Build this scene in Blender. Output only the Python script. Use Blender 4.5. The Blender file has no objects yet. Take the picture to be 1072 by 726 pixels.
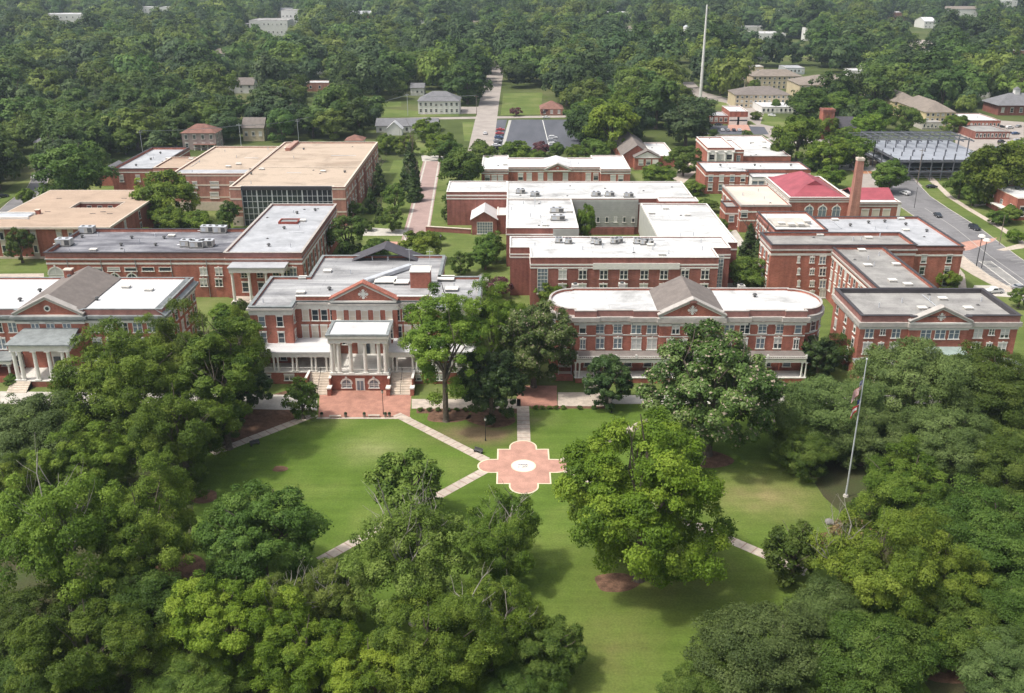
import bpy, math, random
import numpy as np
from mathutils import Vector, Matrix

R = math.radians
SC = bpy.context.scene
COL = SC.collection
# ------------------------------------------------------------------ camera
CAM_H = 88.0
FPX = 990.0            # focal length in photograph pixels (photograph 1072 wide)
TILT = R(22.33)
cam = bpy.data.cameras.new("camera")
camo = bpy.data.objects.new("camera", cam)
COL.objects.link(camo)
camo.location = (0, 0, CAM_H)
camo.rotation_euler = (R(90) - TILT, 0, 0)
cam.sensor_width = 36.0
cam.lens = 36.0 * FPX / 1072.0
cam.clip_start = 1.0
cam.clip_end = 12000
SC.camera = camo
# ------------------------------------------------------------------ sky, sun, exposure
world = bpy.data.worlds.new("World")
SC.world = world
world.use_nodes = True
wn = world.node_tree
wn.nodes.clear()
SUN_EL, SUN_AZ = R(60), R(-108)          # azimuth from +Y clockwise: the sun stands on the left, a little behind the camera
sky = wn.nodes.new("ShaderNodeTexSky")
sky.sky_type = 'NISHITA'
sky.sun_disc = False
sky.sun_elevation = SUN_EL
sky.sun_rotation = SUN_AZ
sky.dust_density = 5.0
sky.ozone_density = 0.6
sky.air_density = 1.0
bg = wn.nodes.new("ShaderNodeBackground")
bg.inputs[1].default_value = 0.15
wo = wn.nodes.new("ShaderNodeOutputWorld")
hz_ = wn.nodes.new("ShaderNodeHueSaturation")       # thin high cloud takes most of the blue out of the sky
hz_.inputs['Saturation'].default_value = 0.45
wn.links.new(sky.outputs[0], hz_.inputs['Color'])
wn.links.new(hz_.outputs[0], bg.inputs[0])
wn.links.new(bg.outputs[0], wo.inputs[0])
sun = bpy.data.lights.new("sun", 'SUN')
suno = bpy.data.objects.new("sun", sun)
COL.objects.link(suno)
sun.energy = 2.3
sun.angle = R(4.0)
sun.color = (1.0, 0.95, 0.86)
sdir = Vector((math.sin(SUN_AZ) * math.cos(SUN_EL), math.cos(SUN_AZ) * math.cos(SUN_EL), math.sin(SUN_EL)))
suno.rotation_euler = sdir.to_track_quat('Z', 'Y').to_euler()
SC.view_settings.view_transform = 'Standard'
SC.view_settings.look = 'None'
SC.view_settings.gamma = 1.0
SC.view_settings.exposure = 0.38
SC.view_settings.use_curve_mapping = False
SC.render.engine = 'CYCLES'
cy = SC.cycles
cy.max_bounces = 5
cy.diffuse_bounces = 3
cy.glossy_bounces = 2
cy.transmission_bounces = 2
cy.volume_bounces = 0
cy.transparent_max_bounces = 4
cy.caustics_reflective = False
cy.caustics_refractive = False
cy.use_adaptive_sampling = True
cy.adaptive_threshold = 0.02
cy.use_denoising = True
SC.render.use_persistent_data = False

CT, ST = math.cos(TILT), math.sin(TILT)

def G(px, py, z=0.0):
    """the point at height z seen at a pixel of the photograph"""
    dx = (px - 536) / FPX
    dy = (py - 363) / FPX
    t = (CAM_H - z) / (ST + dy * CT)
    return (dx * t, (CT - dy * ST) * t)

def depth_of(X, Y, Z):
    return Y * CT + (CAM_H - Z) * ST

def to_px(X, Y, Z):
    t = depth_of(X, Y, Z)
    return 536 + FPX * X / t, 363 + FPX * (((CAM_H - Z) * CT - Y * ST) / t)

def XatY(px, Y, z):
    return (px - 536) / FPX * depth_of(0, Y, z)

# ------------------------------------------------------------------ materials
def srgb(r, g, b):
    f = lambda c: (c / 255 / 12.92) if c / 255 <= 0.04045 else ((c / 255 + 0.055) / 1.055) ** 2.4
    return (f(r), f(g), f(b))

def mat(name, col, rough=0.8, metal=0.0, var=0.0, scale=0.5, col2=None, fine=0.0, fscale=6.0, stretch=None, spec=0.3, bump=0.0, contrast=(0.35, 0.65), seam=None, stain=0.0):
    m = bpy.data.materials.new(name)
    m.use_nodes = True
    nt = m.node_tree
    b = nt.nodes["Principled BSDF"]
    b.inputs['Roughness'].default_value = rough
    b.inputs['Metallic'].default_value = metal
    b.inputs['Specular IOR Level'].default_value = spec
    b.inputs['Base Color'].default_value = (*col, 1)
    if var or col2 or fine or seam or stain:
        tc = nt.nodes.new("ShaderNodeNewGeometry")
        mp = nt.nodes.new("ShaderNodeMapping")
        nt.links.new(tc.outputs['Position'], mp.inputs[0])
        if stretch: mp.inputs['Scale'].default_value = stretch
        n1 = nt.nodes.new("ShaderNodeTexNoise")
        n1.inputs['Scale'].default_value = scale
        n1.inputs['Detail'].default_value = 5
        n1.inputs['Roughness'].default_value = 0.6
        nt.links.new(mp.outputs[0], n1.inputs[0])
        cr = nt.nodes.new("ShaderNodeValToRGB")
        c2 = col2 if col2 else tuple(c * (1 - var) for c in col)
        c1 = col if col2 else tuple(min(1, c * (1 + var)) for c in col)
        cr.color_ramp.elements[0].position = contrast[0]
        cr.color_ramp.elements[1].position = contrast[1]
        cr.color_ramp.elements[0].color = (*c2, 1)
        cr.color_ramp.elements[1].color = (*c1, 1)
        nt.links.new(n1.outputs[0], cr.inputs[0])
        out = cr.outputs[0]
        if fine:
            n2 = nt.nodes.new("ShaderNodeTexNoise")
            n2.inputs['Scale'].default_value = fscale
            n2.inputs['Detail'].default_value = 3
            nt.links.new(tc.outputs['Position'], n2.inputs[0])
            mr = nt.nodes.new("ShaderNodeMapRange")
            mr.inputs[1].default_value = 0.3
            mr.inputs[2].default_value = 0.7
            mr.inputs[3].default_value = 1 - fine
            mr.inputs[4].default_value = 1 + fine
            nt.links.new(n2.outputs[0], mr.inputs[0])
            mx = nt.nodes.new("ShaderNodeVectorMath")
            mx.operation = 'SCALE'
            nt.links.new(out, mx.inputs[0])
            nt.links.new(mr.outputs[0], mx.inputs['Scale'])
            out = mx.outputs[0]
        if stain:
            n3 = nt.nodes.new("ShaderNodeTexNoise"); n3.inputs['Scale'].default_value = 0.09; n3.inputs['Detail'].default_value = 9; n3.inputs['Roughness'].default_value = 0.72; n3.inputs['Distortion'].default_value = 0.8
            nt.links.new(tc.outputs['Position'], n3.inputs[0])
            r3 = nt.nodes.new("ShaderNodeMapRange"); r3.inputs[1].default_value = 0.50; r3.inputs[2].default_value = 0.66; r3.inputs[3].default_value = 1.0; r3.inputs[4].default_value = 1 - stain
            nt.links.new(n3.outputs[0], r3.inputs[0])
            x3 = nt.nodes.new("ShaderNodeVectorMath"); x3.operation = 'SCALE'
            nt.links.new(out, x3.inputs[0]); nt.links.new(r3.outputs[0], x3.inputs['Scale']); out = x3.outputs[0]
        if seam:
            bt = nt.nodes.new("ShaderNodeTexBrick"); bt.inputs['Scale'].default_value = 1.0
            bt.inputs['Brick Width'].default_value = seam[0]; bt.inputs['Row Height'].default_value = seam[1]; bt.inputs['Mortar Size'].default_value = seam[2]; bt.inputs['Mortar Smooth'].default_value = 0.3
            bt.inputs['Color1'].default_value = (1, 1, 1, 1); bt.inputs['Color2'].default_value = (0.93, 0.93, 0.93, 1); bt.inputs['Mortar'].default_value = (seam[3], seam[3], seam[3], 1)
            nt.links.new(tc.outputs['Position'], bt.inputs[0])
            x4 = nt.nodes.new("ShaderNodeVectorMath"); x4.operation = 'MULTIPLY'
            nt.links.new(out, x4.inputs[0]); nt.links.new(bt.outputs[0], x4.inputs[1]); out = x4.outputs[0]
        nt.links.new(out, b.inputs['Base Color'])
        if bump:
            bp = nt.nodes.new("ShaderNodeBump")
            bp.inputs['Strength'].default_value = bump
            bp.inputs['Distance'].default_value = 0.3
            nt.links.new(n1.outputs[0], bp.inputs['Height'])
            nt.links.new(bp.outputs[0], b.inputs['Normal'])
    return m

def brick_mat(name, c1, c2, mortar):
    m = bpy.data.materials.new(name)
    m.use_nodes = True
    nt = m.node_tree
    b = nt.nodes["Principled BSDF"]
    b.inputs['Roughness'].default_value = 0.85
    b.inputs['Specular IOR Level'].default_value = 0.2
    ge = nt.nodes.new("ShaderNodeNewGeometry")
    sx = nt.nodes.new("ShaderNodeSeparateXYZ")
    nt.links.new(ge.outputs['Position'], sx.inputs[0])
    ad = nt.nodes.new("ShaderNodeMath"); ad.operation = 'ADD'
    nt.links.new(sx.outputs[0], ad.inputs[0]); nt.links.new(sx.outputs[1], ad.inputs[1])
    cb = nt.nodes.new("ShaderNodeCombineXYZ")
    nt.links.new(ad.outputs[0], cb.inputs[0]); nt.links.new(sx.outputs[2], cb.inputs[1])
    br = nt.nodes.new("ShaderNodeTexBrick")
    br.inputs['Scale'].default_value = 1.0
    br.inputs['Brick Width'].default_value = 0.5
    br.inputs['Row Height'].default_value = 0.22
    br.inputs['Mortar Size'].default_value = 0.015
    br.inputs['Color1'].default_value = (*c1, 1)
    br.inputs['Color2'].default_value = (*c2, 1)
    br.inputs['Mortar'].default_value = (*mortar, 1)
    nt.links.new(cb.outputs[0], br.inputs[0])
    n = nt.nodes.new("ShaderNodeTexNoise")
    n.inputs['Scale'].default_value = 0.25
    n.inputs['Detail'].default_value = 6
    n.inputs['Roughness'].default_value = 0.7
    nt.links.new(ge.outputs['Position'], n.inputs[0])
    mr = nt.nodes.new("ShaderNodeMapRange")
    mr.inputs[1].default_value = 0.3; mr.inputs[2].default_value = 0.7
    mr.inputs[3].default_value = 0.78; mr.inputs[4].default_value = 1.18
    nt.links.new(n.outputs[0], mr.inputs[0])
    v = nt.nodes.new("ShaderNodeVectorMath"); v.operation = 'SCALE'
    nt.links.new(br.outputs[0], v.inputs[0]); nt.links.new(mr.outputs[0], v.inputs['Scale'])
    ms = nt.nodes.new("ShaderNodeMapping"); ms.inputs['Scale'].default_value = (0.9, 0.9, 0.10)
    nt.links.new(ge.outputs['Position'], ms.inputs[0])
    n2 = nt.nodes.new("ShaderNodeTexNoise"); n2.inputs['Scale'].default_value = 1.0; n2.inputs['Detail'].default_value = 5
    nt.links.new(ms.outputs[0], n2.inputs[0])
    m2 = nt.nodes.new("ShaderNodeMapRange"); m2.inputs[1].default_value = 0.35; m2.inputs[2].default_value = 0.68; m2.inputs[3].default_value = 1.12; m2.inputs[4].default_value = 0.80
    nt.links.new(n2.outputs[0], m2.inputs[0])
    v2 = nt.nodes.new("ShaderNodeVectorMath"); v2.operation = 'SCALE'
    nt.links.new(v.outputs[0], v2.inputs[0]); nt.links.new(m2.outputs[0], v2.inputs['Scale'])
    nt.links.new(v2.outputs[0], b.inputs['Base Color'])
    return m

M = {}
M['brick'] = brick_mat("red_brick", (0.42, 0.145, 0.10), (0.325, 0.105, 0.073), (0.36, 0.22, 0.17))
M['brick_dark'] = brick_mat("dark_red_brick", (0.30, 0.115, 0.09), (0.25, 0.092, 0.072), (0.28, 0.16, 0.135))
M['brick_pink'] = brick_mat("pink_brick", (0.45, 0.215, 0.165), (0.38, 0.175, 0.13), (0.42, 0.27, 0.22))
M['parapet'] = mat("parapet_brick", (0.30, 0.15, 0.13), 0.85, var=0.18, scale=0.6, fine=0.12)
M['cornice_grey'] = mat("grey_cornice", (0.42, 0.39, 0.36), 0.7, var=0.12, scale=0.8)
M['trim'] = mat("white_trim", (0.72, 0.70, 0.65), 0.55, var=0.07, scale=1.2)
M['stone'] = mat("limestone", (0.62, 0.54, 0.45), 0.8, var=0.1, scale=0.9)
M['white_roof'] = mat("white_membrane", (0.66, 0.66, 0.65), 0.6, col2=(0.42, 0.42, 0.41), scale=0.13, fine=0.05, fscale=2.5, contrast=(0.28, 0.5), stretch=(0.35, 1, 1), seam=(22, 2.6, .06, .62), stain=.38)
M['bright_roof'] = mat("clean_white_membrane", (0.66, 0.66, 0.66), 0.5, var=0.05, scale=0.3, fine=0.03, seam=(26, 3.0, .05, .72), stain=.16)
M['grey_roof'] = mat("weathered_grey_membrane", (0.46, 0.46, 0.46), 0.7, col2=(0.17, 0.17, 0.18), scale=0.22, fine=0.10, fscale=3, contrast=(0.3, 0.62), stretch=(0.16, 1.3, 1), seam=(30, 1.5, .06, .6), stain=.3)
M['dull_roof'] = mat("dull_grey_roof", (0.38, 0.37, 0.35), 0.8, col2=(0.26, 0.25, 0.24), scale=0.2, fine=0.08, fscale=3, seam=(14, 1.6, .05, .75), stain=.25)
M['silver_roof'] = mat("pale_grey_membrane", (0.50, 0.51, 0.53), 0.6, col2=(0.37, 0.38, 0.40), scale=0.2, fine=0.06, fscale=2.5, seam=(20, 2.2, .05, .8), stain=.25)
M['streak_roof'] = mat("streaked_slate_grey_roof", (0.31, 0.31, 0.33), 0.6, col2=(0.11, 0.11, 0.13), scale=0.25, fine=0.12, fscale=3, contrast=(0.36, 0.62), stretch=(0.35, 1.2, 1), seam=(12, 1.4, .06, .7), stain=.35)
M['tan_roof'] = mat("tan_gravel_roof", (0.46, 0.345, 0.26), 0.95, col2=(0.38, 0.285, 0.215), scale=0.12, fine=0.08, fscale=2, contrast=(0.25, 0.55), stain=.15, seam=(9, 1.2, .03, .9))
M['tan_roof_pale'] = mat("pale_gravel_roof", (0.48, 0.385, 0.30), 0.95, col2=(0.30, 0.23, 0.17), scale=0.09, stain=.25, fine=0.07, fscale=2, contrast=(0.26, 0.5), stretch=(0.4, 1, 1))
M['red_metal'] = mat("red_metal_roof", (0.36, 0.085, 0.105), 0.5, var=0.14, scale=0.3, fine=.06, seam=(60, .6, .04, .75), stain=.15)
M['shingle'] = mat("grey_brown_shingle", (0.19, 0.165, 0.15), 0.9, var=0.12, scale=0.6, fine=0.15, fscale=5)
M['shingle_grey'] = mat("grey_shingle", (0.18, 0.18, 0.19), 0.9, var=0.12, scale=0.5, fine=0.15, fscale=4)
M['shingle_tan'] = mat("tan_shingle", (0.23, 0.195, 0.165), 0.9, var=0.12, scale=0.4, fine=0.1, fscale=3)
M['shingle_red'] = mat("rust_shingle", (0.22, 0.115, 0.09), 0.9, var=0.2, scale=0.5, fine=0.12, fscale=4)
M['dark_metal'] = mat("dark_metal_cap", (0.06, 0.055, 0.06), 0.5, var=0.1)
M['slate_dark'] = mat("dark_slate_roof", (0.075, 0.07, 0.08), 0.6, var=0.15, scale=0.7)
M['lead'] = mat("weathered_metal_roof", (0.23, 0.25, 0.25), 0.6, var=0.2, scale=0.6, fine=0.08, fscale=4)
M['copper'] = mat("greenish_metal_roof", (0.30, 0.37, 0.34), 0.55, var=0.12, scale=0.7)
M['clad'] = mat("grey_green_cladding", (0.42, 0.42, 0.385), 0.7, var=0.08, scale=0.5)
M['glass'] = mat("dark_glass", (0.035, 0.045, 0.055), 0.12, spec=0.8)
M['glass_blue'] = mat("sky_tinted_glass", (0.16, 0.20, 0.24), 0.2, spec=0.8)
M['blind'] = mat("closed_blind", (0.55, 0.55, 0.52), 0.7)
M['cream_shutter'] = mat("cream_boarded_window", (0.62, 0.55, 0.46), 0.8)
M['black'] = mat("black_iron", (0.02, 0.02, 0.022), 0.5)
M['hvac'] = mat("beige_metal_casing", (0.50, 0.48, 0.44), 0.6, var=0.12, scale=1.5)
M['hvac_dark'] = mat("vent_grille", (0.09, 0.09, 0.09), 0.6)
M['steel'] = mat("primed_steel", (0.13, 0.135, 0.155), 0.6, var=0.1)
M['galv'] = mat("galvanised_steel", (0.55, 0.57, 0.60), 0.45, metal=0.2, var=0.1)
M['deck'] = mat("metal_floor_deck", (0.32, 0.34, 0.38), 0.5, var=0.12, scale=0.3)
M['concrete'] = mat("concrete", (0.50, 0.47, 0.42), 0.9, var=0.12, scale=0.4, fine=0.08, fscale=3)
M['slab'] = mat("pale_paving_slab", (0.50, 0.43, 0.36), 0.9, var=0.16, stain=.2, scale=0.8, fine=0.08, fscale=4)
M['paver_band'] = mat("brick_paver_band", (0.34, 0.24, 0.20), 0.9, var=0.15)
M['pave_brick'] = mat("brick_paving", (0.42, 0.215, 0.16), 0.9, var=0.16, scale=0.5, fine=0.14, fscale=5, stain=.25)
M['pave_pink'] = mat("pink_brick_paving", (0.48, 0.27, 0.21), 0.9, var=0.14, scale=0.5, fine=0.12, fscale=5, stain=.15)
M['mall_brick'] = mat("mauve_brick_street", (0.36, 0.26, 0.235), 0.9, var=0.1, scale=0.25, fine=0.1, fscale=3)
M['cream_stone'] = mat("cream_edging", (0.72, 0.62, 0.45), 0.8, var=0.06)
M['pale_disc'] = mat("pale_stone_disc", (0.76, 0.68, 0.58), 0.8, var=0.05)
M['ink'] = mat("grey_lettering", (0.20, 0.22, 0.28), 0.8)
M['asphalt'] = mat("worn_asphalt", (0.20, 0.195, 0.20), 0.9, stain=.3, var=0.14, scale=0.1, fine=0.08, fscale=2, stretch=(1, 0.3, 1))
M['asphalt_lot'] = mat("car_park_asphalt", (0.115, 0.12, 0.14), 0.9, col2=(0.085, 0.09, 0.105), scale=0.12, fine=0.06, fscale=2, stretch=(1, 0.2, 1))
M['road_pale'] = mat("sun_bleached_road", (0.35, 0.31, 0.28), 0.9, var=0.12, scale=0.15, fine=0.1, fscale=1.5)
M['paint'] = mat("white_road_paint", (0.68, 0.67, 0.63), 0.8)
M['paint_worn'] = mat("worn_road_paint", (0.42, 0.41, 0.38), 0.8)
M['soil'] = mat("red_brown_mulch", (0.15, 0.085, 0.055), 1.0, var=0.35, scale=0.9, fine=0.25, fscale=5)
M['clay'] = mat("orange_clay", (0.42, 0.20, 0.11), 1.0, var=0.25, scale=0.3, fine=0.1, fscale=2)
M['rock'] = mat("grey_rock", (0.20, 0.19, 0.18), 0.95, var=0.25, scale=1.5)
M['bark'] = mat("grey_brown_bark", (0.13, 0.105, 0.085), 0.95, var=0.3, scale=2.0)
M['bark_pale'] = mat("bleached_bare_wood", (0.30, 0.275, 0.24), 0.9, var=0.2, scale=2.0)
M['white_car'] = mat("white_car_paint", (0.72, 0.72, 0.72), 0.3, spec=0.6)
M['dark_car'] = mat("dark_car_paint", (0.03, 0.035, 0.045), 0.25, spec=0.6)
M['red_car'] = mat("red_car_paint", (0.45, 0.03, 0.04), 0.3, spec=0.6)
M['blue_car'] = mat("blue_car_paint", (0.06, 0.11, 0.24), 0.3, spec=0.6)
M['silver_car'] = mat("silver_car_paint", (0.42, 0.43, 0.45), 0.3, metal=0.3, spec=0.6)
M['tyre'] = mat("rubber", (0.02, 0.02, 0.02), 0.9)
M['cream_wall'] = mat("cream_render", (0.55, 0.46, 0.32), 0.85, var=0.08, scale=0.4)
M['yellow_wall'] = mat("yellow_siding", (0.62, 0.52, 0.30), 0.85, var=0.06, scale=0.4)
M['white_wall'] = mat("white_siding", (0.70, 0.69, 0.66), 0.7, var=0.05, scale=0.6)
M['mauve_wall'] = mat("dusty_pink_siding", (0.40, 0.32, 0.30), 0.8, var=0.08, scale=0.5)
M['flag_red'] = mat("red_cloth", (0.42, 0.05, 0.05), 0.8)
M['flag_white'] = mat("white_cloth", (0.70, 0.68, 0.66), 0.8)
M['flag_blue'] = mat("navy_cloth", (0.04, 0.05, 0.16), 0.8)
M['rust'] = mat("rusty_red_paint", (0.30, 0.07, 0.05), 0.7, var=0.2)
M['wood'] = mat("weathered_pole_wood", (0.20, 0.16, 0.13), 0.9, var=0.15)

def lawn_mat(name, a, b, c, spots=(), sc=0.06, stripe=0.0):
    m = bpy.data.materials.new(name)
    m.use_nodes = True
    nt = m.node_tree
    bs = nt.nodes["Principled BSDF"]
    bs.inputs['Roughness'].default_value = 0.95
    bs.inputs['Specular IOR Level'].default_value = 0.1
    ge = nt.nodes.new("ShaderNodeNewGeometry")
    n1 = nt.nodes.new("ShaderNodeTexNoise"); n1.inputs['Scale'].default_value = sc; n1.inputs['Detail'].default_value = 8; n1.inputs['Roughness'].default_value = 0.62
    nt.links.new(ge.outputs['Position'], n1.inputs[0])
    cr = nt.nodes.new("ShaderNodeValToRGB")
    cr.color_ramp.elements[0].position = 0.3; cr.color_ramp.elements[0].color = (*a, 1)
    cr.color_ramp.elements[1].position = 0.72; cr.color_ramp.elements[1].color = (*c, 1)
    e = cr.color_ramp.elements.new(0.5); e.color = (*b, 1)
    nt.links.new(n1.outputs[0], cr.inputs[0])
    out = cr.outputs[0]
    for (sx_, sy_, rx, ry, colr, amt) in spots:
        mp = nt.nodes.new("ShaderNodeMapping")
        mp.inputs['Location'].default_value = (-sx_ / rx, -sy_ / ry, 0)
        mp.inputs['Scale'].default_value = (1 / rx, 1 / ry, 0)
        nt.links.new(ge.outputs['Position'], mp.inputs[0])
        gr = nt.nodes.new("ShaderNodeTexGradient"); gr.gradient_type = 'QUADRATIC_SPHERE'
        nt.links.new(mp.outputs[0], gr.inputs[0])
        mu = nt.nodes.new("ShaderNodeMath"); mu.operation = 'MULTIPLY'
        n3 = nt.nodes.new("ShaderNodeTexNoise"); n3.inputs['Scale'].default_value = 0.25; n3.inputs['Detail'].default_value = 6
        nt.links.new(ge.outputs['Position'], n3.inputs[0])
        nt.links.new(n3.outputs[0], mu.inputs[0]); nt.links.new(gr.outputs[1], mu.inputs[1])
        m2 = nt.nodes.new("ShaderNodeMath"); m2.operation = 'MULTIPLY'; m2.use_clamp = True
        m2.inputs[1].default_value = amt * 4
        nt.links.new(mu.outputs[0], m2.inputs[0])
        mx = nt.nodes.new("ShaderNodeMix"); mx.data_type = 'RGBA'
        nt.links.new(m2.outputs[0], mx.inputs[0])
        nt.links.new(out, mx.inputs[6]); mx.inputs[7].default_value = (*colr, 1)
        out = mx.outputs[2]
    n2 = nt.nodes.new("ShaderNodeTexNoise"); n2.inputs['Scale'].default_value = 3.0; n2.inputs['Detail'].default_value = 4
    nt.links.new(ge.outputs['Position'], n2.inputs[0])
    mr = nt.nodes.new("ShaderNodeMapRange"); mr.inputs[1].default_value = 0.3; mr.inputs[2].default_value = 0.7; mr.inputs[3].default_value = 0.82; mr.inputs[4].default_value = 1.18
    nt.links.new(n2.outputs[0], mr.inputs[0])
    v = nt.nodes.new("ShaderNodeVectorMath"); v.operation = 'SCALE'
    nt.links.new(out, v.inputs[0]); nt.links.new(mr.outputs[0], v.inputs['Scale'])
    out = v.outputs[0]
    mw = nt.nodes.new("ShaderNodeMapping"); mw.inputs['Scale'].default_value = (0.05, 0.55, 1); mw.inputs['Rotation'].default_value = (0, 0, 0.35)
    nt.links.new(ge.outputs['Position'], mw.inputs[0])
    n5 = nt.nodes.new("ShaderNodeTexNoise"); n5.inputs['Scale'].default_value = 1.0; n5.inputs['Detail'].default_value = 4; n5.inputs['Distortion'].default_value = .4
    nt.links.new(mw.outputs[0], n5.inputs[0])
    n6 = nt.nodes.new("ShaderNodeTexNoise"); n6.inputs['Scale'].default_value = 0.7; n6.inputs['Detail'].default_value = 8; n6.inputs['Roughness'].default_value = .75
    nt.links.new(ge.outputs['Position'], n6.inputs[0])
    am = nt.nodes.new("ShaderNodeMath"); am.operation = 'ADD'; nt.links.new(n5.outputs[0], am.inputs[0]); nt.links.new(n6.outputs[0], am.inputs[1])
    m5 = nt.nodes.new("ShaderNodeMapRange"); m5.inputs[1].default_value = 0.75; m5.inputs[2].default_value = 1.25; m5.inputs[3].default_value = 0.87; m5.inputs[4].default_value = 1.13
    nt.links.new(am.outputs[0], m5.inputs[0])
    v5 = nt.nodes.new("ShaderNodeVectorMath"); v5.operation = 'SCALE'
    nt.links.new(out, v5.inputs[0]); nt.links.new(m5.outputs[0], v5.inputs['Scale'])
    nt.links.new(v5.outputs[0], bs.inputs['Base Color'])
    return m

# ------------------------------------------------------------------ object helpers
def tag(o, label=None, cat=None, group=None, kind=None):
    if label: o['label'] = label
    if cat: o['category'] = cat
    if group: o['group'] = group
    if kind: o['kind'] = kind
    return o

def thing(name, label, cat, loc=(0, 0, 0), rz=0.0, group=None):
    o = bpy.data.objects.new(name, None)
    o.empty_display_size = 0.5
    COL.objects.link(o)
    o.location = loc
    o.rotation_euler = (0, 0, rz)
    return tag(o, label, cat, group)

def link_mesh(name, me, parent=None, loc=(0, 0, 0), rz=0.0):
    o = bpy.data.objects.new(name, me)
    COL.objects.link(o)
    o.parent = parent
    o.location = loc
    o.rotation_euler = (0, 0, rz)
    return o

class MB:
    def __init__(s):
        s.v, s.f, s.mi, s.mats = [], [], [], []
    def _m(s, m):
        if m not in s.mats: s.mats.append(m)
        return s.mats.index(m)
    def add(s, vs, fs, m=None):
        k = len(s.v)
        s.v += [tuple(p) for p in vs]
        i = s._m(m) if m else 0
        for f in fs:
            s.f.append(tuple(k + a for a in f)); s.mi.append(i)
        return s
    def box(s, x0, y0, z0, x1, y1, z1, m=None):
        vs = [(x0, y0, z0), (x1, y0, z0), (x1, y1, z0), (x0, y1, z0), (x0, y0, z1), (x1, y0, z1), (x1, y1, z1), (x0, y1, z1)]
        return s.add(vs, [(0, 3, 2, 1), (4, 5, 6, 7), (0, 1, 5, 4), (1, 2, 6, 5), (2, 3, 7, 6), (3, 0, 4, 7)], m)
    def poly(s, pts, z, m=None):
        return s.add([(p[0], p[1], z) for p in pts], [tuple(range(len(pts)))], m)
    def prism(s, pts, z0, z1, m=None, top=True, bottom=False):
        n = len(pts)
        vs = [(p[0], p[1], z0) for p in pts] + [(p[0], p[1], z1) for p in pts]
        fs = [(i, (i + 1) % n, n + (i + 1) % n, n + i) for i in range(n)]
        if top: fs.append(tuple(range(n, 2 * n)))
        if bottom: fs.append(tuple(range(n - 1, -1, -1)))
        return s.add(vs, fs, m)
    def tube(s, p0, p1, r0, r1=None, n=8, m=None, caps=True):
        r1 = r0 if r1 is None else r1
        a, b = Vector(p0), Vector(p1)
        d = (b - a).normalized()
        u = d.orthogonal().normalized(); w = d.cross(u)
        vs = []
        for c, r in ((a, r0), (b, r1)):
            for i in range(n):
                t = 2 * math.pi * i / n
                vs.append(tuple(c + (u * math.cos(t) + w * math.sin(t)) * r))
        fs = [(i, (i + 1) % n, n + (i + 1) % n, n + i) for i in range(n)]
        if caps: fs += [tuple(range(n - 1, -1, -1)), tuple(range(n, 2 * n))]
        return s.add(vs, fs, m)
    def sphere(s, c, r, m=None, nu=10, nv=6, sz=1.0):
        vs, fs = [], []
        for j in range(nv + 1):
            ph = math.pi * j / nv
            for i in range(nu):
                th = 2 * math.pi * i / nu
                vs.append((c[0] + r * math.sin(ph) * math.cos(th), c[1] + r * math.sin(ph) * math.sin(th), c[2] + r * sz * math.cos(ph)))
        for j in range(nv):
            for i in range(nu):
                a, b = j * nu + i, j * nu + (i + 1) % nu
                fs.append((a, a + nu, b + nu, b))
        return s.add(vs, fs, m)
    def ring(s, pts, out, inn, z0, z1, m=None):
        """a closed band round a polygon: from out metres outside its edge to inn metres inside"""
        A, B = offset(pts, out), offset(pts, -inn)
        n = len(pts)
        vs = [(p[0], p[1], z0) for p in A] + [(p[0], p[1], z1) for p in A] + [(p[0], p[1], z0) for p in B] + [(p[0], p[1], z1) for p in B]
        fs = []
        for i in range(n):
            j = (i + 1) % n
            fs += [(i, j, n + j, n + i), (2 * n + j, 2 * n + i, 3 * n + i, 3 * n + j), (n + i, n + j, 3 * n + j, 3 * n + i), (j, i, 2 * n + i, 2 * n + j)]
        return s.add(vs, fs, m)
    def mesh(s, name):
        me = bpy.data.meshes.new(name)
        me.from_pydata(s.v, [], s.f)
        for m in s.mats: me.materials.append(m)
        if len(s.mats) > 1: me.polygons.foreach_set('material_index', s.mi)
        me.update()
        return me
    def build(s, name, parent=None, loc=(0, 0, 0), rz=0.0, smooth=False):
        me = s.mesh(name)
        if smooth: me.polygons.foreach_set('use_smooth', [True] * len(me.polygons))
        return link_mesh(name, me, parent, loc, rz)

def offset(pts, d):
    """offset a CCW polygon outward by d with mitred corners"""
    n = len(pts); out = []
    for i in range(n):
        p0, p1, p2 = pts[i - 1], pts[i], pts[(i + 1) % n]
        a = Vector((p1[0] - p0[0], p1[1] - p0[1])).normalized()
        b = Vector((p2[0] - p1[0], p2[1] - p1[1])).normalized()
        na, nb = Vector((a.y, -a.x)), Vector((b.y, -b.x))
        m = na + nb
        k = 1 + na.dot(nb)
        if k < 0.15: k = 0.15
        m = m / k
        out.append((p1[0] + m.x * d, p1[1] + m.y * d))
    return out

def rect(x0, y0, x1, y1): return [(x0, y0), (x1, y0), (x1, y1), (x0, y1)]

def sheet(name, pts, z, m, kind='structure', th=None):
    b = MB()
    b.poly(pts, z, m)
    return tag(b.build(name), kind=kind)

def gpoly(px): return [G(x, y) for x, y in px]

def ccw(pts):
    a = sum(pts[i - 1][0] * pts[i][1] - pts[i][0] * pts[i - 1][1] for i in range(len(pts)))
    return pts if a > 0 else pts[::-1]

FOOT = []      # footprints trees must keep clear of
# ------------------------------------------------------------------ ground, lawns, roads
def strip(p, q, w, z, m):
    a, b = Vector(p), Vector(q)
    d = (b - a).normalized(); n = Vector((-d.y, d.x)) * w / 2
    return [tuple(a - n), tuple(b - n), tuple(b + n), tuple(a + n)]

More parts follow.
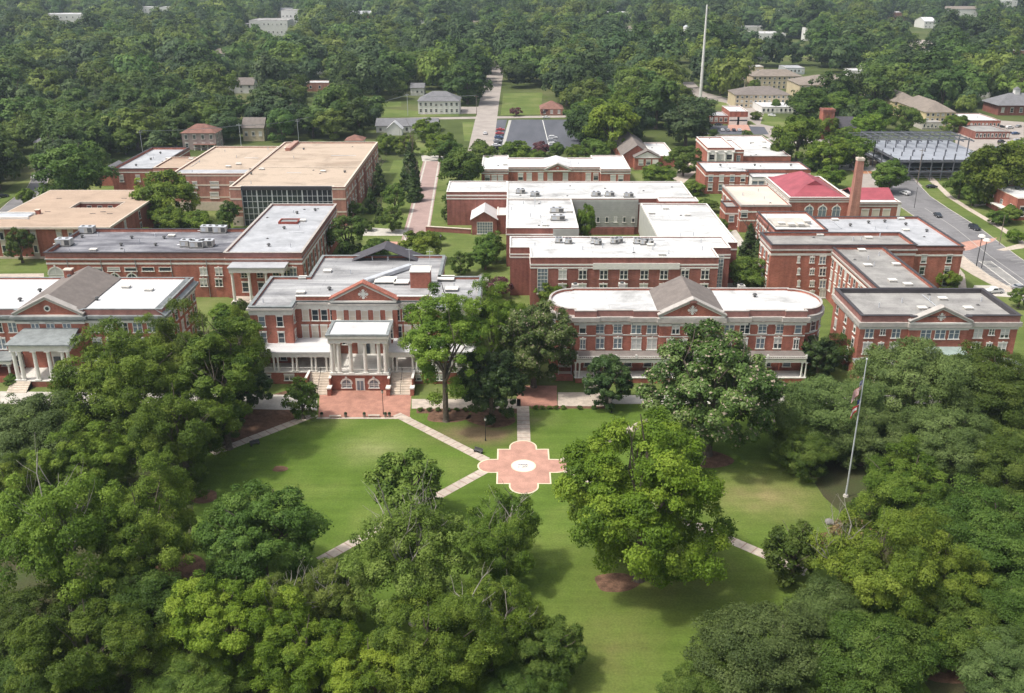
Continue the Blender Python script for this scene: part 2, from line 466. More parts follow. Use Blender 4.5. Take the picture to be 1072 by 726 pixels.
def ribbon(pts, w):
    L, Rr = [], []
    for i, p in enumerate(pts):
        a = Vector(pts[max(0, i - 1)]); b = Vector(pts[min(len(pts) - 1, i + 1)])
        d = (b - a).normalized(); n = Vector((-d.y, d.x))
        ww = (w[i] if isinstance(w, (list, tuple)) else w) / 2
        p = Vector(p)
        L.append(tuple(p + n * ww)); Rr.append(tuple(p - n * ww))
    return Rr, L

def road(name, pts, w, z, m, kerb=False, centre=None):
    a, b = ribbon(pts, w)
    n = len(pts)
    mb = MB()
    mb.add([(x, y, z) for x, y in a] + [(x, y, z) for x, y in b], [(i, i + 1, n + i + 1, n + i) for i in range(n - 1)], m)
    if kerb:
        for side, s in ((a, -1), (b, 1)):
            for i in range(n - 1):
                p, q = Vector(side[i]), Vector(side[i + 1])
                d = (q - p).normalized(); nn = Vector((-d.y, d.x)) * s * 0.2
                vs = [(*p, 0), (*q, 0), (*(q + nn), 0), (*(p + nn), 0), (*p, .13), (*q, .13), (*(q + nn), .13), (*(p + nn), .13)]
                fs = [(4, 5, 6, 7), (0, 1, 5, 4), (2, 3, 7, 6), (1, 2, 6, 5), (3, 0, 4, 7)]
                if s < 0: fs = [f[::-1] for f in fs]
                mb.add(vs, fs, M['concrete'])
    return tag(mb.build(name), kind='structure')

GR = lawn_mat("rough_ground", (0.050, 0.070, 0.020), (0.085, 0.110, 0.034), (0.14, 0.14, 0.065), sc=0.02)
x_, y_ = G(815, 522); dry = (x_, y_)
LAWN = lawn_mat("mown_lawn", (0.074, 0.122, 0.018), (0.100, 0.158, 0.027), (0.150, 0.195, 0.046),
    spots=[(*G(800, 520), 22, 15, (0.26, 0.225, 0.10), 0.42), (*G(640, 680), 18, 22, (0.15, 0.15, 0.05), 0.35), (*G(392, 470), 12, 11, (0.25, 0.27, 0.11), 0.4),
           (*G(345, 440), 13, 8, (0.22, 0.25, 0.08), 0.35),
           (*G(500, 455), 14, 8, (0.19, 0.14, 0.08), 0.9), (*G(560, 440), 9, 6, (0.20, 0.21, 0.08), 0.4), (*G(700, 600), 26, 20, (0.16, 0.16, 0.05), 0.4)])
GRASS2 = lawn_mat("campus_grass", (0.085, 0.125, 0.032), (0.125, 0.165, 0.045), (0.20, 0.215, 0.085), sc=0.05)
b = MB(); b.poly(rect(-6000, -400, 6000, 9000), -0.02, GR)
tag(b.build("ground"), kind='structure')
# the front lawn reaches under the foreground trees
sheet("lawn", rect(-120, 60, 130, G(536, 424)[1]), 0.0, LAWN)
sheet("campus_ground", rect(-190, G(536, 423.9)[1], 190, 420), 0.002, GRASS2)

def patch(name, pxs, z, m): return sheet(name, ccw(gpoly(pxs)), z, m)

# mulch and soil beds
patch("mulch_bed", [(205, 470), (230, 440), (262, 420), (300, 409), (330, 409), (330, 437), (300, 448), (240, 470)], 0.010, M['soil'])
patch("mulch_bed", [(436, 420), (545, 420), (541, 433), (436, 433)], 0.010, M['soil'])
patch("mulch_bed", [(554, 420), (640, 420), (640, 428), (556, 428)], 0.010, M['soil'])
def disc(name, px, py, rx, ry, z, m, seed=0):
    c = G(px, py); rnd = random.Random(seed)
    pts = [(c[0] + rx * (1 + .12 * math.sin(3 * t + seed)) * math.cos(t), c[1] + ry * (1 + .1 * math.sin(2 * t + seed)) * math.sin(t)) for t in [i * math.pi / 12 for i in range(24)]]
    return sheet(name, pts, z, m)
disc("mulch_ring", 645, 610, 3.4, 2.6, 0.010, M['soil'], 1)
disc("mulch_ring", 293, 491, 1.4, 1.2, 0.010, M['soil'], 2)
disc("mulch_ring", 308, 521, 1.5, 1.2, 0.010, M['soil'], 3)
disc("mulch_ring", 213, 520, 2.6, 2.2, 0.010, M['soil'], 4)
disc("mulch_ring", 178, 610, 5.0, 7.0, 0.010, M['soil'], 5)
disc("mulch_ring", 1000, 690, 8.0, 5.0, 0.010, M['soil'], 7)
disc("mulch_ring", 468, 436, 4.5, 3.2, 0.013, M['soil'], 8)
disc("mulch_ring", 735, 480, 5.5, 3.8, 0.010, M['soil'], 9)
disc("mulch_ring", 515, 437, 5, 4.5, 0.013, M['soil'], 10)

FLOOR = mat("shaded_grove_ground", (0.055, 0.075, 0.022), 1.0, col2=(0.060, 0.052, 0.028), scale=0.12, fine=0.25, fscale=4)  # mulch and dirt under the groves, the trees' shade put into the colour
sheet("grove_floor", ccw([G(*p) for p in ((-90, 436), (200, 440), (205, 500), (200, 560), (200, 640), (330, 660), (345, 760), (-140, 760))]), 0.006, FLOOR)
sheet("grove_floor", ccw([G(*p) for p in ((1160, 430), (840, 435), (830, 470), (862, 520), (905, 560), (900, 620), (1000, 760), (1240, 760))]), 0.006, FLOOR)
# diagonal walks of pale slabs with narrow brick bands
def slab_walk(name, p, q, w, z, step=1.9):
    a, c = Vector(p), Vector(q)
    L = (c - a).length; d = (c - a) / L; n = Vector((-d.y, d.x)) * w / 2
    mb = MB(); s = 0
    while s < L:
        e = min(L, s + step - .2)
        for (u0, u1, m) in ((s, e, M['slab']), (e, min(L, e + .2), M['paver_band'])):
            if u1 - u0 < 0.01: continue
            A, B = a + d * u0, a + d * u1
            mb.add([(*(A - n), z), (*(B - n), z), (*(B + n), z), (*(A + n), z)], [(0, 1, 2, 3)], m)
        s += step
    return tag(mb.build(name), kind='structure')

PC = G(548, 488)                              # plaza centre
slab_walk("diagonal_path", G(509, 482), G(415, 434), 2.1, 0.016)
slab_walk("diagonal_path", G(507, 493), G(335, 587), 2.1, 0.016)
slab_walk("diagonal_path", G(590, 483), G(680, 440), 2.1, 0.016)
slab_walk("diagonal_path", G(588, 490), G(845, 600), 2.1, 0.016)
slab_walk("side_path", G(330, 434), G(222, 475), 2.2, 0.016)
slab_walk("axis_path", G(548.5, 463), G(547.5, 425), 2.6, 0.016)
wy = G(536, 422)[1]
# court in front of the columned hall
patch("brick_court", [(333, 437), (429, 437), (431, 409), (352, 409), (335, 409)], 0.014, M['pave_brick'])
patch("court_kerb", [(331, 439), (431, 439), (430, 437.2), (332, 437.2)], 0.060, M['slab'])
patch("front_walk", [(431, 428), (545, 428), (545, 418), (431, 418)], 0.022, M['slab'])
patch("brick_court", [(541, 425.5), (583, 425.5), (583, 404), (541, 404)], 0.022, M['pave_brick'])
patch("front_walk", [(584, 425.5), (640, 425.5), (640, 411), (584, 411)], 0.022, M['slab'])
patch("front_walk", [(640, 423), (1040, 423), (1040, 414), (640, 414)], 0.022, M['concrete'])
patch("front_walk", [(0, 423), (332, 430), (332, 414), (0, 410)], 0.022, M['concrete'])

# the paved plaza: square with four rounded arms, cream edge, pale disc
def plaza_outline(grow):
    hw, hd = 5.0 + grow, 6.6 + grow
    rx, ry = 2.7 + grow, 2.6 + grow
    ax, ay = 6.05, 7.4
    pts = []
    def arc(cx, cy, r, a0, a1, n=14):
        for i in range(n + 1):
            t = a0 + (a1 - a0) * i / n
            pts.append((cx + r * math.cos(t), cy + r * math.sin(t)))
    pts.append((-rx, -hd)); arc(0, -ay, rx, math.pi, 2 * math.pi); pts.append((rx, -hd))
    pts.append((hw, -hd)); pts.append((hw, -ry)); arc(ax, 0, ry, -math.pi / 2, math.pi / 2); pts.append((hw, ry))
    pts.append((hw, hd)); pts.append((rx, hd)); arc(0, ay, rx, 0, math.pi); pts.append((-rx, hd))
    pts.append((-hw, hd)); pts.append((-hw, ry)); arc(-ax, 0, ry, math.pi / 2, math.pi * 1.5); pts.append((-hw, -ry))
    pts.append((-hw, -hd))
    return [(p[0] + PC[0], p[1] + PC[1]) for p in pts]
sheet("plaza_edging", plaza_outline(0.0), 0.030, M['cream_stone'])
sheet("plaza", plaza_outline(-0.28), 0.036, M['pave_pink'])
circ = lambda r, n=40: [(PC[0] + r * math.cos(2 * math.pi * i / n), PC[1] + r * math.sin(2 * math.pi * i / n)) for i in range(n)]
sheet("plaza_ring", circ(2.35), 0.042, M['cream_stone'])
sheet("plaza_disc", circ(2.15), 0.048, M['pale_disc'])
mb = MB()
rn = random.Random(5)
for (yy, x0, x1, hh) in ((0.35, -0.95, 0.85, 0.36), (-0.42, -0.25, 0.75, 0.30), (-0.5, -1.0, -0.7, 0.2)):
    x = x0; prev = None
    while x < x1:
        p = Vector((PC[0] + x, PC[1] + yy + hh * math.sin(x * 14) * .6 + rn.uniform(-.06, .06)))
        if prev is not None:
            d = (p - prev).normalized(); n = Vector((-d.y, d.x)) * .09
            mb.add([(*(prev - n), .054), (*(p - n), .054), (*(p + n), .054), (*(prev + n), .054)], [(0, 1, 2, 3)], M['ink'])
        prev = p; x += 0.08
tag(mb.build("plaza_script"), kind='structure')

# the brick mall running back from the columned hall to the far road
road("brick_street", [G(434, 252), G(453, 166)], [9.0, 8.2], 0.012, M['mall_brick'])
# cream side strips and cross path
for k, (a, c) in enumerate((((423.5, 252), (446.5, 166)), ((446, 252), (460, 166)))):
    road("edging_strip", [G(*a), G(*c)], 0.7, 0.020, M['concrete'])
patch("campus_path", [(380, 247), (425, 247), (426, 241), (380, 238)], 0.016, M['concrete'])
patch("campus_path", [(385, 256), (421, 257), (421, 253.5), (385, 252)], 0.016, M['pave_pink'])
patch("campus_path", [(441, 163), (466, 163), (464, 169), (442, 169)], 0.024, M['concrete'])
patch("campus_lawn", [(386, 240), (424, 240), (447, 168), (412, 168)], 0.008, GRASS2)
patch("campus_lawn", [(449, 271), (512, 278), (508, 249), (449, 248)], 0.008, GRASS2)
patch("campus_path", [(495, 292), (523, 310), (526, 306), (505, 286)], 0.016, M['concrete'])
# far road straight on, cross street, car parks
road("far_road", [G(503, 158), G(512, 108), G(518, 80), G(522.5, 62), G(523, 56)], [12.5, 13, 13, 12.5, 12], 0.024, M['road_pale'])
road("cross_street", [G(355, 127), G(430, 124.5), G(600, 122), G(640, 121.5)], [8, 8, 8, 8], 0.008, M['road_pale'])
patch("car_park", [(517, 159), (611, 159), (600, 125.5), (534.5, 125.5)], 0.016, M['asphalt_lot'])
patch("car_park", [(507, 158), (523, 158), (531, 125.5), (521, 125.5)], 0.016, M['asphalt_lot'])
patch("car_park", [(480, 112), (511, 112), (513, 119), (440, 120), (440, 116), (484, 117)], 0.016, M['road_pale'])
patch("roadside_lawn", [(524, 121), (566, 120), (568, 97), (527, 98)], 0.012, GRASS2)
patch("roadside_lawn", [(486, 148), (500, 148), (507, 128), (484, 128)], 0.012, GRASS2)
patch("roadside_lawn", [(498, 110), (505, 110), (509, 90), (502, 90)], 0.012, GRASS2)
# painted bay lines
mb = MB()
def line(p, q, w, z=0.022, m='paint'):
    mb.poly(strip(p, q, w, z, None), z, M[m])
line(G(576, 158), G(568, 126), 0.4)
for t in (.12, .3, .48, .66, .84):
    pass
line(G(526, 156), G(534, 126), 1.6, m='paint_worn')
tag(mb.build("bay_lines"), kind='structure')

# street on the right
STP = [(925, 176), (950, 205), (968, 218), (1000, 239), (1036, 268), (1090, 306), (1150, 350)]
STR = [G(*p) for p in STP]
road("street", STR, 17, 0.012, M['asphalt'], kerb=True)
CTR = math.cos(TILT), math.sin(TILT)
mb = MB()
for i in range(2, len(STR) - 1):
    a, c = Vector(STR[i]), Vector(STR[i + 1]); L = (c - a).length; d = (c - a) / L; n = Vector((-d.y, d.x))
    mb.poly(strip(a, c, .25, 0, None), 0.020, M['paint_worn'])
    s = 0
    while s < L:
        p = a + d * s
        for sg in (1, -1):
            mb.poly(strip(p + n * sg * 8.7, p + n * sg * 4.6 + d * 1.6, .16, 0, None), 0.020, M['paint_worn'])
        s += 3.1
tag(mb.build("road_markings"), kind='structure')
def off_line(pts, d):
    a, b = ribbon(pts, 2 * abs(d))
    return b if d > 0 else a
road("verge", off_line(STR, 12.0), 5.0, 0.016, GRASS2)
road("pavement", off_line(STR, 16.2), 2.4, 0.024, M['slab'])
road("verge", off_line(STR, 20.5), 5.6, 0.012, GRASS2)
patch("side_path", [(1020, 213), (1046, 206), (1046, 212), (1020, 217)], 0.030, M['slab'])
patch("side_path", [(1043, 262), (1072, 254), (1072, 260), (1052, 263)], 0.030, M['slab'])
patch("red_crossing", [(996, 256), (1012, 253), (1044, 249), (1040, 253), (1015, 262), (1000, 264)], 0.018, M['pave_pink'])
patch("corner_plaza", [(986, 268), (1000, 262), (1030, 285), (1064, 305), (1052, 306), (1018, 288)], 0.030, M['slab'])
patch("campus_lawn", [(1008, 300), (1034, 300), (1024, 288), (1010, 278)], 0.020, GRASS2)
patch("side_path", [(1003, 303), (1012, 303), (1010, 288), (1003, 279), (999, 281), (1003, 290)], 0.026, M['slab'])
patch("driveway", [(1015, 309), (1072, 312), (1072, 299), (1020, 299)], 0.022, M['concrete'])
patch("side_path", [(735, 262), (760, 330), (775, 330), (785, 262), (770, 240)], 0.018, M['concrete'])
patch("campus_lawn", [(762, 292), (780, 292), (780, 262), (768, 256)], 0.024, GRASS2)
# the intersection and the site
patch("street_end", [(890, 197), (945, 203), (962, 196), (1010, 186), (1005, 181), (940, 180), (900, 182)], 0.008, M['road_pale'])
patch("site_clay", [(895, 182), (1000, 182), (992, 174), (975, 168), (900, 160), (880, 170)], 0.014, M['clay'])
patch("site_yard", [(878, 178), (930, 180), (920, 158), (880, 150)], 0.018, M['concrete'])
patch("yard", [(1000, 160), (1072, 165), (1072, 128), (1025, 125), (1000, 140)], 0.010, M['road_pale'])
# boulevard upper right
road("boulevard", [G(845, 150), G(820, 137), G(790, 121), G(752, 104), G(726, 97), G(716, 86)], [30, 30, 22, 16, 16, 14], 0.010, M['road_pale'])
patch("car_park", [(735, 141), (805, 141), (800, 133), (737, 131)], 0.014, M['asphalt_lot'])
patch("roadside_lawn", [(734, 112), (766, 113), (760, 108), (734, 103)], 0.016, GRASS2)
patch("roadside_lawn", [(740, 130), (792, 131), (786, 127), (740, 126)], 0.018, GRASS2)
patch("roadside_lawn", [(796, 130), (830, 137), (824, 126), (800, 118)], 0.018, GRASS2)
road("far_street", [G(695, 76), G(686, 64), G(683, 58)], [16, 16, 16], 0.010, M['road_pale'])
patch("clearing", [(805, 60), (850, 60), (850, 52), (800, 50)], 0.012, GRASS2)
patch("clearing", [(955, 46), (985, 46), (985, 42), (955, 42)], 0.012, M['road_pale'])
patch("clearing", [(985, 24), (1030, 24), (1030, 20), (985, 20)], 0.012, M['road_pale'])
# street on the left
road("side_street", [G(0, 232), G(20, 212), G(38, 197), G(46, 178), G(50, 160)], [9, 8, 7, 6, 6], 0.012, M['asphalt'], kerb=True)
patch("campus_lawn", [(0, 286), (46, 286), (44, 270), (0, 270)], 0.012, GRASS2)
patch("campus_path", [(-10, 293), (46, 291), (46, 286.5), (-10, 287)], 0.016, M['slab'])
patch("roadside_lawn", [(0, 205), (16, 192), (34, 186), (28, 200), (0, 214)], 0.016, GRASS2)
patch("roadside_lawn", [(380, 113), (480, 119), (480, 122), (380, 123)], 0.014, GRASS2)
patch("clearing", [(378, 112), (420, 112), (420, 106), (384, 106)], 0.014, GRASS2)
patch("campus_lawn", [(420, 165), (470, 162), (462, 142), (420, 150)], 0.010, GRASS2)
patch("campus_lawn", [(668, 186), (708, 186), (700, 175), (670, 175)], 0.010, GRASS2)
patch("campus_lawn", [(720, 235), (760, 226), (745, 197), (722, 190)], 0.012, GRASS2)
patch("side_path", [(700, 190), (716, 192), (740, 170), (720, 168)], 0.018, M['slab'])
# ------------------------------------------------------------------ building kit
WM = {}
wrnd = random.Random(11)
def window_meshes(w, h, kind):
    k = (round(w, 2), round(h, 2), kind)
    if k in WM: return WM[k]
    f = MB(); t = 0.13; T = M['trim']
    hw, hh = w / 2, h / 2
    if kind in ('arch', 'archgrid'):
        n = 10; r = hw
        zc = hh - r
        f.box(-hw - t, -.12, -hh, -hw, .03, zc, T); f.box(hw, -.12, -hh, hw + t, .03, zc, T)
        for i in range(n):
            a0, a1 = math.pi * i / n, math.pi * (i + 1) / n
            vs = []
            for yy in (-.12, .03):
                for a, rr in ((a0, r), (a1, r), (a1, r + t * 2.8), (a0, r + t * 2.8)):
                    vs.append((rr * math.cos(a), yy, zc + rr * math.sin(a)))
            f.add(vs, [(3, 2, 1, 0), (4, 5, 6, 7), (2, 3, 7, 6), (0, 1, 5, 4)][:4], T)
        f.box(-.22, -.2, zc + r + .1, .22, .02, zc + r + .75, T)
        f.box(-.05, -.10, -hh, .05, .02, hh, T)
        f.box(-hw, -.10, zc - .05, hw, .02, zc + .05, T)
        f.box(-hw, -.10, -.25 * h - .04, hw, .02, -.25 * h + .04, T)
        f.box(-hw - .25, -.25, -hh - .2, hw + .25, .02, -hh, T)
        p = MB()
        p.add([(hw * c, -.05, z) for c, z in ((-1, -hh), (1, -hh), (1, zc))] + [(r * math.cos(math.pi * i / n), -.05, zc + r * math.sin(math.pi * i / n)) for i in range(1, n)] + [(-hw, -.05, zc)],
              [tuple(range(3 + n - 1 + 1))])
    else:
        f.box(-hw - t, -.12, -hh, -hw, .03, hh, T); f.box(hw, -.12, -hh, hw + t, .03, hh, T)
        f.box(-hw - t, -.12, hh, hw + t, .03, hh + t, T)
        f.box(-hw - .28, -.26, -hh - .2, hw + .28, .02, -hh, T)
        if kind in ('dh', 'pair', 'boarded', 'key'):
            f.box(-hw - .22, -.16, hh + t, hw + .22, .02, hh + t + .34, T)
        if kind == 'key':
            f.box(-.16, -.22, hh + t, .16, .02, hh + t + .52, T)
        if kind in ('dh', 'key', 'pair'):
            f.box(-hw, -.09, -.04, hw, .02, .05, T)
        if kind in ('pair', 'key'):
            f.box(-.11, -.11, -hh, .11, .02, hh, T)
        if kind == 'grid':
            nx, nz = max(2, round(w / .85)), max(2, round(h / .95))
            for i in range(1, nx): f.box(-hw + w * i / nx - .045, -.10, -hh, -hw + w * i / nx + .045, .02, hh, T)
            for i in range(1, nz): f.box(-hw, -.105, -hh + h * i / nz - .045, hw, .02, -hh + h * i / nz + .045, T)
        p = MB(); p.add([(-hw, -.05, -hh), (hw, -.05, -hh), (hw, -.05, hh), (-hw, -.05, hh)], [(0, 1, 2, 3)])
    fm = f.mesh("window")
    ps = {}
    for nm in ('glass', 'glass_blue', 'blind', 'cream_shutter'):
        q = MB(); q.v, q.f, q.mi, q.mats = p.v, p.f, [0], [M[nm]]
        ps[nm] = q.mesh("pane")
    if kind not in ('arch', 'archgrid', 'grid'):
        for nm, q_ in (('half', .5), ('third', .3), ('most', .75)):
            zq = hh - h * q_; q = MB()
            q.add([(-hw, -.045, zq), (hw, -.045, zq), (hw, -.045, hh), (-hw, -.045, hh)], [(0, 1, 2, 3)], M['blind'])
            q.add([(-hw, -.05, -hh), (hw, -.05, -hh), (hw, -.05, zq), (-hw, -.05, zq)], [(0, 1, 2, 3)], M['glass'])
            ps[nm] = q.mesh("pane")
    WM[k] = (fm, ps)
    return WM[k]

def put_window(parent, X, Y, z, ang, w, h, kind='dh', pane=None):
    fm, ps = window_meshes(w, h, kind)
    o = link_mesh("window", fm, parent, (X, Y, z), ang)
    if pane is None:
        pane = wrnd.choices(('glass', 'glass_blue', 'blind'), (5, 3, 2))[0]
    if 'half' in ps and pane in ('glass', 'glass_blue', 'blind') and wrnd.random() < .45: pane = wrnd.choice(('half', 'third', 'most', 'blind', 'glass'))
    link_mesh("pane", ps[pane], o)
    return o

def wins(parent, p0, p1, us, zs, w, h, kind='dh', pane=None):
    d = Vector((p1[0] - p0[0], p1[1] - p0[1]))
    ang = math.atan2(d.y, d.x)
    if isinstance(us, int): us = [(i + .5) / us for i in range(us)]
    for z in (zs if isinstance(zs, (list, tuple)) else [zs]):
        for u in us:
            put_window(parent, p0[0] + d.x * u, p0[1] + d.y * u, z, ang, w, h, kind, pane)

def inside(p, poly):
    c = False; x, y = p; n = len(poly)
    for i in range(n):
        x0, y0 = poly[i]; x1, y1 = poly[i - 1]
        if (y0 > y) != (y1 > y) and x < (x1 - x0) * (y - y0) / (y1 - y0) + x0: c = not c
    return c
crnd = random.Random(808)
def roof_clutter(ro, pts, z):
    """small pipes, drains and cowls, and a few conduit runs, over a flat roof"""
    xs = [p[0] for p in pts]; ys = [p[1] for p in pts]
    area = (max(xs) - min(xs)) * (max(ys) - min(ys))
    if area < 220: return
    ok = offset(pts, -1.6)
    for _ in range(min(9, int(area / 130))):
        X, Y = crnd.uniform(min(xs), max(xs)), crnd.uniform(min(ys), max(ys))
        if inside((X, Y), ok): vent(ro, X, Y, z, crnd.choice(('stack', 'stack', 'curb', 'drain', 'drain')))
    for _ in range(min(3, int(area / 500))):
        X, Y = crnd.uniform(min(xs), max(xs)), crnd.uniform(min(ys), max(ys)); L_ = crnd.uniform(4, 11); ax = crnd.random() < .6
        q = (X + L_, Y) if ax else (X, Y + L_)
        if inside((X, Y), ok) and inside(q, ok):
            b = MB(); b.tube((X, Y, z + .18), (*q, z + .18), .09, .09, 6, M['galv']); b.build("conduit", ro)

def block(parent, pts, z1, wall='brick', roof='white_roof', ph=.8, pt=.35, bands=(), cap='dark_metal', z0=0.0, wname='wall', rname='roof', capw=.10, caph=.12, foot=True, clutter=True):
    """walls with a parapet, coping, trim bands and a sunk flat roof"""
    if foot: FOOT.append(pts)
    w = MB(); inn = offset(pts, -pt)
    n = len(pts)
    w.prism(pts, z0, z1, M[wall], top=False)
    vs = [(p[0], p[1], z1 - ph - .3) for p in inn] + [(p[0], p[1], z1) for p in inn]
    w.add(vs, [((i + 1) % n, i, n + i, n + (i + 1) % n) for i in range(n)], M[wall])
    wo_ = w.build(wname, parent)
    c = MB(); c.ring(pts, capw, pt + .06, z1, z1 + caph, M[cap]); c.build("coping", parent)
    r = MB(); r.poly(offset(pts, -pt + .01), z1 - ph, M[roof]); ro = r.build(rname, parent)
    if clutter: roof_clutter(ro, pts, z1 - ph)
    for (a, bb, out, m) in bands:
        q = MB(); q.ring(pts, out, .02, a, bb, M[m]); q.build("cornice" if out > .2 else "string_course", parent)
    return ro

def vent(roof, X, Y, z, kind='hood'):
    b = MB()
    if kind == 'hood':
        b.tube((X, Y, z), (X, Y, z + .55), .28, .28, 8, M['hvac_dark']); b.tube((X, Y, z + .5), (X, Y, z + .85), .6, .35, 8, M['hvac_dark'])
    elif kind == 'curb':
        b.box(X - .9, Y - .7, z, X + .9, Y + .7, z + .45, M['hvac']); b.box(X - 1, Y - .8, z + .45, X + 1, Y + .8, z + .6, M['trim'])
    elif kind == 'stack':
        b.tube((X, Y, z), (X, Y, z + 1.1), .14, .14, 6, M['galv'])
    elif kind == 'drain':
        b.tube((X, Y, z), (X, Y, z + .1), .45, .4, 10, M['hvac_dark']); b.tube((X, Y, z + .1), (X, Y, z + .28), .16, .12, 8, M['hvac_dark'])
    elif kind == 'hatch':
        b.box(X - .8, Y - .8, z, X + .8, Y + .8, z + .8, M['hvac']); b.tube((X, Y, z + .8), (X, Y, z + 1.15), .5, .4, 10, M['hvac_dark'])
    return b.build("roof_vent", roof)

def ac_unit(roof, X, Y, z, L=3.0, D=2.0, H=1.5):
    b = MB(); m = M['hvac']
    b.box(X - L / 2, Y - D / 2, z + .25, X + L / 2, Y + D / 2, z + H, m)
    b.box(X - L / 2 - .1, Y - D / 2 - .1, z, X + L / 2 + .1, Y + D / 2 + .1, z + .26, M['hvac_dark'])
    b.box(X - L / 2 - .04, Y - D / 2 - .04, z + H, X + L / 2 + .04, Y + D / 2 + .04, z + H + .07, M['galv'])
    b.box(X + L * .12, Y - D / 2 - .03, z + .4, X + L * .45, Y - D / 2 + .02, z + H - .2, M['hvac_dark'])
    b.box(X - L * .42, Y - D / 2 - .03, z + .45, X - L * .1, Y - D / 2 + .02, z + H - .3, M['galv'])
    for k in (-.25, .22):
        b.tube((X + L * k, Y, z + H + .07), (X + L * k, Y, z + H + .22), min(.45, D * .3), min(.45, D * .3), 12, M['hvac_dark'])
    b.tube((X - L / 2, Y, z + .5), (X - L / 2 - 1.2, Y, z + .35), .12, .12, 6, M['galv'])
    return b.build("air_unit", roof)

def column(mb, X, Y, z0, z1, r, m):
    mb.box(X - r * 1.35, Y - r * 1.35, z0, X + r * 1.35, Y + r * 1.35, z0 + .25, m)
    mb.tube((X, Y, z0 + .25), (X, Y, z1 - .35), r, r * .84, 14, m, caps=False)
    mb.tube((X, Y, z1 - .45), (X, Y, z1 - .2), r * .86, r * 1.2, 14, m)
    mb.box(X - r * 1.3, Y - r * 1.3, z1 - .2, X + r * 1.3, Y + r * 1.3, z1, m)

def columns(parent, pts, z0, z1, r=.42, m='trim'):
    for X, Y in pts:
        b = MB(); column(b, X, Y, z0, z1, r, M[m])
        b.build("column", parent)

def pediment(parent, x0, x1, Y, z0, rise, depth=.6, badge=True, wall='brick', cap='cornice_grey'):
    """gabled front on a wall at Y facing the camera: tympanum, raking cornices, ornament"""
    xc = (x0 + x1) / 2
    b = MB()
    b.add([(x0, Y - .05, z0), (x1, Y - .05, z0), (xc, Y - .05, z0 + rise), (x0, Y + depth, z0), (x1, Y + depth, z0), (xc, Y + depth, z0 + rise)],
          [(0, 1, 2), (5, 4, 3), (0, 2, 5, 3), (2, 1, 4, 5), (1, 0, 3, 4)], M[wall])
    b.build("pediment", parent)
    c = MB(); t = .55
    L = math.hypot((x1 - x0) / 2, rise)
    for sgn, xa in ((1, x0), (-1, x1)):
        ux, uz = sgn * (x1 - x0) / 2 / L, rise / L
        nx, nz = -uz * sgn, ux * sgn
        for (lo, hi, out, mm) in ((.0, .28, .30, 'trim'), (.28, .55, .55, 'cornice_grey'), (.55, .78, .7, cap)):
            A = (xa - ux * .5, z0 - uz * .5); B = (xc, z0 + rise)
            vs = []
            for yy in (Y - out, Y + depth + .02):
                for (px_, pz_), q in ((A, lo), (B, lo), (B, hi), (A, hi)):
                    ex = 0
                    # mitre at the apex: keep x on the centre line
                    if px_ == xc: vs.append((xc, yy, pz_ + q / abs(ux)))
                    else: vs.append((px_ + nx * q, yy, pz_ + nz * q))
            fs = [(0, 1, 2, 3), (7, 6, 5, 4), (3, 2, 6, 7), (4, 5, 1, 0), (0, 3, 7, 4), (1, 5, 6, 2)]
            if sgn < 0: fs = [f[::-1] for f in fs]
            c.add(vs, fs, M[mm])
    c.box(x0 - .4, Y - .5, z0 - .35, x1 + .4, Y + .1, z0 + .02, M['trim'])
    c.build("raking_cornice", parent)
    if badge == 'cross':
        d = MB(); r = rise * .32; zc = z0 + rise * .42
        d.tube((xc, Y - .16, zc), (xc, Y - .05, zc), r * .42, r * .42, 14, M['trim'])
        for k in range(4):
            a = k * math.pi / 2
            p = (xc + math.cos(a) * r * .7, Y - .17, zc + math.sin(a) * r * .7)
            d.tube((p[0], Y - .17, p[2]), (p[0], Y - .05, p[2]), r * .3, r * .3, 10, M['trim'])
            a += math.pi / 4
            d.add([(xc + math.cos(a - .25) * r * .4, Y - .15, zc + math.sin(a - .25) * r * .4), (xc + math.cos(a + .25) * r * .4, Y - .15, zc + math.sin(a + .25) * r * .4), (xc + math.cos(a) * r * 1.15, Y - .15, zc + math.sin(a) * r * 1.15)], [(0, 1, 2)], M['trim'])
        d.build("ornament", parent)
    elif badge:
        d = MB(); zc = z0 + rise * .42; r = rise * .2
        d.tube((xc, Y - .2, zc), (xc, Y - .05, zc), r, r, 18, M['trim'])
        d.tube((xc, Y - .22, zc), (xc, Y - .19, zc), r * .6, r * .6, 18, M['glass'])
        d.build("ornament", parent)

def gable_roof(parent, x0, x1, y0, y1, ze, rise, m, axis='y', over=.5, name='roof', th=.18):
    """two slopes; ridge along axis"""
    b = MB()
    if axis == 'y':
        xc = (x0 + x1) / 2; s = rise / ((x1 - x0) / 2)
        P = [(x0 - over, ze - over * s), (xc, ze + rise), (x1 + over, ze - over * s)]
        vs = [(x, y, z + dz) for y in (y0 - over, y1 + over) for (x, z) in P for dz in (0, th)]
    else:
        yc = (y0 + y1) / 2; s = rise / ((y1 - y0) / 2)
        P = [(y0 - over, ze - over * s), (yc, ze + rise), (y1 + over, ze - over * s)]
        vs = [(x, y, z + dz) for x in (x1 + over, x0 - over) for (y, z) in P for dz in (0, th)]
    # index: end*6 + pt*2 + top
    fs = [(1, 3, 9, 7), (3, 5, 11, 9), (0, 6, 8, 2), (2, 8, 10, 4), (0, 2, 3, 1), (2, 4, 5, 3), (6, 7, 9, 8), (8, 9, 11, 10), (0, 1, 7, 6), (4, 10, 11, 5)]
    b.add(vs, fs, M[m])
    return b.build(name, parent)

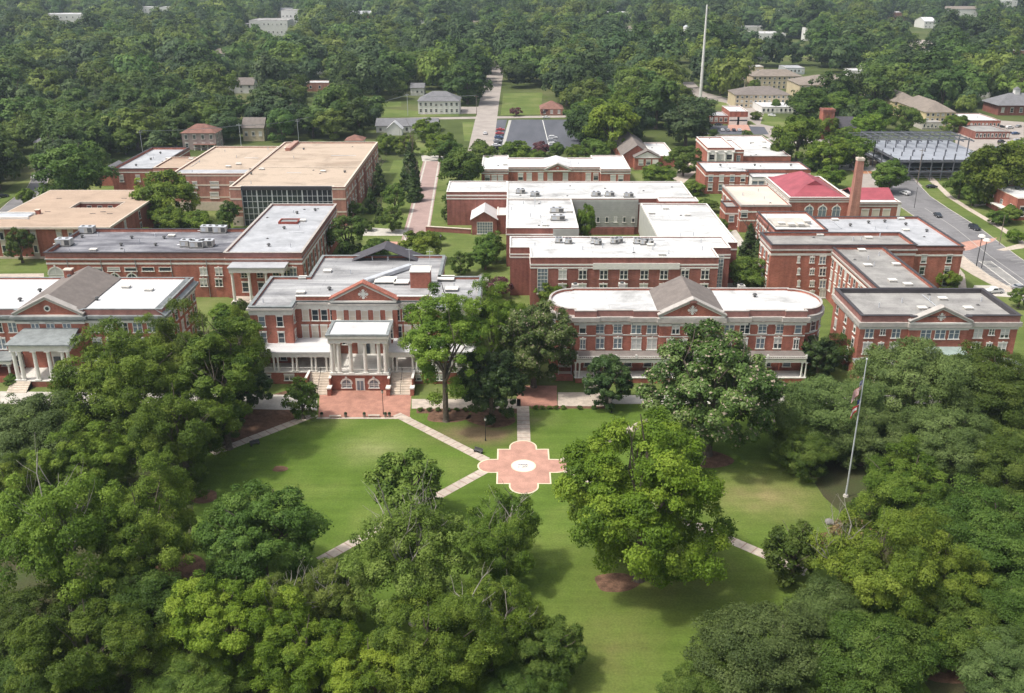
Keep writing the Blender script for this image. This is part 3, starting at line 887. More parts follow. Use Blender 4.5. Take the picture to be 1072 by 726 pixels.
def hip_roof(parent, x0, y0, x1, y1, ze, rise, m, over=.5, name='roof', axis='x'):
    x0 -= over; x1 += over; y0 -= over; y1 += over
    b = MB()
    if axis == 'x':
        k = min((y1 - y0) / 2, (x1 - x0) / 2 * .95); yc = (y0 + y1) / 2
        r0, r1 = (x0 + k, yc), (x1 - k, yc)
        vs = [(x0, y0, ze), (x1, y0, ze), (x1, y1, ze), (x0, y1, ze), (*r0, ze + rise), (*r1, ze + rise)]
        fs = [(0, 1, 5, 4), (1, 2, 5), (2, 3, 4, 5), (3, 0, 4), (3, 2, 1, 0)]
    else:
        k = min((x1 - x0) / 2, (y1 - y0) / 2 * .95); xc = (x0 + x1) / 2
        r0, r1 = (xc, y0 + k), (xc, y1 - k)
        vs = [(x0, y0, ze), (x1, y0, ze), (x1, y1, ze), (x0, y1, ze), (*r0, ze + rise), (*r1, ze + rise)]
        fs = [(0, 1, 4), (1, 2, 5, 4), (2, 3, 5), (3, 0, 4, 5), (3, 2, 1, 0)]
    b.add(vs, fs, M[m])
    return b.build(name, parent)

def gable_walls(parent, x0, x1, y0, y1, z1, rise, m, axis='y', name='wall'):
    b = MB(); b.prism(rect(x0, y0, x1, y1), 0, z1, M[m], top=False)
    if axis == 'y':
        for y in (y0, y1): b.add([(x0, y, z1), (x1, y, z1), ((x0 + x1) / 2, y, z1 + rise)], [(0, 1, 2)], M[m])
    else:
        for x in (x0, x1): b.add([(x, y0, z1), (x, y1, z1), (x, (y0 + y1) / 2, z1 + rise)], [(0, 1, 2)], M[m])
    FOOT.append(rect(x0, y0, x1, y1))
    return b.build(name, parent)

def stair(parent, x0, x1, y0, y1, z1, n=12, m='stone', name='steps'):
    """steps climbing from y0 (ground) to y1 (height z1)"""
    b = MB()
    for i in range(n):
        b.box(x0, y0 + (y1 - y0) * i / n, 0, x1, y1, z1 * (i + 1) / n, M[m])
    return b.build(name, parent)

BANDS = [(-2.9, -2.35, .14, 'trim'), (-2.35, -1.35, .28, 'cornice_grey'), (-1.35, -.95, .55, 'cornice_grey')]
def bands(z1, spec): return [(z1 + a, z1 + b_, o, m) for a, b_, o, m in spec]
F_BANDS = [(-3.1, -2.5, .12, 'trim'), (-2.5, -1.9, .30, 'cornice_grey'), (-1.9, -1.35, .75, 'cornice_grey'), (-1.35, -.02, .05, 'parapet')]

# ------------------------------------------------------------------ columned hall, centre left
def columned_hall():
    T = thing("columned_hall", "three-storey brick hall with a tall white columned portico facing the brick court", "building", (-33.8, 200, 0))
    T.location = (0, 0, 0)
    z = 16.6
    yw, yc, yb, ym = 197.0, 201.0, 235.8, 218.2
    xl, xl2, xr2, xr = -58.2, -49.0, -17.6, -7.5
    xm = (xl2 + xr2) / 2
    pts = [(xl, yw), (xl2, yw), (xl2, yc), (xm - 7.4, yc), (xm - 7.4, yc - .7), (xm + 7.4, yc - .7), (xm + 7.4, yc), (xr2, yc), (xr2, yw), (xr, yw), (xr, ym), (xr2, ym), (xr2, yb), (xl2, yb), (xl2, ym), (xl, ym)]
    roof = block(T, pts, z, roof='grey_roof', ph=.5, bands=bands(z, [(-1.95, -1.7, .12, 'trim'), (-1.7, -.8, .22, 'trim'), (-.8, -.35, .6, 'cornice_grey'), (-.35, -.02, .2, 'lead')]), cap='lead', capw=.35)
    # taller brick parapet over the middle
    for xa_, xb2 in ((xl2 + .4, xm - 7.5), (xm + 7.5, xr2 - .4)):
        b = MB(); b.box(xa_, yc - .15, z - .4, xb2, yc + .4, z + 1.0, M['brick']); b.box(xa_ - .1, yc - .25, z + 1.0, xb2, yc + .5, z + 1.18, M['trim'])
        b.build("parapet", T)
    pediment(T, xm - 7.0, xm + 7.0, yc - .8, z + .35, 3.6, depth=1.6, badge='cross', cap='brick')
    u = lambda px: (px - 307) / (457 - 307)
    for zz, ww, hh, kd, pn in ((13.15, 1.3, 2.5, 'boarded', None), (9.1, 1.3, 2.7, 'boarded', None)):
        for k, px in enumerate((320, 330, 339.5, 349)):
            for xx in (XatY(px, yc, zz), 2 * xm - XatY(px, yc, zz)):
                put_window(T, xx, yc, zz, 0, ww, hh, 'dh', 'cream_shutter' if (zz < 10 and k < 3) or (zz > 10 and k == 0) else 'glass')
        for i in range(5):
            put_window(T, xm + (i - 2) * 2.75, yc - .7, zz, 0, ww, hh, 'dh', 'cream_shutter' if zz > 10 else 'glass')
    for zz in (13.3, 9.4, 5.2):
        for xx in (-55.7, -51.7): put_window(T, xx, yw, zz - .2, 0, 1.25, 2.3, 'dh')
        for xx in (-14.8, -11.0): put_window(T, xx, yw, zz - .2, 0, 1.25, 2.3, 'dh')
        put_window(T, xl2, 199.1, zz - .2, math.pi / 2, .9, 1.9, 'dh')
    wins(T, (xr, yw), (xr, ym), 4, (13.1, 9.2), 1.2, 2.4)
    wins(T, (xl, ym), (xl, yw), 4, (13.1, 9.2), 1.2, 2.4)
    # roof furniture
    zr = z - .5
    for px, py in ((317, 292), (343, 285)): vent(roof, *G(px, py, zr), zr, 'curb')
    vent(roof, *G(345, 304, zr), zr, 'hood')
    for px, py, s in ((404, 295, 1.9), (420.5, 297, 1.3), (467, 293, 1.5), (473, 304, 1.1)):
        X, Y = G(px, py, zr); b = MB()
        b.box(X - 1.3 * s, Y - 1.1 * s, zr, X + 1.3 * s, Y + 1.1 * s, zr + .45, M['hvac_dark']); b.box(X - 1.35 * s, Y - 1.15 * s, zr + .45, X + 1.35 * s, Y + 1.15 * s, zr + .62, M['trim'])
        b.build("skylight", roof)
    p0, p1 = G(383, 297, zr), G(430, 281, zr)
    b = MB(); d = (Vector(p1) - Vector(p0)).normalized(); n = Vector((-d.y, d.x)) * .75
    c = [Vector(p0) - n, Vector(p1) - n, Vector(p1) + n, Vector(p0) + n]
    b.prism([tuple(q) for q in c], zr + .2, zr + 1.1, M['galv']); b.build("duct", roof)
    X, Y = G(440, 302, zr)
    b = MB(); b.box(X - 2.3, Y, zr - .3, X + 2.3, Y + 4.5, zr + 3.9, M['brick']); b.box(X - 2.45, Y - .15, zr + 3.9, X + 2.45, Y + 4.65, zr + 4.15, M['trim'])
    b.build("penthouse", roof)
    for dx_, hh in ((-2.6, 9), (2.2, 8.5)):
        b = MB(); b.tube((X + dx_, Y + 3, zr + (0 if dx_ < -2.4 else 3.9)), (X + dx_, Y + 3, zr + hh), .07, .05, 6, M['galv']); b.box(X + dx_ - .8, Y + 2.95, zr + hh - .5, X + dx_ + .8, Y + 3.05, zr + hh - .42, M['galv']); b.build("mast", roof)
    # dark gable at the back
    xg = XatY(403, yb - 2, z + 1)
    gable_roof(T, xg - 9, xg + 9, yb - 3.0, yb + 3.5, z - .9, 3.6, 'slate_dark', 'y', over=.3, name='rear_gable')
    # porches each side of the portico, on a brick base
    for s in (-1, 1):
        xa, xb_ = (xl + .8, xm - 6.4) if s < 0 else (xm + 6.4, xr - .8)
        y0, y1 = 192.3, yw + (.0)
        xi0, xi1 = (xl2, xm - 6.4) if s < 0 else (xm + 6.4, xr2)
        b = MB(); b.box(xa, y0, 0, xb_, yw - .02, 2.8, M['brick']); b.box(xi0 + .02, yw - .02, 0, xi1 - .02, yc - .8, 2.8, M['brick'])
        b.build("porch_base", T)
        b = MB(); b.box(xa - .15, y0 - .2, 2.8, xb_ + .15, yw - .03, 3.05, M['trim']); b.box(xi0 + .03, yw - .03, 2.8, xi1 - .03, yc - .8, 3.03, M['trim']); b.build("porch_floor", T)
        b = MB(); b.box(xa - .5, y0 - .5, 7.6, xb_, yw - .03, 7.9, M['bright_roof']); b.box(xi0 + .04, yw - .03, 7.6, xi1, yc - .82, 7.85, M['bright_roof']); b.build("porch_roof", T)
        b = MB(); b.box(xa - .3, y0 - .3, 6.6, xb_, y0 + .25, 7.6, M['trim']); 
        xe = xa if s < 0 else xb_
        b.box(xe - .3, y0 + .25, 6.6, xe + .3, yw - .05, 7.6, M['trim'])
        b.build("entablature", T)
        b = MB(); b.box(xa, y0 + .02, 3.9, xb_, y0 + .12, 4.0, M['trim']); b.box(xa, y0 + .02, 3.2, xb_, y0 + .12, 3.27, M['trim'])
        x = xa
        while x < xb_: b.box(x, y0 + .04, 3.25, x + .06, y0 + .10, 3.95, M['trim']); x += .3
        b.build("balustrade", T)
        cs = []
        for k in range(5):
            xx = xa + .5 + (xb_ - xa - 1.0) * k / 4
            cs += [(xx, y0 + .1), (xx + (.9 if k < 4 else -.9), y0 + .1)]
        columns(T, cs, 3.05, 6.6, .24)
        for k in range(3):
            xx = xa + 2.6 + k * 5.2
            if xx < xb_ - 4 or s > 0: put_window(T, xx if s < 0 else xb_ - 2.6 - k * 5.2, y0, 1.5, 0, 2.0, 1.1, 'pair', 'glass')
    # portico
    x0, x1, y0, y1 = xm - 6.3, xm + 6.3, 188.9, 197.3
    b = MB(); b.box(x0, y0, 0, x1, yc - .75, 3.7, M['brick']); b.build("portico_base", T)
    b = MB(); b.box(x0 - .2, y0 - .25, 3.7, x1 + .2, yc - .75, 4.0, M['trim']); b.build("portico_floor", T)
    b = MB(); b.box(x0 - .1, y0 - .1, 11.3, x1 + .1, y0 + .9, 12.4, M['trim']); b.box(x0 - .1, y0 + .9, 11.3, x0 + .9, yc - .8, 12.4, M['trim']); b.box(x1 - .9, y0 + .9, 11.3, x1 + .1, yc - .8, 12.4, M['trim'])
    b.box(x0 + .9, y0 + .9, 12.0, x1 - .9, y1, 12.38, M['trim'])
    b.box(x0 - .45, y0 - .45, 12.4, x1 + .45, y1 + .2, 12.95, M['trim']); b.build("entablature", T)
    b = MB(); b.ring(rect(x0 - .4, y0 - .4, x1 + .4, y1 + .1), .12, .55, 12.95, 13.25, M['lead'])
    b.build("gutter", T)
    b = MB(); b.poly(rect(x0 - .3, y0 - .3, x1 + .3, y1), 13.0, M['bright_roof']); b.build("portico_roof", T)
    w = x1 - x0
    columns(T, [(x0 + .55, y0 + .4), (x0 + 1.95, y0 + .4), (x0 + w * .36, y0 + .4), (x0 + w * .61, y0 + .4), (x1 - 1.95, y0 + .4), (x1 - .55, y0 + .4), (x0 + .55, y0 + 3.2), (x1 - .55, y0 + 3.2), (x0 + .55, y1 - .4), (x1 - .55, y1 - .4)], 4.0, 11.3, .46)
    b = MB(); b.box(x0 + .3, y0 + .1, 4.9, x1 - .3, y0 + .2, 5.0, M['trim'])
    x = x0 + .3
    while x < x1 - .3: b.box(x, y0 + .12, 4.0, x + .06, y0 + .18, 4.9, M['trim']); x += .3
    b.build("balustrade", T)
    for xx in (xm - 3.0, xm + 3.0): put_window(T, xx, y0, 1.6, 0, 2.0, 1.9, 'arch', 'glass_blue')
    b = MB(); b.box(xm - 1.0, y0 - .1, 0, xm + 1.0, y0 + .05, 2.9, M['trim']); b.box(xm - .7, y0 - .14, .1, xm + .7, y0 - .09, 2.3, M['glass_blue']); b.box(xm - .05, y0 - .17, .1, xm + .05, y0 - .13, 2.3, M['trim']); b.build("door", T)
    for xx in (xm - 4.7, xm + 4.7): put_window(T, xx, yc - .75, 8.0, 0, 1.4, 3.4, 'arch', 'glass')
    b = MB(); b.box(xm - 2.0, yc - 1.0, 4.0, xm + 2.0, yc - .72, 10.4, M['trim']); b.box(xm - .8, yc - 1.06, 4.1, xm + .8, yc - .98, 6.6, M['glass']); b.box(xm - 1.2, yc - 1.06, 7.4, xm + 1.2, yc - .98, 9.6, M['glass_blue']); b.box(xm - .08, yc - 1.1, 7.4, xm + .08, yc - 1.04, 9.6, M['trim']); b.build("door", T)
    # stairs in the two gaps, climbing to the porches
    for s in (-1, 1):
        xc = xm + s * 9.0
        stair(T, xc - 2.4, xc + 2.4, 186.4, 192.0, 2.95, 14)
        for k in (-2.75, 2.45):
            b = MB()
            b.box(xc + k, 187.58, 0, xc + k + .3, 192.05, 3.3, M['brick']); b.box(xc + k - .12, 187.72, 3.3, xc + k + .42, 192.05, 3.5, M['trim'])
            b.box(xc + k - .25, 186.0, 0, xc + k + .55, 187.6, 1.6, M['brick']); b.box(xc + k - .35, 185.9, 1.6, xc + k + .65, 187.7, 1.85, M['trim'])
            b.build("stair_wall", T)
        b = MB(); b.tube((xc, 186.6, 1.0), (xc, 191.9, 3.9), .05, .05, 6, M['black']); 
        for q in (0, .5, 1): b.tube((xc, 186.6 + 4.5 * q, .2 + 3.3 * q), (xc, 186.6 + 4.5 * q, 1.0 + 3.5 * q), .05, .05, 6, M['black'])
        b.build("handrail", T)
    return T
columned_hall()

# ------------------------------------------------------------------ white-roofed hall at the left edge
def gabled_hall_left():
    T = thing("brick_hall", "brick hall at the left edge with a clean white roof, grey gable and grey-roofed portico", "building")
    z = 15.5; x0, x1, y0, y1 = -140, -78.2, 198.3, 221
    pts = [(x0, y0), (x1, y0), (x1, y1), (x0, y1)]
    xa, xb_ = -110.8, -95.7; xc = (xa + xb_) / 2
    pts = [(x0, y0), (xa, y0), (xa, y0 - .6), (xb_, y0 - .6), (xb_, y0), (x1, y0), (x1, y1), (x0, y1)]
    roof = block(T, pts, z, roof='bright_roof', ph=.35, pt=.3, clutter=False, bands=bands(z, [(-3.2, -2.6, .12, 'trim'), (-2.6, -1.9, .25, 'lead'), (-1.9, -1.3, .9, 'lead'), (-1.3, -.02, .05, 'parapet')]), cap='lead')
    # wide metal apron along the right eave
    b = MB(); b.add([(x1 + 1.0, y0 - .9, z - 1.28), (x1 + 1.0, y1 + .3, z - 1.28), (x1 - 1.6, y1 + .3, z + .14), (x1 - 1.6, y0 - .1, z + .14)], [(0, 1, 2, 3)], M['lead']); b.build("roof_apron", T)
    pediment(T, xa + .3, xb_ - .3, y0 - .7, z - 1.0, 3.6, depth=1.2)
    gable_roof(T, xa + .3, xb_ - .3, y0 - .2, y1 - .4, z - .25, 3.2, 'shingle', 'y', over=.1, name='gable_roof')
    for px, py in ((21, 314), (43.5, 313), (74, 298), (101.5, 313)):
        X, Y = G(px, py, z); vent(roof, X, Y, z - .35 + (2.0 if 30 < px < 80 else 0), 'hood')
    X, Y = G(74, 296, z); b = MB(); b.box(X - .9, Y - .7, z - .4, X + .9, Y + .7, z + 3.2, M['brick']); b.box(X - 1.05, Y - .85, z + 3.2, X + 1.05, Y + .85, z + 3.5, M['stone']); b.build("chimney", roof)
    for px, py in ((132, 300), (156, 303)): vent(roof, *G(px, py, z), z - .35, 'curb')
    zz2 = (11.3, 7.2, 3.1)
    for zz in zz2:
        for px in (-2, 13, 99, 114, 129, 144, 159):
            xx = XatY(px, y0, 11.5); put_window(T, xx, y0, zz, 0, 1.9 if px > 90 else 1.7, 2.4, 'key', 'glass_blue')
    for px in (38.5, 54.5, 71.5):
        put_window(T, XatY(px, y0, 11.5), y0 - .6, 11.3, 0, 1.6, 2.6, 'key', 'glass_blue')
    for zz in zz2: wins(T, (x1, y0), (x1, y1), 7, zz, 1.3, 2.4, 'dh')
    # two storey portico
    yp = 190.6
    b = MB(); b.box(xa + .2, yp, 0, xb_ - .2, y0 - .62, 1.4, M['brick']); b.box(xa, yp - .2, 1.4, xb_, y0 - .62, 1.6, M['trim']); b.build("portico_base", T)
    b = MB(); b.box(xa + 1, yp - .1, 8.6, xb_ - 1, yp + .8, 10, M['trim']); b.box(xa + 1, yp + .8, 8.6, xa + 1.9, y0 - .62, 10, M['trim']); b.box(xb_ - 1.9, yp + .8, 8.6, xb_ - 1, y0 - .62, 10, M['trim']); b.box(xa + 1.9, yp + .8, 9.6, xb_ - 1.9, y0 - .62, 9.9, M['trim']); b.build("entablature", T)
    b = MB(); xx0, xx1 = xa + .5, xb_ - .5
    b.add([(xx0, yp - .6, 10), (xx1, yp - .6, 10), (xx1 - .9, y0 - .62, 11.0), (xx0 + .9, y0 - .62, 11.0), (xx0, yp - .6, 10.3), (xx1, yp - .6, 10.3), (xx1 - .9, y0 - .62, 11.3), (xx0 + .9, y0 - .62, 11.3)],
          [(4, 5, 6, 7), (0, 1, 5, 4), (1, 2, 6, 5), (3, 0, 4, 7), (0, 3, 2, 1)], M['lead']); b.build("portico_roof", T)
    w = xb_ - xa - 3.2
    columns(T, [(xa + 1.6, yp + .35), (xa + 2.9, yp + .35)] + [(xa + 1.6 + w * q, yp + .35) for q in (.38, .64, .9)] + [(xb_ - 1.6, yp + .35)], 1.6, 8.6, .46)
    stair(T, xa + .2, xa + 4.5, yp - 3.2, yp, 1.5, 7)
    b = MB(); b.box(xc - 1.2, y0 - .75, 1.6, xc + 1.2, y0 - .58, 5.8, M['trim']); b.box(xc - .8, y0 - .8, 1.6, xc + .8, y0 - .73, 4.4, M['glass']); b.build("door", T)
    # low side porch
    b = MB(); b.box(x0, 192.6, 5.2, xa - .3, y0 - .02, 5.5, M['lead']); b.build("porch_roof", T)
    b = MB(); b.box(x0, 192.8, 4.5, xa - .4, 193.3, 5.2, M['trim']); b.build("entablature", T)
    b = MB(); b.box(x0, 192.9, 0, xa - .4, y0 - .02, 1.4, M['brick']); b.build("porch_base", T)
    columns(T, [(xa - 1.3, 193.1), (xa - 6.3, 193.1), (xa - 11.3, 193.1)], 1.4, 4.5, .25)
    b = MB(); b.box(xb_ + .3, 192.6, 5.2, x1 - 3, y0 - .02, 5.5, M['lead']); b.build("porch_roof", T)
    b = MB(); b.box(xb_ + .4, 192.9, 0, x1 - 3, y0 - .02, 1.4, M['brick']); b.build("porch_base", T)
gabled_hall_left()

# ------------------------------------------------------------------ hall with rounded ends
def rounded_hall():
    T = thing("rounded_hall", "brick hall with rounded ends, white flat roof and a grey-brown gable in the middle", "building")
    z = 15.5; yf, yb = 197.1, 213.0; x0, x1 = 14.0, 65.6; xm = 39.9
    ym = (yf + yb) / 2 + .4; ry = (yb - yf) / 2 - .9
    pts = [(x0, yf), (x0 + 4.8, yf), (x0 + 4.8, yf + .5), (x0 + 13.0, yf + .5), (x0 + 13.0, yf), (xm - 7, yf), (xm - 7, yf - .6), (xm + 7, yf - .6), (xm + 7, yf), (x1 - 13, yf), (x1 - 13, yf + .5), (x1 - 4.8, yf + .5), (x1 - 4.8, yf), (x1, yf), (x1, ym - ry)]
    for i in range(1, 12):
        a = -math.pi / 2 + math.pi * i / 12
        pts.append((x1 + 5.4 * math.cos(a), ym + ry * math.sin(a)))
    pts += [(x1, ym + ry), (x1 - .05, yb), (x0 + .05, yb), (x0, ym + ry)]
    for i in range(1, 12):
        a = math.pi / 2 + math.pi * i / 12
        pts.append((x0 + 5.4 * math.cos(a), ym + ry * math.sin(a)))
    pts += [(x0, ym - ry)]
    roof = block(T, pts, z, roof='white_roof', ph=.45, pt=.35, clutter=False, bands=bands(z, [(-3.3, -2.65, .12, 'trim'), (-2.65, -2.35, .12, 'brick'), (-2.35, -1.35, .7, 'cornice_grey'), (-1.35, -.02, .05, 'parapet')]), cap='cornice_grey')
    pediment(T, xm - 6.9, xm + 6.9, yf - .7, z - .9, 3.4, depth=1.4, badge='cross')
    gable_roof(T, xm - 7.3, xm + 7.3, yf + .2, yb - .4, z - .45, 3.6, 'shingle', 'y', over=.1, name='gable_roof')
    b = MB(); b.box(xm - .8, yf - 1.4, z + 2.35, xm + .8, yf + .4, z + 2.9, M['parapet']); b.build("gable_cap", T)
    up, lo = 11.5, 7.6
    def both(px, zz, w, h, k, yy=yf, pn=None):
        X = XatY(px, yy, zz)
        for xx in (X, 2 * xm - X): put_window(T, xx, yy, zz, 0, w, h, k, pn)
    both(610, up, 1.3, 2.4, 'dh', pn='glass_blue'); both(610, lo, 1.0, 2.1, 'key')
    for px in (628, 646.6):
        both(px, up - .1, 1.7, 2.5, 'arch', yf + .5, 'glass_blue'); both(px, lo, 1.7, 2.3, 'key', yf + .5, 'glass_blue')
    for px in (666, 682.4):
        both(px, up, 2.0, 2.5, 'key', pn='glass_blue'); both(px, lo, 2.0, 2.4, 'key', pn='blind')
    for dx_ in (-3.4, 0, 3.4): put_window(T, xm + dx_, yf - .6, up, 0, 1.5, 2.2, 'key')
    for dx_ in (-4.4, -1.5, 1.5, 4.4): put_window(T, xm + dx_, yf - .6, lo, 0, 1.4, 2.3, 'key')
    for sx, cx in ((-1, x0), (1, x1)):
        for a in (.22, .5, .8):
            th = -math.pi / 2 + sx * a * math.pi * .62 if sx > 0 else -math.pi / 2 - a * math.pi * .62
            X, Y = cx + 5.42 * math.cos(th), ym + ry * math.sin(th)
            nx, ny = math.cos(th) / 5.4, math.sin(th) / ry
            ang = math.atan2(ny, nx) + math.pi / 2
            for zz in (up - .1, lo - .2, 3.6): put_window(T, X, Y, zz, ang, 1.4, 2.4, 'dh', 'glass')
    b = MB(); b.ring(pts, .06, .02, 9.55, 9.8, M['trim']); b.build("string_course", T)
    for px, py in ((602, 301), (651, 300), (776, 302), (790, 311)): vent(roof, *G(px, py, z - .45), z - .45, 'hatch' if px != 790 else 'hood')
    # porch along the front
    yp = 193.0
    b = MB()
    for a, c in ((x0 + .2, x1 - .2),):
        b.add([(a, yp - .4, 5.8), (c, yp - .4, 5.8), (c, yf - .62, 6.1), (a, yf - .62, 6.1), (a, yp - .4, 6.0), (c, yp - .4, 6.0), (c, yf - .62, 6.3), (a, yf - .62, 6.3)], [(4, 5, 6, 7), (0, 1, 5, 4), (1, 2, 6, 5), (3, 0, 4, 7), (0, 3, 2, 1)], M['shingle'])
    b.build("porch_roof", T)
    b = MB(); b.box(x0 + .3, yp - .2, 4.9, x1 - .3, yp + .3, 5.8, M['trim']); b.box(x0 + .3, yp - .55, 6.0, x1 - .3, yp - .4, 6.12, M['trim']); b.box(x0 + .3, yp - .55, 6.5, x1 - .3, yp - .4, 6.6, M['trim'])
    x = x0 + .4
    while x < x1: b.box(x, yp - .52, 6.1, x + .07, yp - .44, 6.5, M['trim']); x += .45
    b.build("entablature", T)
    for xx in (x0 + .5, x0 + 9, x0 + 13.5, x1 - 13.5, x1 - 9, x1 - .5):
        b = MB(); b.box(xx - .2, yp - .6, 6.0, xx + .2, yp - .3, 6.9, M['trim']); b.build("railing_post", T)
    cs = []
    for xx in (x0 + .6, x0 + 9.6, x0 + 18, x1 - 18, x1 - 9.6, x1 - .6):
        cs += [(xx - .45, yp + .05), (xx + .45, yp + .05)]
    columns(T, cs, 1.2, 4.9, .2)
    wins(T, (x0 + 1, yf - .02), (x1 - 1, yf - .02), 11, 3.3, 1.6, 2.2, 'dh')
    b = MB(); b.box(x0 + .2, yp - .3, 0, x1 - .2, yf - .62, 1.2, M['brick']); b.box(x0, yp - .4, 1.2, x1, yf - .62, 1.35, M['trim']); b.build("porch_base", T)
    stair(T, x0 + 2, x0 + 6, yp - 3, yp - .4, 1.3, 6)
    # scaffold like steps beside the left rounded end
    b = MB()
    for k in range(4):
        b.box(x0 - 3.6, yf - 2.0 + .2 * k, 1.2 + 1.5 * k, x0 - .6, yf - .8 + .2 * k, 1.3 + 1.5 * k, M['slab'])
    for xx in (x0 - 3.6, x0 - .7):
        b.box(xx, yf - 2.1, 0, xx + .1, yf - 2.0, 6.6, M['galv'])
    b.box(x0 - 4.4, yf - 3.2, 0, x0 - .3, yf - 1.2, 1.0, M['brick']); b.build("side_stair", T)
rounded_hall()

# ------------------------------------------------------------------ right hall with pediment, and its tall wing
def pediment_hall():
    T = thing("pedimented_hall", "three-storey brick hall at the right with a pale roof, dark parapet and central pediment", "building")
    z = 15.0; x0, x1, y0, y1 = 77.3, 112.3, 195.7, 214.0; xm = 94.0
    xa, xb_ = 88.0, 101.0
    pts = [(x0, y0), (xa, y0), (xa, y0 - .6), (xb_, y0 - .6), (xb_, y0), (x1, y0), (x1, y1), (x0, y1)]
    roof = block(T, pts, z, roof='dull_roof', ph=.9, pt=.5, wall='brick', bands=bands(z, [(-3.2, -2.5, .12, 'trim'), (-2.5, -1.5, .55, 'cornice_grey'), (-1.5, -.02, .05, 'parapet')]), cap='dark_metal', capw=.3)
    r2 = MB(); r2.ring(offset(pts, -.52), .0, .03, z - .9, z - .02, M['dark_metal']); r2.build("parapet_lining", T)
    pediment(T, xa + .2, xb_ - .2, y0 - .7, z - 1.3, 3.0, depth=1.2, badge='cross')
    up, md, lo = 11.0, 7.1, 3.4
    for px, w in ((910, 1.7), (924, .95), (938, 1.7), (1024, 1.7), (1038, 1.0), (1052, 1.7)):
        X = XatY(px, y0, up)
        put_window(T, X, y0, up + (.3 if w < 1.2 else 0), 0, w, 2.5 if w > 1.2 else 1.7, 'key', 'glass_blue' if w > 1.2 else 'glass')
        put_window(T, X, y0, md + (.3 if w < 1.2 else 0), 0, w, 2.4 if w > 1.2 else 1.6, 'key', 'glass' if w < 1.2 else None)
        put_window(T, X, y0, lo, 0, w, 2.3, 'key')
    for px in (968, 983, 997.6): put_window(T, XatY(px, y0, up), y0 - .6, up, 0, 2.1, 2.5, 'key', 'glass_blue')
    for zz in (up, md): wins(T, (x0, y1), (x0, y0), 3, zz, 1.2, 2.3, 'dh', 'glass')
    put_window(T, x0, y0 + 5.5, lo, -math.pi / 2, 1.6, 2.6, 'arch', 'glass')
    wins(T, (x1, y0), (x1, y1), 4, (up, md, lo), 1.2, 2.3)
    zr = z - .9
    for px, py, k in ((965, 324, 'curb'), (986.5, 314, 'curb'), (944, 317, 'stack'), (1013, 324, 'curb'), (973, 315, 'stack'), (920, 322, 'stack')): vent(roof, *G(px, py, zr), zr, k)
    b = MB(); b.add([(xa + .6, 189.6, 6.4), (xb_ - .4, 189.6, 6.4), (xb_ - .4, y0 - .62, 7.6), (xa + .6, y0 - .62, 7.6), (xa + .6, 189.6, 6.65), (xb_ - .4, 189.6, 6.65), (xb_ - .4, y0 - .62, 7.85), (xa + .6, y0 - .62, 7.85)], [(4, 5, 6, 7), (0, 1, 5, 4), (1, 2, 6, 5), (3, 0, 4, 7), (0, 3, 2, 1)], M['copper']); b.build("portico_roof", T)
    b = MB(); b.box(xa + .8, 189.9, 5.5, xb_ - .6, 190.5, 6.4, M['trim']); b.build("entablature", T)
    columns(T, [(xa + 1.4 + k * 2.1, 190.2) for k in range(6)], .8, 5.5, .3)
    b = MB(); b.box(xa + .8, 189.7, 0, xb_ - .6, y0 - .62, .8, M['slab']); b.build("portico_base", T)
    for xx in (x0 - .8, x1 - 4.0):
        b = MB(); b.box(xx, 190.6, 4.6, xx + 4.4, y0 - .02, 4.85, M['lead']); b.build("porch_roof", T)
        b = MB(); b.box(xx + .15, 190.75, 4.0, xx + 4.25, y0 - .02, 4.6, M['trim']); b.build("entablature", T)
        columns(T, [(xx + .5, 191.1), (xx + 1.2, 191.1), (xx + 3.8, 191.1)], 1.0, 4.0, .17)
        b = MB(); b.box(xx + .1, 190.7, 0, xx + 4.3, y0 - .02, 1.0, M['brick']); b.build("porch_base", T)
pediment_hall()

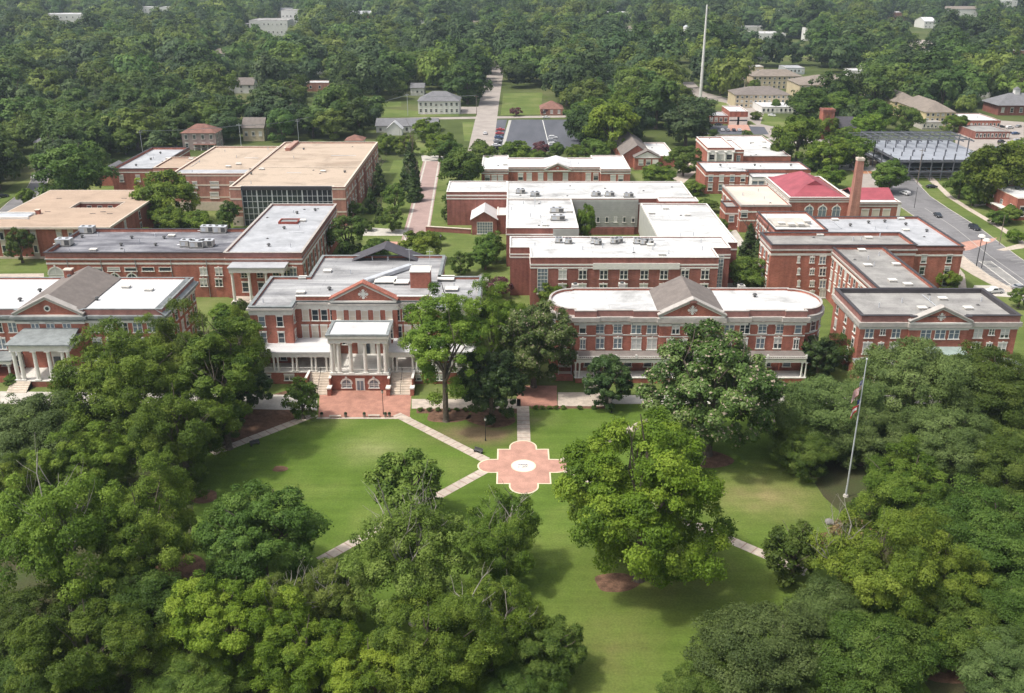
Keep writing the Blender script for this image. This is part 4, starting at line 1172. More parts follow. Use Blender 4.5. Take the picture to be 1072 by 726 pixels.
def tall_wing():
    T = thing("dormitory_wing", "long four-storey brick wing with grey roof running back from the right hall", "building")
    # long wing (runs in depth) and the cross block at its far end
    z = 15.0
    xa, xb_ = G(872, 258.8, z)[0], G(924.6, 258.8, z)[0]
    ya, yb = 214.2, G(900, 258.8, z)[1]
    wing = rect(xa, ya, xb_, yb)
    bd = [(-3.0, -2.4, .12, 'trim'), (-1.6, -1.2, .4, 'cornice_grey'), (-1.2, -.02, .04, 'parapet')]
    roof = block(T, wing, z, roof='dull_roof', ph=.7, bands=bands(z, bd), cap='dark_metal', capw=.3)
    zr = z - .7
    for px, py, k in ((902, 263, 'curb'), (908, 279, 'curb'), (938, 278, 'curb'), (934, 295, 'curb'), (950, 299, 'curb'), (920, 268, 'stack')): vent(roof, *G(px, py, zr), zr, k)
    wins(T, (xa, yb), (xa, ya), 10, (10.9, 7.5, 4.1), 1.2, 2.2, 'dh', None)
    wins(T, (xb_, ya), (xb_, yb), 7, (10.9, 7.5, 4.1), 1.2, 2.2, 'dh', None)
    z2 = 15.6
    x0, y0 = G(829, 262, z2); x1 = G(964.4, 260, z2)[0]; x0 = G(814.5, 263.5, z2)[0]
    y0 = yb + .02; y1 = G(880, 243.8, z2)[1]
    cross = rect(x0, y0, x1, y1)
    roof = block(T, cross, z2, roof='dull_roof', ph=.8, bands=bands(z2, bd), cap='dark_metal', capw=.35)
    zr = z2 - .8
    for px, py, k in ((858, 247, 'curb'), (909, 250, 'curb'), (921, 248, 'stack'), (893, 252, 'stack')): vent(roof, *G(px, py, zr), zr, k)
    for zz in (11.2, 7.8, 4.3, 1.4):
        for px, w in ((836, .5), (850, 1.0), (861, 1.5)):
            put_window(T, XatY(px, y0, zz), y0, zz, 0, w, 2.0 if w > 1.2 else 1.3, 'key', 'glass' if w < 1.2 else None)
    wins(T, (x1, y0), (x1, y1), 3, (11.2, 7.8, 4.3), 1.2, 2.0)
    wins(T, (x0, y1), (x0, y0), 3, (11.2, 7.8, 4.3), 1.2, 2.0)
    # little porch in the corner by the rounded hall
    X, Y = G(868, 338, 0); b = MB(); b.box(xa - 4.6, 217, 3.0, xa - .02, 224, 3.3, M['copper']); b.build("porch_roof", T)
    columns(T, [(xa - 4.3, 217.3), (xa - 2.2, 217.3), (xa - 4.3, 223.6)], 0, 3.0, .15)
tall_wing()

def wing_behind():
    T = thing("brick_annex", "brick block by the street with a bright white roof and a long pale grey roof", "building")
    z = 14.0
    x0, y0 = G(811.3, 241, z); x1 = G(867, 241, z)[0]; y1 = G(820, 221.8, z)[1]
    y0 = max(y0, G(880, 243.8, 15.6)[1] + .6)
    bd = [(-2.9, -2.4, .12, 'trim'), (-1.2, -.6, .3, 'parapet')]
    r = block(T, rect(x0, y0, x1, y1), z, roof='white_roof', ph=.6, bands=bands(z, bd), cap='dark_metal')
    b = MB(); b.box(*[v for v in (G(812, 236, z)[0], G(812, 236, z)[1], z - .6)], G(848, 236, z)[0], G(812, 228, z)[1], z - .1, M['concrete'])
    b.build("roof_pad", r)
    for px, py in ((818, 235), (828, 236), (838, 236), (845, 233)): vent(r, *G(px, py, z - .1), z - .1, 'curb')
    wins(T, (x0, y1), (x0, y0), 6, (10.2, 6.6, 3.0), 1.3, 2.2)
    z2 = 13.2
    xr = G(998, 250.8, z2)[0]; ya = G(958, 250.8, z2)[1]; yb = G(858, 227.2, z2)[1]
    ya = max(ya, G(880, 243.8, 15.6)[1] + .5)
    xs = G(945, 250, z2)[0]
    pts = [(x1 + .02, ya), (xs, ya), (xs, ya - 7), (xr, ya - 7), (xr, yb), (x1 + .02, yb)]
    r = block(T, pts, z2, roof='silver_roof', ph=.6, bands=bands(z2, bd), cap='dark_metal', capw=.3)
    for px, py, k in ((890, 237, 'hood'), (874, 231, 'curb'), (943, 230, 'curb'), (928, 240, 'stack'), (926, 233, 'hood'), (948, 236, 'hood'), (970, 243, 'hood'), (909, 234, 'hood'), (916, 241, 'stack')): vent(r, *G(px, py, z2 - .6), z2 - .6, k)
    wins(T, (xr, ya - 7), (xr, yb), 6, (10, 6.6, 3), 1.3, 2.1)
    wins(T, (xs, ya - 7), (xr, ya - 7), 2, (9.4, 6, 2.6), 1.3, 2.1)
wing_behind()
# ------------------------------------------------------------------ red roofed hall, smokestack and neighbours
def red_roof_hall():
    T = thing("red_roofed_hall", "brick hall with a bright red hipped metal roof and tall arched windows beside the smokestack", "building")
    z = 11.5
    x0, y0 = G(827, 207, z); x1 = G(889, 207, z)[0]; y1 = G(812, 185, z)[1]
    r = block(T, rect(x0, y0, x1, y1), z, roof='lead', ph=.5, clutter=False, bands=bands(z, [(-1.7, -1.2, .15, 'trim'), (-.9, -.4, .4, 'cornice_grey')]), cap='trim', capw=.3)
    X0, X1, Y0, Y1 = x0 + .8, x1 - .8, y0 + .7, y1 - .7
    hip_roof(T, X0, Y0, X1, Y1, z - .3, 4.6, 'red_metal', over=0, name='red_roof', axis='y')
    xm = (X0 + X1) / 2
    b = MB(); yv = Y0 + 6.2
    b.add([(xm - 4, yv, z + 2.2), (xm + 4, yv, z + 2.2), (xm, yv, z + 4.4), (xm, yv + 7, z + 4.4)], [(0, 1, 2), (1, 3, 2), (0, 2, 3)], M['red_metal']); b.build("gablet", T)
    for px in (846.5, 860.5, 875): put_window(T, XatY(px, y0, 6), y0, 5.6, 0, 2.6, 5.6, 'arch', 'glass_blue')
    wins(T, (x0, y1), (x0, y0), 8, (7.9, 4.2), 1.4, 2.6)
    # low range to the right of the stack
    z2 = 8.0
    xa, ya = G(898, 212, z2); xb_ = G(943, 212, z2)[0]; yb = G(905, 199, z2)[1]
    r = block(T, rect(xa, ya, xb_, yb), z2, roof='bright_roof', ph=.3, clutter=False, bands=bands(z2, [(-1.6, -1.2, .12, 'trim'), (-.7, -.2, .3, 'cornice_grey')]), cap='trim')
    gable_roof(T, xa + .5, xb_ - .6, ya + 5.0, yb - .5, z2 - .2, 2.6, 'red_metal', 'x', over=.4, name='red_roof')
    wins(T, (xa, ya), (xb_, ya), [.2, .45, .7], 3.6, 2.4, 3.2, 'boarded', 'cream_shutter')
    b = MB(); b.box(xb_ - .9, ya - .25, 0, xb_ + .25, ya + .2, z2 - .5, M['trim']); b.build("corner_pilaster", T)
red_roof_hall()
T = thing("smokestack", "tall tapering square brick smokestack beside the red metal roof", "smokestack")
Xs, Ys = XatY(894.5, 321, 12), 320.4
b = MB()
def sq(h): return [(Xs - h, Ys - h), (Xs + h, Ys - h), (Xs + h, Ys + h), (Xs - h, Ys + h)]
vs = [(*p, 0) for p in sq(1.75)] + [(*p, 24.6) for p in sq(1.05)]
b.add(vs, [(0, 1, 5, 4), (1, 2, 6, 5), (2, 3, 7, 6), (3, 0, 4, 7)], M['brick_pink']); b.build("shaft", T)
b = MB(); b.ring(sq(1.05), .16, .4, 24.6, 25.5, M['stone']); b.poly(sq(.7), 24.8, M['black']); b.build("cap", T)
FOOT.append(sq(3))

T = thing("flat_roofed_block", "brick block with a smooth cream flat roof in front of the red-roofed hall", "building")
z = 9.6
x0, y0 = G(776, 215, z); x1 = G(828, 215, z)[0]; y1 = G(758, 194, z)[1]
r = block(T, rect(x0, y0, x1, y1), z, roof='tan_roof_pale', ph=.4, bands=bands(z, [(-2.6, -2.1, .1, 'trim'), (-5.6, -5.2, .1, 'trim'), (-.5, -.1, .25, 'cornice_grey')]), cap='cornice_grey')
bpy.data.objects[r.name].data.materials[0] = mat("cream_membrane", (0.60, 0.53, 0.45), 0.8, var=0.08, scale=.15)
put_window(T, x0 + 1.3, y0, 6.4, 0, 2.0, 2.0, 'dh', 'glass_blue'); wins(T, (x0, y1), (x0, y0), 5, (5.6, 2.4), 1.2, 2.0)
x2 = G(751, 211, 7.5)[0]
block(T, rect(x0 - 4.5, y0 + 3, x0 - .02, y0 + 12), 8.2, roof='dull_roof', ph=.5, bands=[(5.6, 6.1, .1, 'trim')], cap='dark_metal')
wins(T, (x0 - 4.5, y0 + 3), (x0, y0 + 3), 1, 4.0, 1.6, 2.0)

T = thing("long_block", "long low brick block with a grey-white roof behind the red-roofed hall", "building")
z = 9.0
x0, y0 = G(739, 180, z); x1 = G(849, 178, z)[0]; y1 = G(745, 171.5, z)[1]
xk = G(784, 180, z)[0]
pts = [(x0, y0), (xk, y0), (xk, y0 + 4), (x1, y0 + 4), (x1, y1 + 4), (x0, y1 + 4)]
r = block(T, pts, z, roof='white_roof', ph=.4, bands=bands(z, [(-2.0, -1.5, .1, 'trim')]), cap='dark_metal')
wins(T, (x0, y0), (xk, y0), 4, (6.2, 2.6), 1.6, 2.3, 'dh', 'glass_blue')
xk2 = G(787, 188, 7)[0]; y2 = G(790, 188, 7)[1]
r2_ = block(T, rect(xk + .4, y0 - 4.2, XatY(828, y0 - 4, 7.4), y0 + 3.9), 7.6, wall='white_wall', roof='white_roof', ph=.4, cap='dark_metal')
wins(T, (xk + .4, y0 - 4.2), (XatY(828, y0 - 4, 7.4), y0 - 4.2), 6, 5.0, 2.0, 2.2, 'dh', 'glass_blue')
for px, py in ((754, 174), (790, 174), (828, 174)): vent(r, *G(px, py, z - .4), z - .4, 'hood')

T = thing("columned_school", "small brick school building with four white pilasters on its front, beyond the grey roofs", "building")
z = 11
x0, y0 = G(741, 155, z); x1 = G(769, 155, z)[0]; y1 = G(727, 143.5, z)[1]
r = block(T, rect(x0, y0, x1, y1), z, roof='bright_roof', ph=.4, bands=bands(z, [(-1.6, -.9, .3, 'trim')]), cap='trim')
xs = [x0 + (x1 - x0) * k / 3 for k in range(4)]
b = MB(); b.box(x0, y0 - .25, 0, x1, y0 - .01, z - 1.6, M['white_wall']); b.build("front_panel", T)
columns(T, [(x + (.5 if k == 0 else -.5 if k == 3 else 0), y0 - .7) for k, x in enumerate(xs)], 0, z - 1.6, .5)
for k in range(3):
    xc = (xs[k] + xs[k + 1]) / 2
    put_window(T, xc, y0 - .25, 7.0, 0, 2.4, 2.0, 'dh', 'glass'); put_window(T, xc, y0 - .25, 3.0, 0, 1.8, 2.0, 'dh', 'glass')
x2 = G(780, 158, 10)[0]
block(T, rect(x1 + .02, y0 + .6, x2, y1 - 3), 10, roof='bright_roof', ph=.3, bands=[(8.6, 9.1, .15, 'trim')], cap='trim')
put_window(T, (x1 + x2) / 2, y0 + .6, 4.5, 0, 1.4, 6, 'grid', 'glass_blue')
x3, y3 = G(828, 165, 5); y4 = G(800, 143, 5)[1]
r = block(T, rect(x2 + .1, y3, x3, y4), 5.5, roof='white_roof', ph=.3, cap='cornice_grey')
for px, py in ((787, 150), (800, 155), (812, 148), (805, 147)): vent(r, *G(px, py, 5.2), 5.2, 'curb')

# ------------------------------------------------------------------ library complex
def library():
    T = thing("library", "large brick library complex with many bright white flat roofs round a grey courtyard", "building")
    z = 14.0
    bd = [(-3.0, -2.5, .10, 'trim'), (-4.3, -3.7, .10, 'trim')]
    yf = G(650, 270, z)[1]; xl = G(555.4, 270, z)[0]; xr = G(752, 269, z)[0]
    yl, xll = G(533.9, 259.3, z)[1], G(533.9, 259.3, z)[0]
    xrr = G(765.4, 260.3, z)[0]; yb = G(600, 248, z)[1]
    pts = [(xll, yl), (xl, yl), (xl, yf), (xr, yf), (xr, yl - .5), (xrr, yl - .5), (xrr, yb), (xll, yb)]
    xq = (xl + xr) / 2
    r = block(T, pts, z, wall='brick_dark', roof='white_roof', ph=.25, pt=.3, bands=bands(z, [(-2.15, -1.75, .12, 'trim'), (-3.0, -2.6, .1, 'trim')]), cap='trim')
    xa, xb_ = XatY(621, yf, z), XatY(712, yf, z)
    b = MB(); b.box(xa, yf - .3, z - 3.2, xb_, yf - .02, z - 1.5, M['trim']); b.build("stone_band", T)
    for px in (589, 610, 632, 653, 674.5, 695, 717, 738):
        for zz in (9.2, 5.2): put_window(T, XatY(px, yf, 9.4), yf, zz, 0, 1.9, 2.3, 'key', 'glass')
    put_window(T, XatY(568, yf, 8), yf, 7.4, 0, 2.6, 7.0, 'grid', 'glass_blue')
    put_window(T, (xr + xrr) / 2, yl - .5, 7.2, 0, 1.6, 9, 'grid', 'glass_blue')
    zr = z - .25
    for px in (585, 595, 622, 626, 643, 648, 667, 674, 680): ac_unit(r, *G(px, 254 + (px % 3), zr), zr, 2.0, 1.8, 1.4)
    for px, py in ((610, 262), (700, 266), (735, 262), (560, 258)): vent(r, *G(px, py, zr), zr, 'stack')
    # west range: low blank wall block at the back
    z2 = 12.0
    X0, Y0 = G(467.5, 201.2, z2); X1 = G(531, 201.2, z2)[0]; Y1 = G(467.4, 190.0, z2)[1]
    r = block(T, rect(X0, Y0, X1, Y1), z2, wall='brick_dark', roof='white_roof', ph=.2, bands=bands(z2, [(-1.5, -1.0, .1, 'trim'), (-2.6, -2.2, .1, 'trim')]), cap='trim')
    # back range across the top
    xk = G(713.3, 192, z2)[0]; yk1 = G(700, 191.5, z2)[1]; yk0 = G(700, 209.5, z2)[1]
    r = block(T, rect(X1 + .02, yk0, xk, yk1), z2 + .4, wall='brick_dark', roof='white_roof', ph=.2, bands=bands(z2, [(-1.5, -1.0, .1, 'trim')]), cap='trim')
    for px, py in ((624, 206), (638, 206), (658, 207), (545, 203), (560, 206)): ac_unit(r, *G(px, py, z2), z2 + .2, 3.2, 2.0, 1.5)
    zb = z2 + .2
    # middle left range and its lower step
    z3 = 12.2
    xm0 = G(530, 239, z3)[0]; xm1 = G(605.5, 239, z3)[0]; ym0 = G(560, 239, z3)[1]
    r = block(T, rect(xm0, ym0, xm1, yk0 - .02), z3, wall='brick_dark', roof='white_roof', ph=.2, bands=bands(z3, [(-2.2, -1.8, .1, 'trim')]), cap='trim')
    for px, py in ((583, 222), (584, 230)): ac_unit(r, *G(px, py, z3), z3 - .2, 4.4, 2.0, 1.6)
    X, Y = G(560, 217, z3); b = MB(); b.tube((X, Y, z3 - .2), (X, Y, z3 + 5), .12, .1, 6, M['galv']); b.build("mast", r)
    for px, py in ((548, 214), (566, 214), (568, 236), (566, 229)): vent(r, *G(px, py, z3 - .2), z3 - .2, 'stack')
    # courtyard cladding
    b = MB(); b.box(XatY(579, ym0, z3), ym0 - .25, 3, xm1 + .2, ym0 - .02, z3 - .25, M['clad']); b.build("cladding", T)
    cx0, cx1 = xm1 + .3, G(688.6, 247.5, z3)[0]
    b = MB(); b.box(cx0, yk0 - .35, 2.6, cx1, yk0 - .03, z2 + .1, M['clad'])
    for k in range(14):
        zz = 3.2 + k * .62
        b.box(cx0, yk0 - .39, zz, cx1, yk0 - .34, zz + .05, M['lead'])
    b.build("cladding", T)
    b = MB(); b.box(cx0, yk0 - .9, 0, cx1 - 1, yk0 - .36, 2.4, M['brick_dark']); b.build("courtyard_wall", T)
    for k in range(7): put_window(T, cx0 + 6 + k * 3.0, yk0 - .35, 5.2, 0, .8, 1.7, 'plain', 'glass')
    # lower link roof between
    block(T, rect(XatY(555, ym0, 8), yb + .02, XatY(579, ym0, 8), ym0 - .3), 9.5, wall='brick_dark', roof='bright_roof', ph=.2, cap='trim', foot=False)
    # right range
    z4 = 12.2
    ry0 = yb + .02; rx1 = G(739.7, 213.6, z4)[0]; ryk = G(720, 213.6, z4)[1]
    block(T, rect(cx1, ry0, G(766.7, 247.5, z4)[0], ryk), z4, wall='brick_dark', roof='white_roof', ph=.2, bands=bands(z4, [(-2.2, -1.8, .1, 'trim')]), cap='trim')
    b = MB(); b.box(cx1 - .3, ry0, 2.5, cx1 - .02, ryk, z4 - .2, M['clad']); b.build("cladding", T)
    block(T, rect(XatY(690, ryk, 12), ryk + .05, XatY(731, ryk, 12), yk0 - .5), 13, wall='brick_dark', roof='bright_roof', ph=.2, cap='trim', foot=False)
    # small gabled entrance on the west side, retaining wall
    xg0, yg = G(494, 246, 0); xg1 = G(531, 246, 0)[0]
    zg = 6.6
    yg = G(500, 246, 0)[1]
    b = MB(); b.prism(rect(xg0, yg, xg0 + 8.6, yg + 16), 0, 5.4, M['brick_dark'], top=False); b.add([(xg0, yg, 5.4), (xg0 + 8.6, yg, 5.4), (xg0 + 4.3, yg, 8.0)], [(0, 1, 2)], M['brick_dark']); b.build("entrance_wall", T)
    FOOT.append(rect(xg0, yg, xm0, yg + 16))
    gable_roof(T, xg0, xg0 + 8.6, yg, yg + 16, 5.5, 2.6, 'bright_roof', 'y', over=.5, name='entrance_roof')
    put_window(T, xg0 + 4.5, yg, 2.4, 0, 5.2, 4.0, 'grid', 'glass_blue')
    block(T, rect(xg0 + 8.7, yg + 1, xm0 - .02, yg + 15), 6.6, wall='brick_dark', roof='bright_roof', ph=.2, cap='trim', foot=False)
library()
T = thing("retaining_wall", "low brick retaining wall with a pale cap left of the library entrance", "wall")
p, q = G(446, 242), G(493, 245)
b = MB(); b.prism(ccw(strip(p, q, .5, 0, None)), 0, 1.6, M['brick_dark']); b.build("wall", T)
b = MB(); b.prism(ccw(strip(p, q, .8, 0, None)), 1.6, 1.8, M['stone']); b.build("cap", T)

T = thing("annex_hall", "single-storey brick hall with three-stepped white roof and small pediment behind the library", "building")
z = 8.2
x0, y0 = G(504, 177.5, z); x1 = G(660, 177.5, z)[0]; ya = G(532, 171.5, z)[1]; yb = G(510, 163, z)[1]
yf = G(580, 176, z)[1]
xa, xb_ = G(532, 177, z)[0], G(629, 177, z)[0]
pts = [(x0, y0), (xa, y0), (xa, yf + 1.2), (xb_, yf + 1.2), (xb_, y0), (x1, y0), (x1, yb), (xb_ - 2, yb), (xb_ - 2, y0 + 24), (xa, y0 + 24), (xa, yb), (x0, yb)]
r = block(T, pts, z, roof='bright_roof', ph=.25, bands=bands(z, [(-1.9, -1.4, .12, 'trim'), (-.9, -.4, .3, 'cornice_grey')]), cap='trim')
xm = XatY(584, yf, z); pediment(T, xm - 5, xm + 5, yf + .9, z - 1.2, 2.2, depth=1.0)
gable_roof(T, xm - 6, xm + 6, yf + 2, y0 + 22, z - .3, 1.6, 'bright_roof', 'y', over=.1, name='gable_roof')
for px in (510.5, 517.5, 524, 545, 554, 616, 624, 641, 649, 566, 592, 576): put_window(T, XatY(px, yf, 4), (y0 if (px < 530 or px > 630) else yf + 1.2), 4.2, 0, 1.9, 2.6, 'dh', 'blind')

# ------------------------------------------------------------------ long building left with white wing
def gym():
    T = thing("auditorium_block", "long brick block with a streaked slate-grey roof and a white-roofed wing with a small portico", "building")
    z = 13.0
    y0 = G(200, 264.6, z)[1]; x0 = G(46.5, 264.6, z)[0]; y1 = G(100, 240, z)[1]; xw = G(235.5, 264.6, z)[0]; xe = G(316, 264.6, z)[0]
    bd = [(-3.4, -2.9, .10, 'trim'), (-2.1, -1.7, .25, 'cornice_grey'), (-1.3, -.02, .03, 'parapet')]
    r = block(T, rect(x0, y0, xw, y1), z, roof='streak_roof', ph=.8, bands=bands(z, bd), cap='dark_metal', capw=.3)
    zr = z - .8
    for px, py in ((92, 244), (68, 257)): ac_unit(r, *G(px, py, zr), zr, 4.2, 2.6, 2.0)
    for px, py in ((218, 243), (231, 243.5), (197, 258), (207, 259), (217, 258)): ac_unit(r, *G(px, py, zr), zr, 3.8, 2.4, 1.9)
    for px, py in ((86, 249), (138, 250), (172, 250), (127, 257.5), (163, 257.5)): vent(r, *G(px, py, zr), zr, 'hood')
    for px in (72, 107, 143, 180, 217):
        X = XatY(px, y0, 8); b = MB(); b.tube((X, y0 - .15, 0), (X, y0 - .15, z - 1.6), .09, .09, 6, M['lead']); b.build("downpipe", T)
    for px in (100, 118, 136, 154, 172): put_window(T, XatY(px, y0, 10), y0, 8.2, 0, 3.2, 1.0, 'plain', 'glass')
    put_window(T, XatY(58, y0, 8), y0, 6.9, 0, 4.0, 3.4, 'arch', 'blind')
    for px in (119, 137): put_window(T, XatY(px, y0, 8), y0, 5.6, 0, 2.6, 2.4, 'arch', 'glass')
    for px in (213, 229):
        put_window(T, XatY(px, y0, 8), y0, 7.4, 0, 1.8, 1.9, 'key', 'blind'); put_window(T, XatY(px, y0, 5), y0, 4.2, 0, 1.8, 1.9, 'key', 'glass')
    yb = G(300, 214.5, z)[1]
    r = block(T, rect(xw + .02, y0 - .8, xe, yb), z + .2, roof='silver_roof', ph=.45, bands=bands(z + .2, bd), cap='cornice_grey', capw=.3)
    zr = z - .25
    for px, py in ((311, 224), (297.5, 240), (281.5, 258), (330, 221)): vent(r, *G(px, py, zr), zr, 'hood')
    vent(r, *G(317, 232, zr), zr, 'curb')
    X, Y = G(303, 233, zr); b = MB(); b.ring(rect(X - 2.8, Y - 2, X + 2.8, Y + 2), .15, .15, zr, zr + .7, M['rust']); b.poly(rect(X - 2.6, Y - 1.8, X + 2.6, Y + 1.8), zr + .35, M['lead']); b.build("roof_well", r)
    wins(T, (xe, y0 - .8), (xe, yb), 11, (8.0, 4.2), 1.6, 2.9, 'dh', 'glass')
    for px in (300, 307): put_window(T, XatY(px, y0 - .8, 8), y0 - .8, 7.6, 0, 1.7, 2.2, 'key', 'glass_blue')
    # portico
    xa, xb_ = XatY(239, y0 - 5, 10), XatY(299, y0 - 5, 10); yp = y0 - 6.2
    b = MB(); b.box(xa, yp, 10.3, xb_, y0 - .84, 10.6, M['silver_roof']); b.build("portico_roof", T)
    b = MB(); b.box(xa + .3, yp + .3, 9.0, xb_ - .3, y0 - .84, 10.3, M['trim']); b.build("entablature", T)
    n = 4
    columns(T, [(xa + .9 + (xb_ - xa - 1.8) * k / (n - 1), yp + .9) for k in range(n)], .6, 9.0, .42)
    b = MB(); b.box(xa, yp, 0, xb_, y0 - .84, .6, M['slab']); b.build("portico_base", T)
    for k in range(3): put_window(T, xa + 2.9 + k * 4.4, y0 - .8, 7.2, 0, 1.6, 2.2, 'arch', 'glass'); put_window(T, xa + 2.9 + k * 4.4, y0 - .8, 3.2, 0, 1.6, 2.6, 'dh', 'glass')
gym()

# ------------------------------------------------------------------ tan roofed building, far left
def tan_block():
    T = thing("tan_roofed_building", "low brick building with a wide tan roof and a narrow sunken courtyard, left edge", "building")
    z = 10.5
    x1, y0 = G(114.6, 238.3, z); x0 = -150; y1 = G(100, 199.3, z)[1]
    xx0 = G(-25, 238.3, z)[0]
    ca, cb = G(70, 218, z), G(129, 211.5, z)
    hx0, hx1 = G(72, 218, z)[0], G(121, 218, z)[0]; hy0, hy1 = ca[1], cb[1]
    b = MB(); ins = 1.4
    b.prism(rect(xx0 + ins, y0 + ins, x1 - ins, y1 - ins), 0, z - .6, M['brick'], top=False)
    b.add([(p[0], p[1], q) for q in (0, z - .6) for p in rect(hx0, hy0, hx1, hy1)], [(1, 0, 4, 5), (2, 1, 5, 6), (3, 2, 6, 7), (0, 3, 7, 4)], M['brick'])
    b.build("wall", T); FOOT.append(rect(xx0, y0, x1, y1))
    b = MB()
    for (a0, b0, a1, b1) in ((xx0, y0, x1, hy0), (xx0, hy1, x1, y1), (xx0, hy0, hx0, hy1), (hx1, hy0, x1, hy1)):
        b.box(a0, b0, z - .05, a1, b1, z, M['tan_roof'])
    b.build("roof", T)
    b = MB(); b.ring(rect(xx0, y0, x1, y1), .05, .4, z - .6, z + .06, M['stone']); b.build("fascia", T)
    b = MB(); b.ring(rect(hx0, hy0, hx1, hy1), .02, .25, z - .6, z + .06, M['stone']); b.build("fascia", T)
    b = MB(); b.poly(rect(xx0 + .4, y0 + .4, x1 - .4, hy0 - .1), z - .61, M['concrete']); b.build("soffit", T)
    yw = y0 + ins
    for px in (0, 33, 60, 72):
        X = XatY(px + 4, yw, 5); b = MB()
        b.box(X - .9, yw - .25, .6, X + .9, yw - .02, z - .6, M['stone']); b.build("stone_panel", T)
        put_window(T, X, yw - .25, 7.4, 0, 1.1, 2.2, 'plain', 'glass_blue'); put_window(T, X, yw - .25, 3.2, 0, 1.1, 2.2, 'plain', 'glass')
    b = MB(); b.box(xx0 + ins, yw - .3, 0, x1 - ins, yw - .01, .7, M['stone']); b.build("plinth", T)
    for k in range(4): put_window(T, hx0 + 3 + k * 3.6, hy1, 8.3, 0, 1.4, 1.5, 'plain', 'glass')
    wins(T, (x1 - ins, y0), (x1 - ins, y1), [.1, .3, .55], (7.2, 3.2), 1.3, 2.3)
    X, Y = G(6, 227, z); b = MB()
    b.box(X - 8, Y - 2.5, z, X + 8, Y + 2.2, z + .5, M['galv']); b.box(X - 9, Y + 2.4, z, X + 8.5, Y + 3.0, z + .8, M['white_wall']); b.box(X - 9, Y - 3.4, z, X + 9, Y - 2.8, z + .7, M['white_wall']); b.build("skylight_frame", T)
    X, Y = G(40, 224, z); b = MB(); b.box(X - .7, Y - .7, z, X + .7, Y + .7, z + 1.3, M['brick']); b.box(X - .8, Y - .8, z + 1.3, X + .8, Y + .8, z + 1.45, M['stone']); b.build("flue", T)
    for px, py in ((62, 208), (50, 222), (97, 224), (115, 224), (130, 208), (108, 222)): 
        X, Y = G(px, py, z); b = MB(); b.box(X - .9, Y - .12, z, X + .9, Y + .12, z + .12, M['hvac_dark']); b.build("roof_drain", T)
tan_block()

def arts():
    T = thing("arts_building", "large pink-brick building with broad tan roofs and a dark glass wall facing the camera", "building")
    z = 14.0
    ym = G(300, 196, z)[1]; xl = G(240, 196, z)[0]; xr = G(361, 196, z)[0]; yb = G(360, 149, z)[1]
    bd = [(-1.0, -.5, .06, 'stone'), (-4.6, -4.0, .10, 'stone'), (.9 - 10, 1.4 - 10, .08, 'stone')]
    xg0, xg1 = XatY(251.5, ym, z), XatY(347.5, ym, z)
    pts = [(xl, ym), (xg0, ym), (xg0, ym + 1.5), (xg1, ym + 1.5), (xg1, ym), (xr, ym), (xr, yb), (xl, yb)]
    r = block(T, pts, z, wall='brick_pink', roof='tan_roof_pale', ph=.45, pt=.5, bands=bands(z, bd), cap='stone')
    zr = z - .45
    b = MB(); b.box(xg0 + .1, ym + .55, .0, xg1 - .1, ym + 1.45, z - 1.2, M['glass']); b.build("glass_wall", T)
    b = MB()
    n = 18
    for k in range(n + 1):
        x = xg0 + .1 + (xg1 - xg0 - .2) * k / n; w = .16 if k % 3 else .4
        b.box(x - w / 2, ym + .38, 0, x + w / 2, ym + .56, z - 1.2, M['galv'])
    for zz in (2, 4.2, 6.4, 8.6, 10.6): b.box(xg0 + .1, ym + .42, zz, xg1 - .1, ym + .55, zz + .14, M['galv'])
    b.build("mullions", T)
    b = MB(); b.box(xg0, ym + .2, z - 1.2, xg1, ym + 1.48, z - .02, M['dark_metal']); b.build("fascia", T)
    y2 = G(300, 176, zr)[1]
    b = MB(); b.box(xl + .6, y2, zr, xr - .6, y2 + .35, zr + .25, M['stone']); b.box(XatY(300, yb - 20, z) - 1, yb - 18, zr, XatY(300, yb - 20, z) + 1, yb - .6, zr + 1.2, M['brick_pink']); b.build("roof_divider", r)
    for px, py in ((303, 156), (318, 157), (361, 181), (262, 179), (263, 183)): vent(r, *G(px, py, zr), zr, 'hood')
    wins(T, (xr, ym), (xr, yb), 14, (10.6, 7.0, 3.4), 1.5, 1.7, 'plain', 'glass_blue')
    for u_ in (.3, .52, .8):
        Yq = ym + (yb - ym) * u_; b = MB(); b.box(xr - .02, Yq - 1.5, 0, xr + .35, Yq + 1.5, 11.4, M['brick_dark']); b.build("pier", T)
    # left part, set back
    yl = G(200, 182, z)[1]; xa = G(179.5, 182, z)[0]
    yb2 = G(200, 153.5, z)[1]
    r = block(T, rect(xa, yl, xl - .02, yb2), z, wall='brick_pink', roof='tan_roof_pale', ph=.45, pt=.5, bands=bands(z, bd), cap='stone')
    b = MB(); b.box(xa + .6, yl + .6, z - .44, xl - .6, yl + 9, z - .40, M['silver_roof']); b.build("roof_sheet", r)
    for zz in (10.2, 6.2):
        for px, w in ((195, 1.5), (204, 1.5), (224.5, 3.0), (243, 1.5)):
            if zz < 7 and px < 200: continue
            put_window(T, XatY(px, yl, zz), yl, zz - .5, 0, w, 2.0, 'dh', 'blind')
    b = MB(); b.box(xa, yl - .25, 0, xl + .0, yl - .02, 3.4, M['stone']); b.box(xl + .02, ym - .22, 0, xg0 - .1, ym - .02, 3.4, M['stone']); b.build("stone_base", T)
    # further left low tan and white roofs
    z3 = 11.0
    xb0 = G(160, 176, z3)[0]; y3 = G(170, 176, z3)[1]
    r = block(T, rect(xb0, y3, xa - .02, yb2 - 8), z3, wall='brick_pink', roof='tan_roof', ph=.4, cap='stone', bands=[(9.4, 9.8, .08, 'stone')])
    vent(r, *G(176, 166, z3), z3 - .4, 'curb')
arts()
T = thing("white_roofed_block", "small brick block with a narrow white roof, left of the large pink-brick building", "building")
z = 9.2
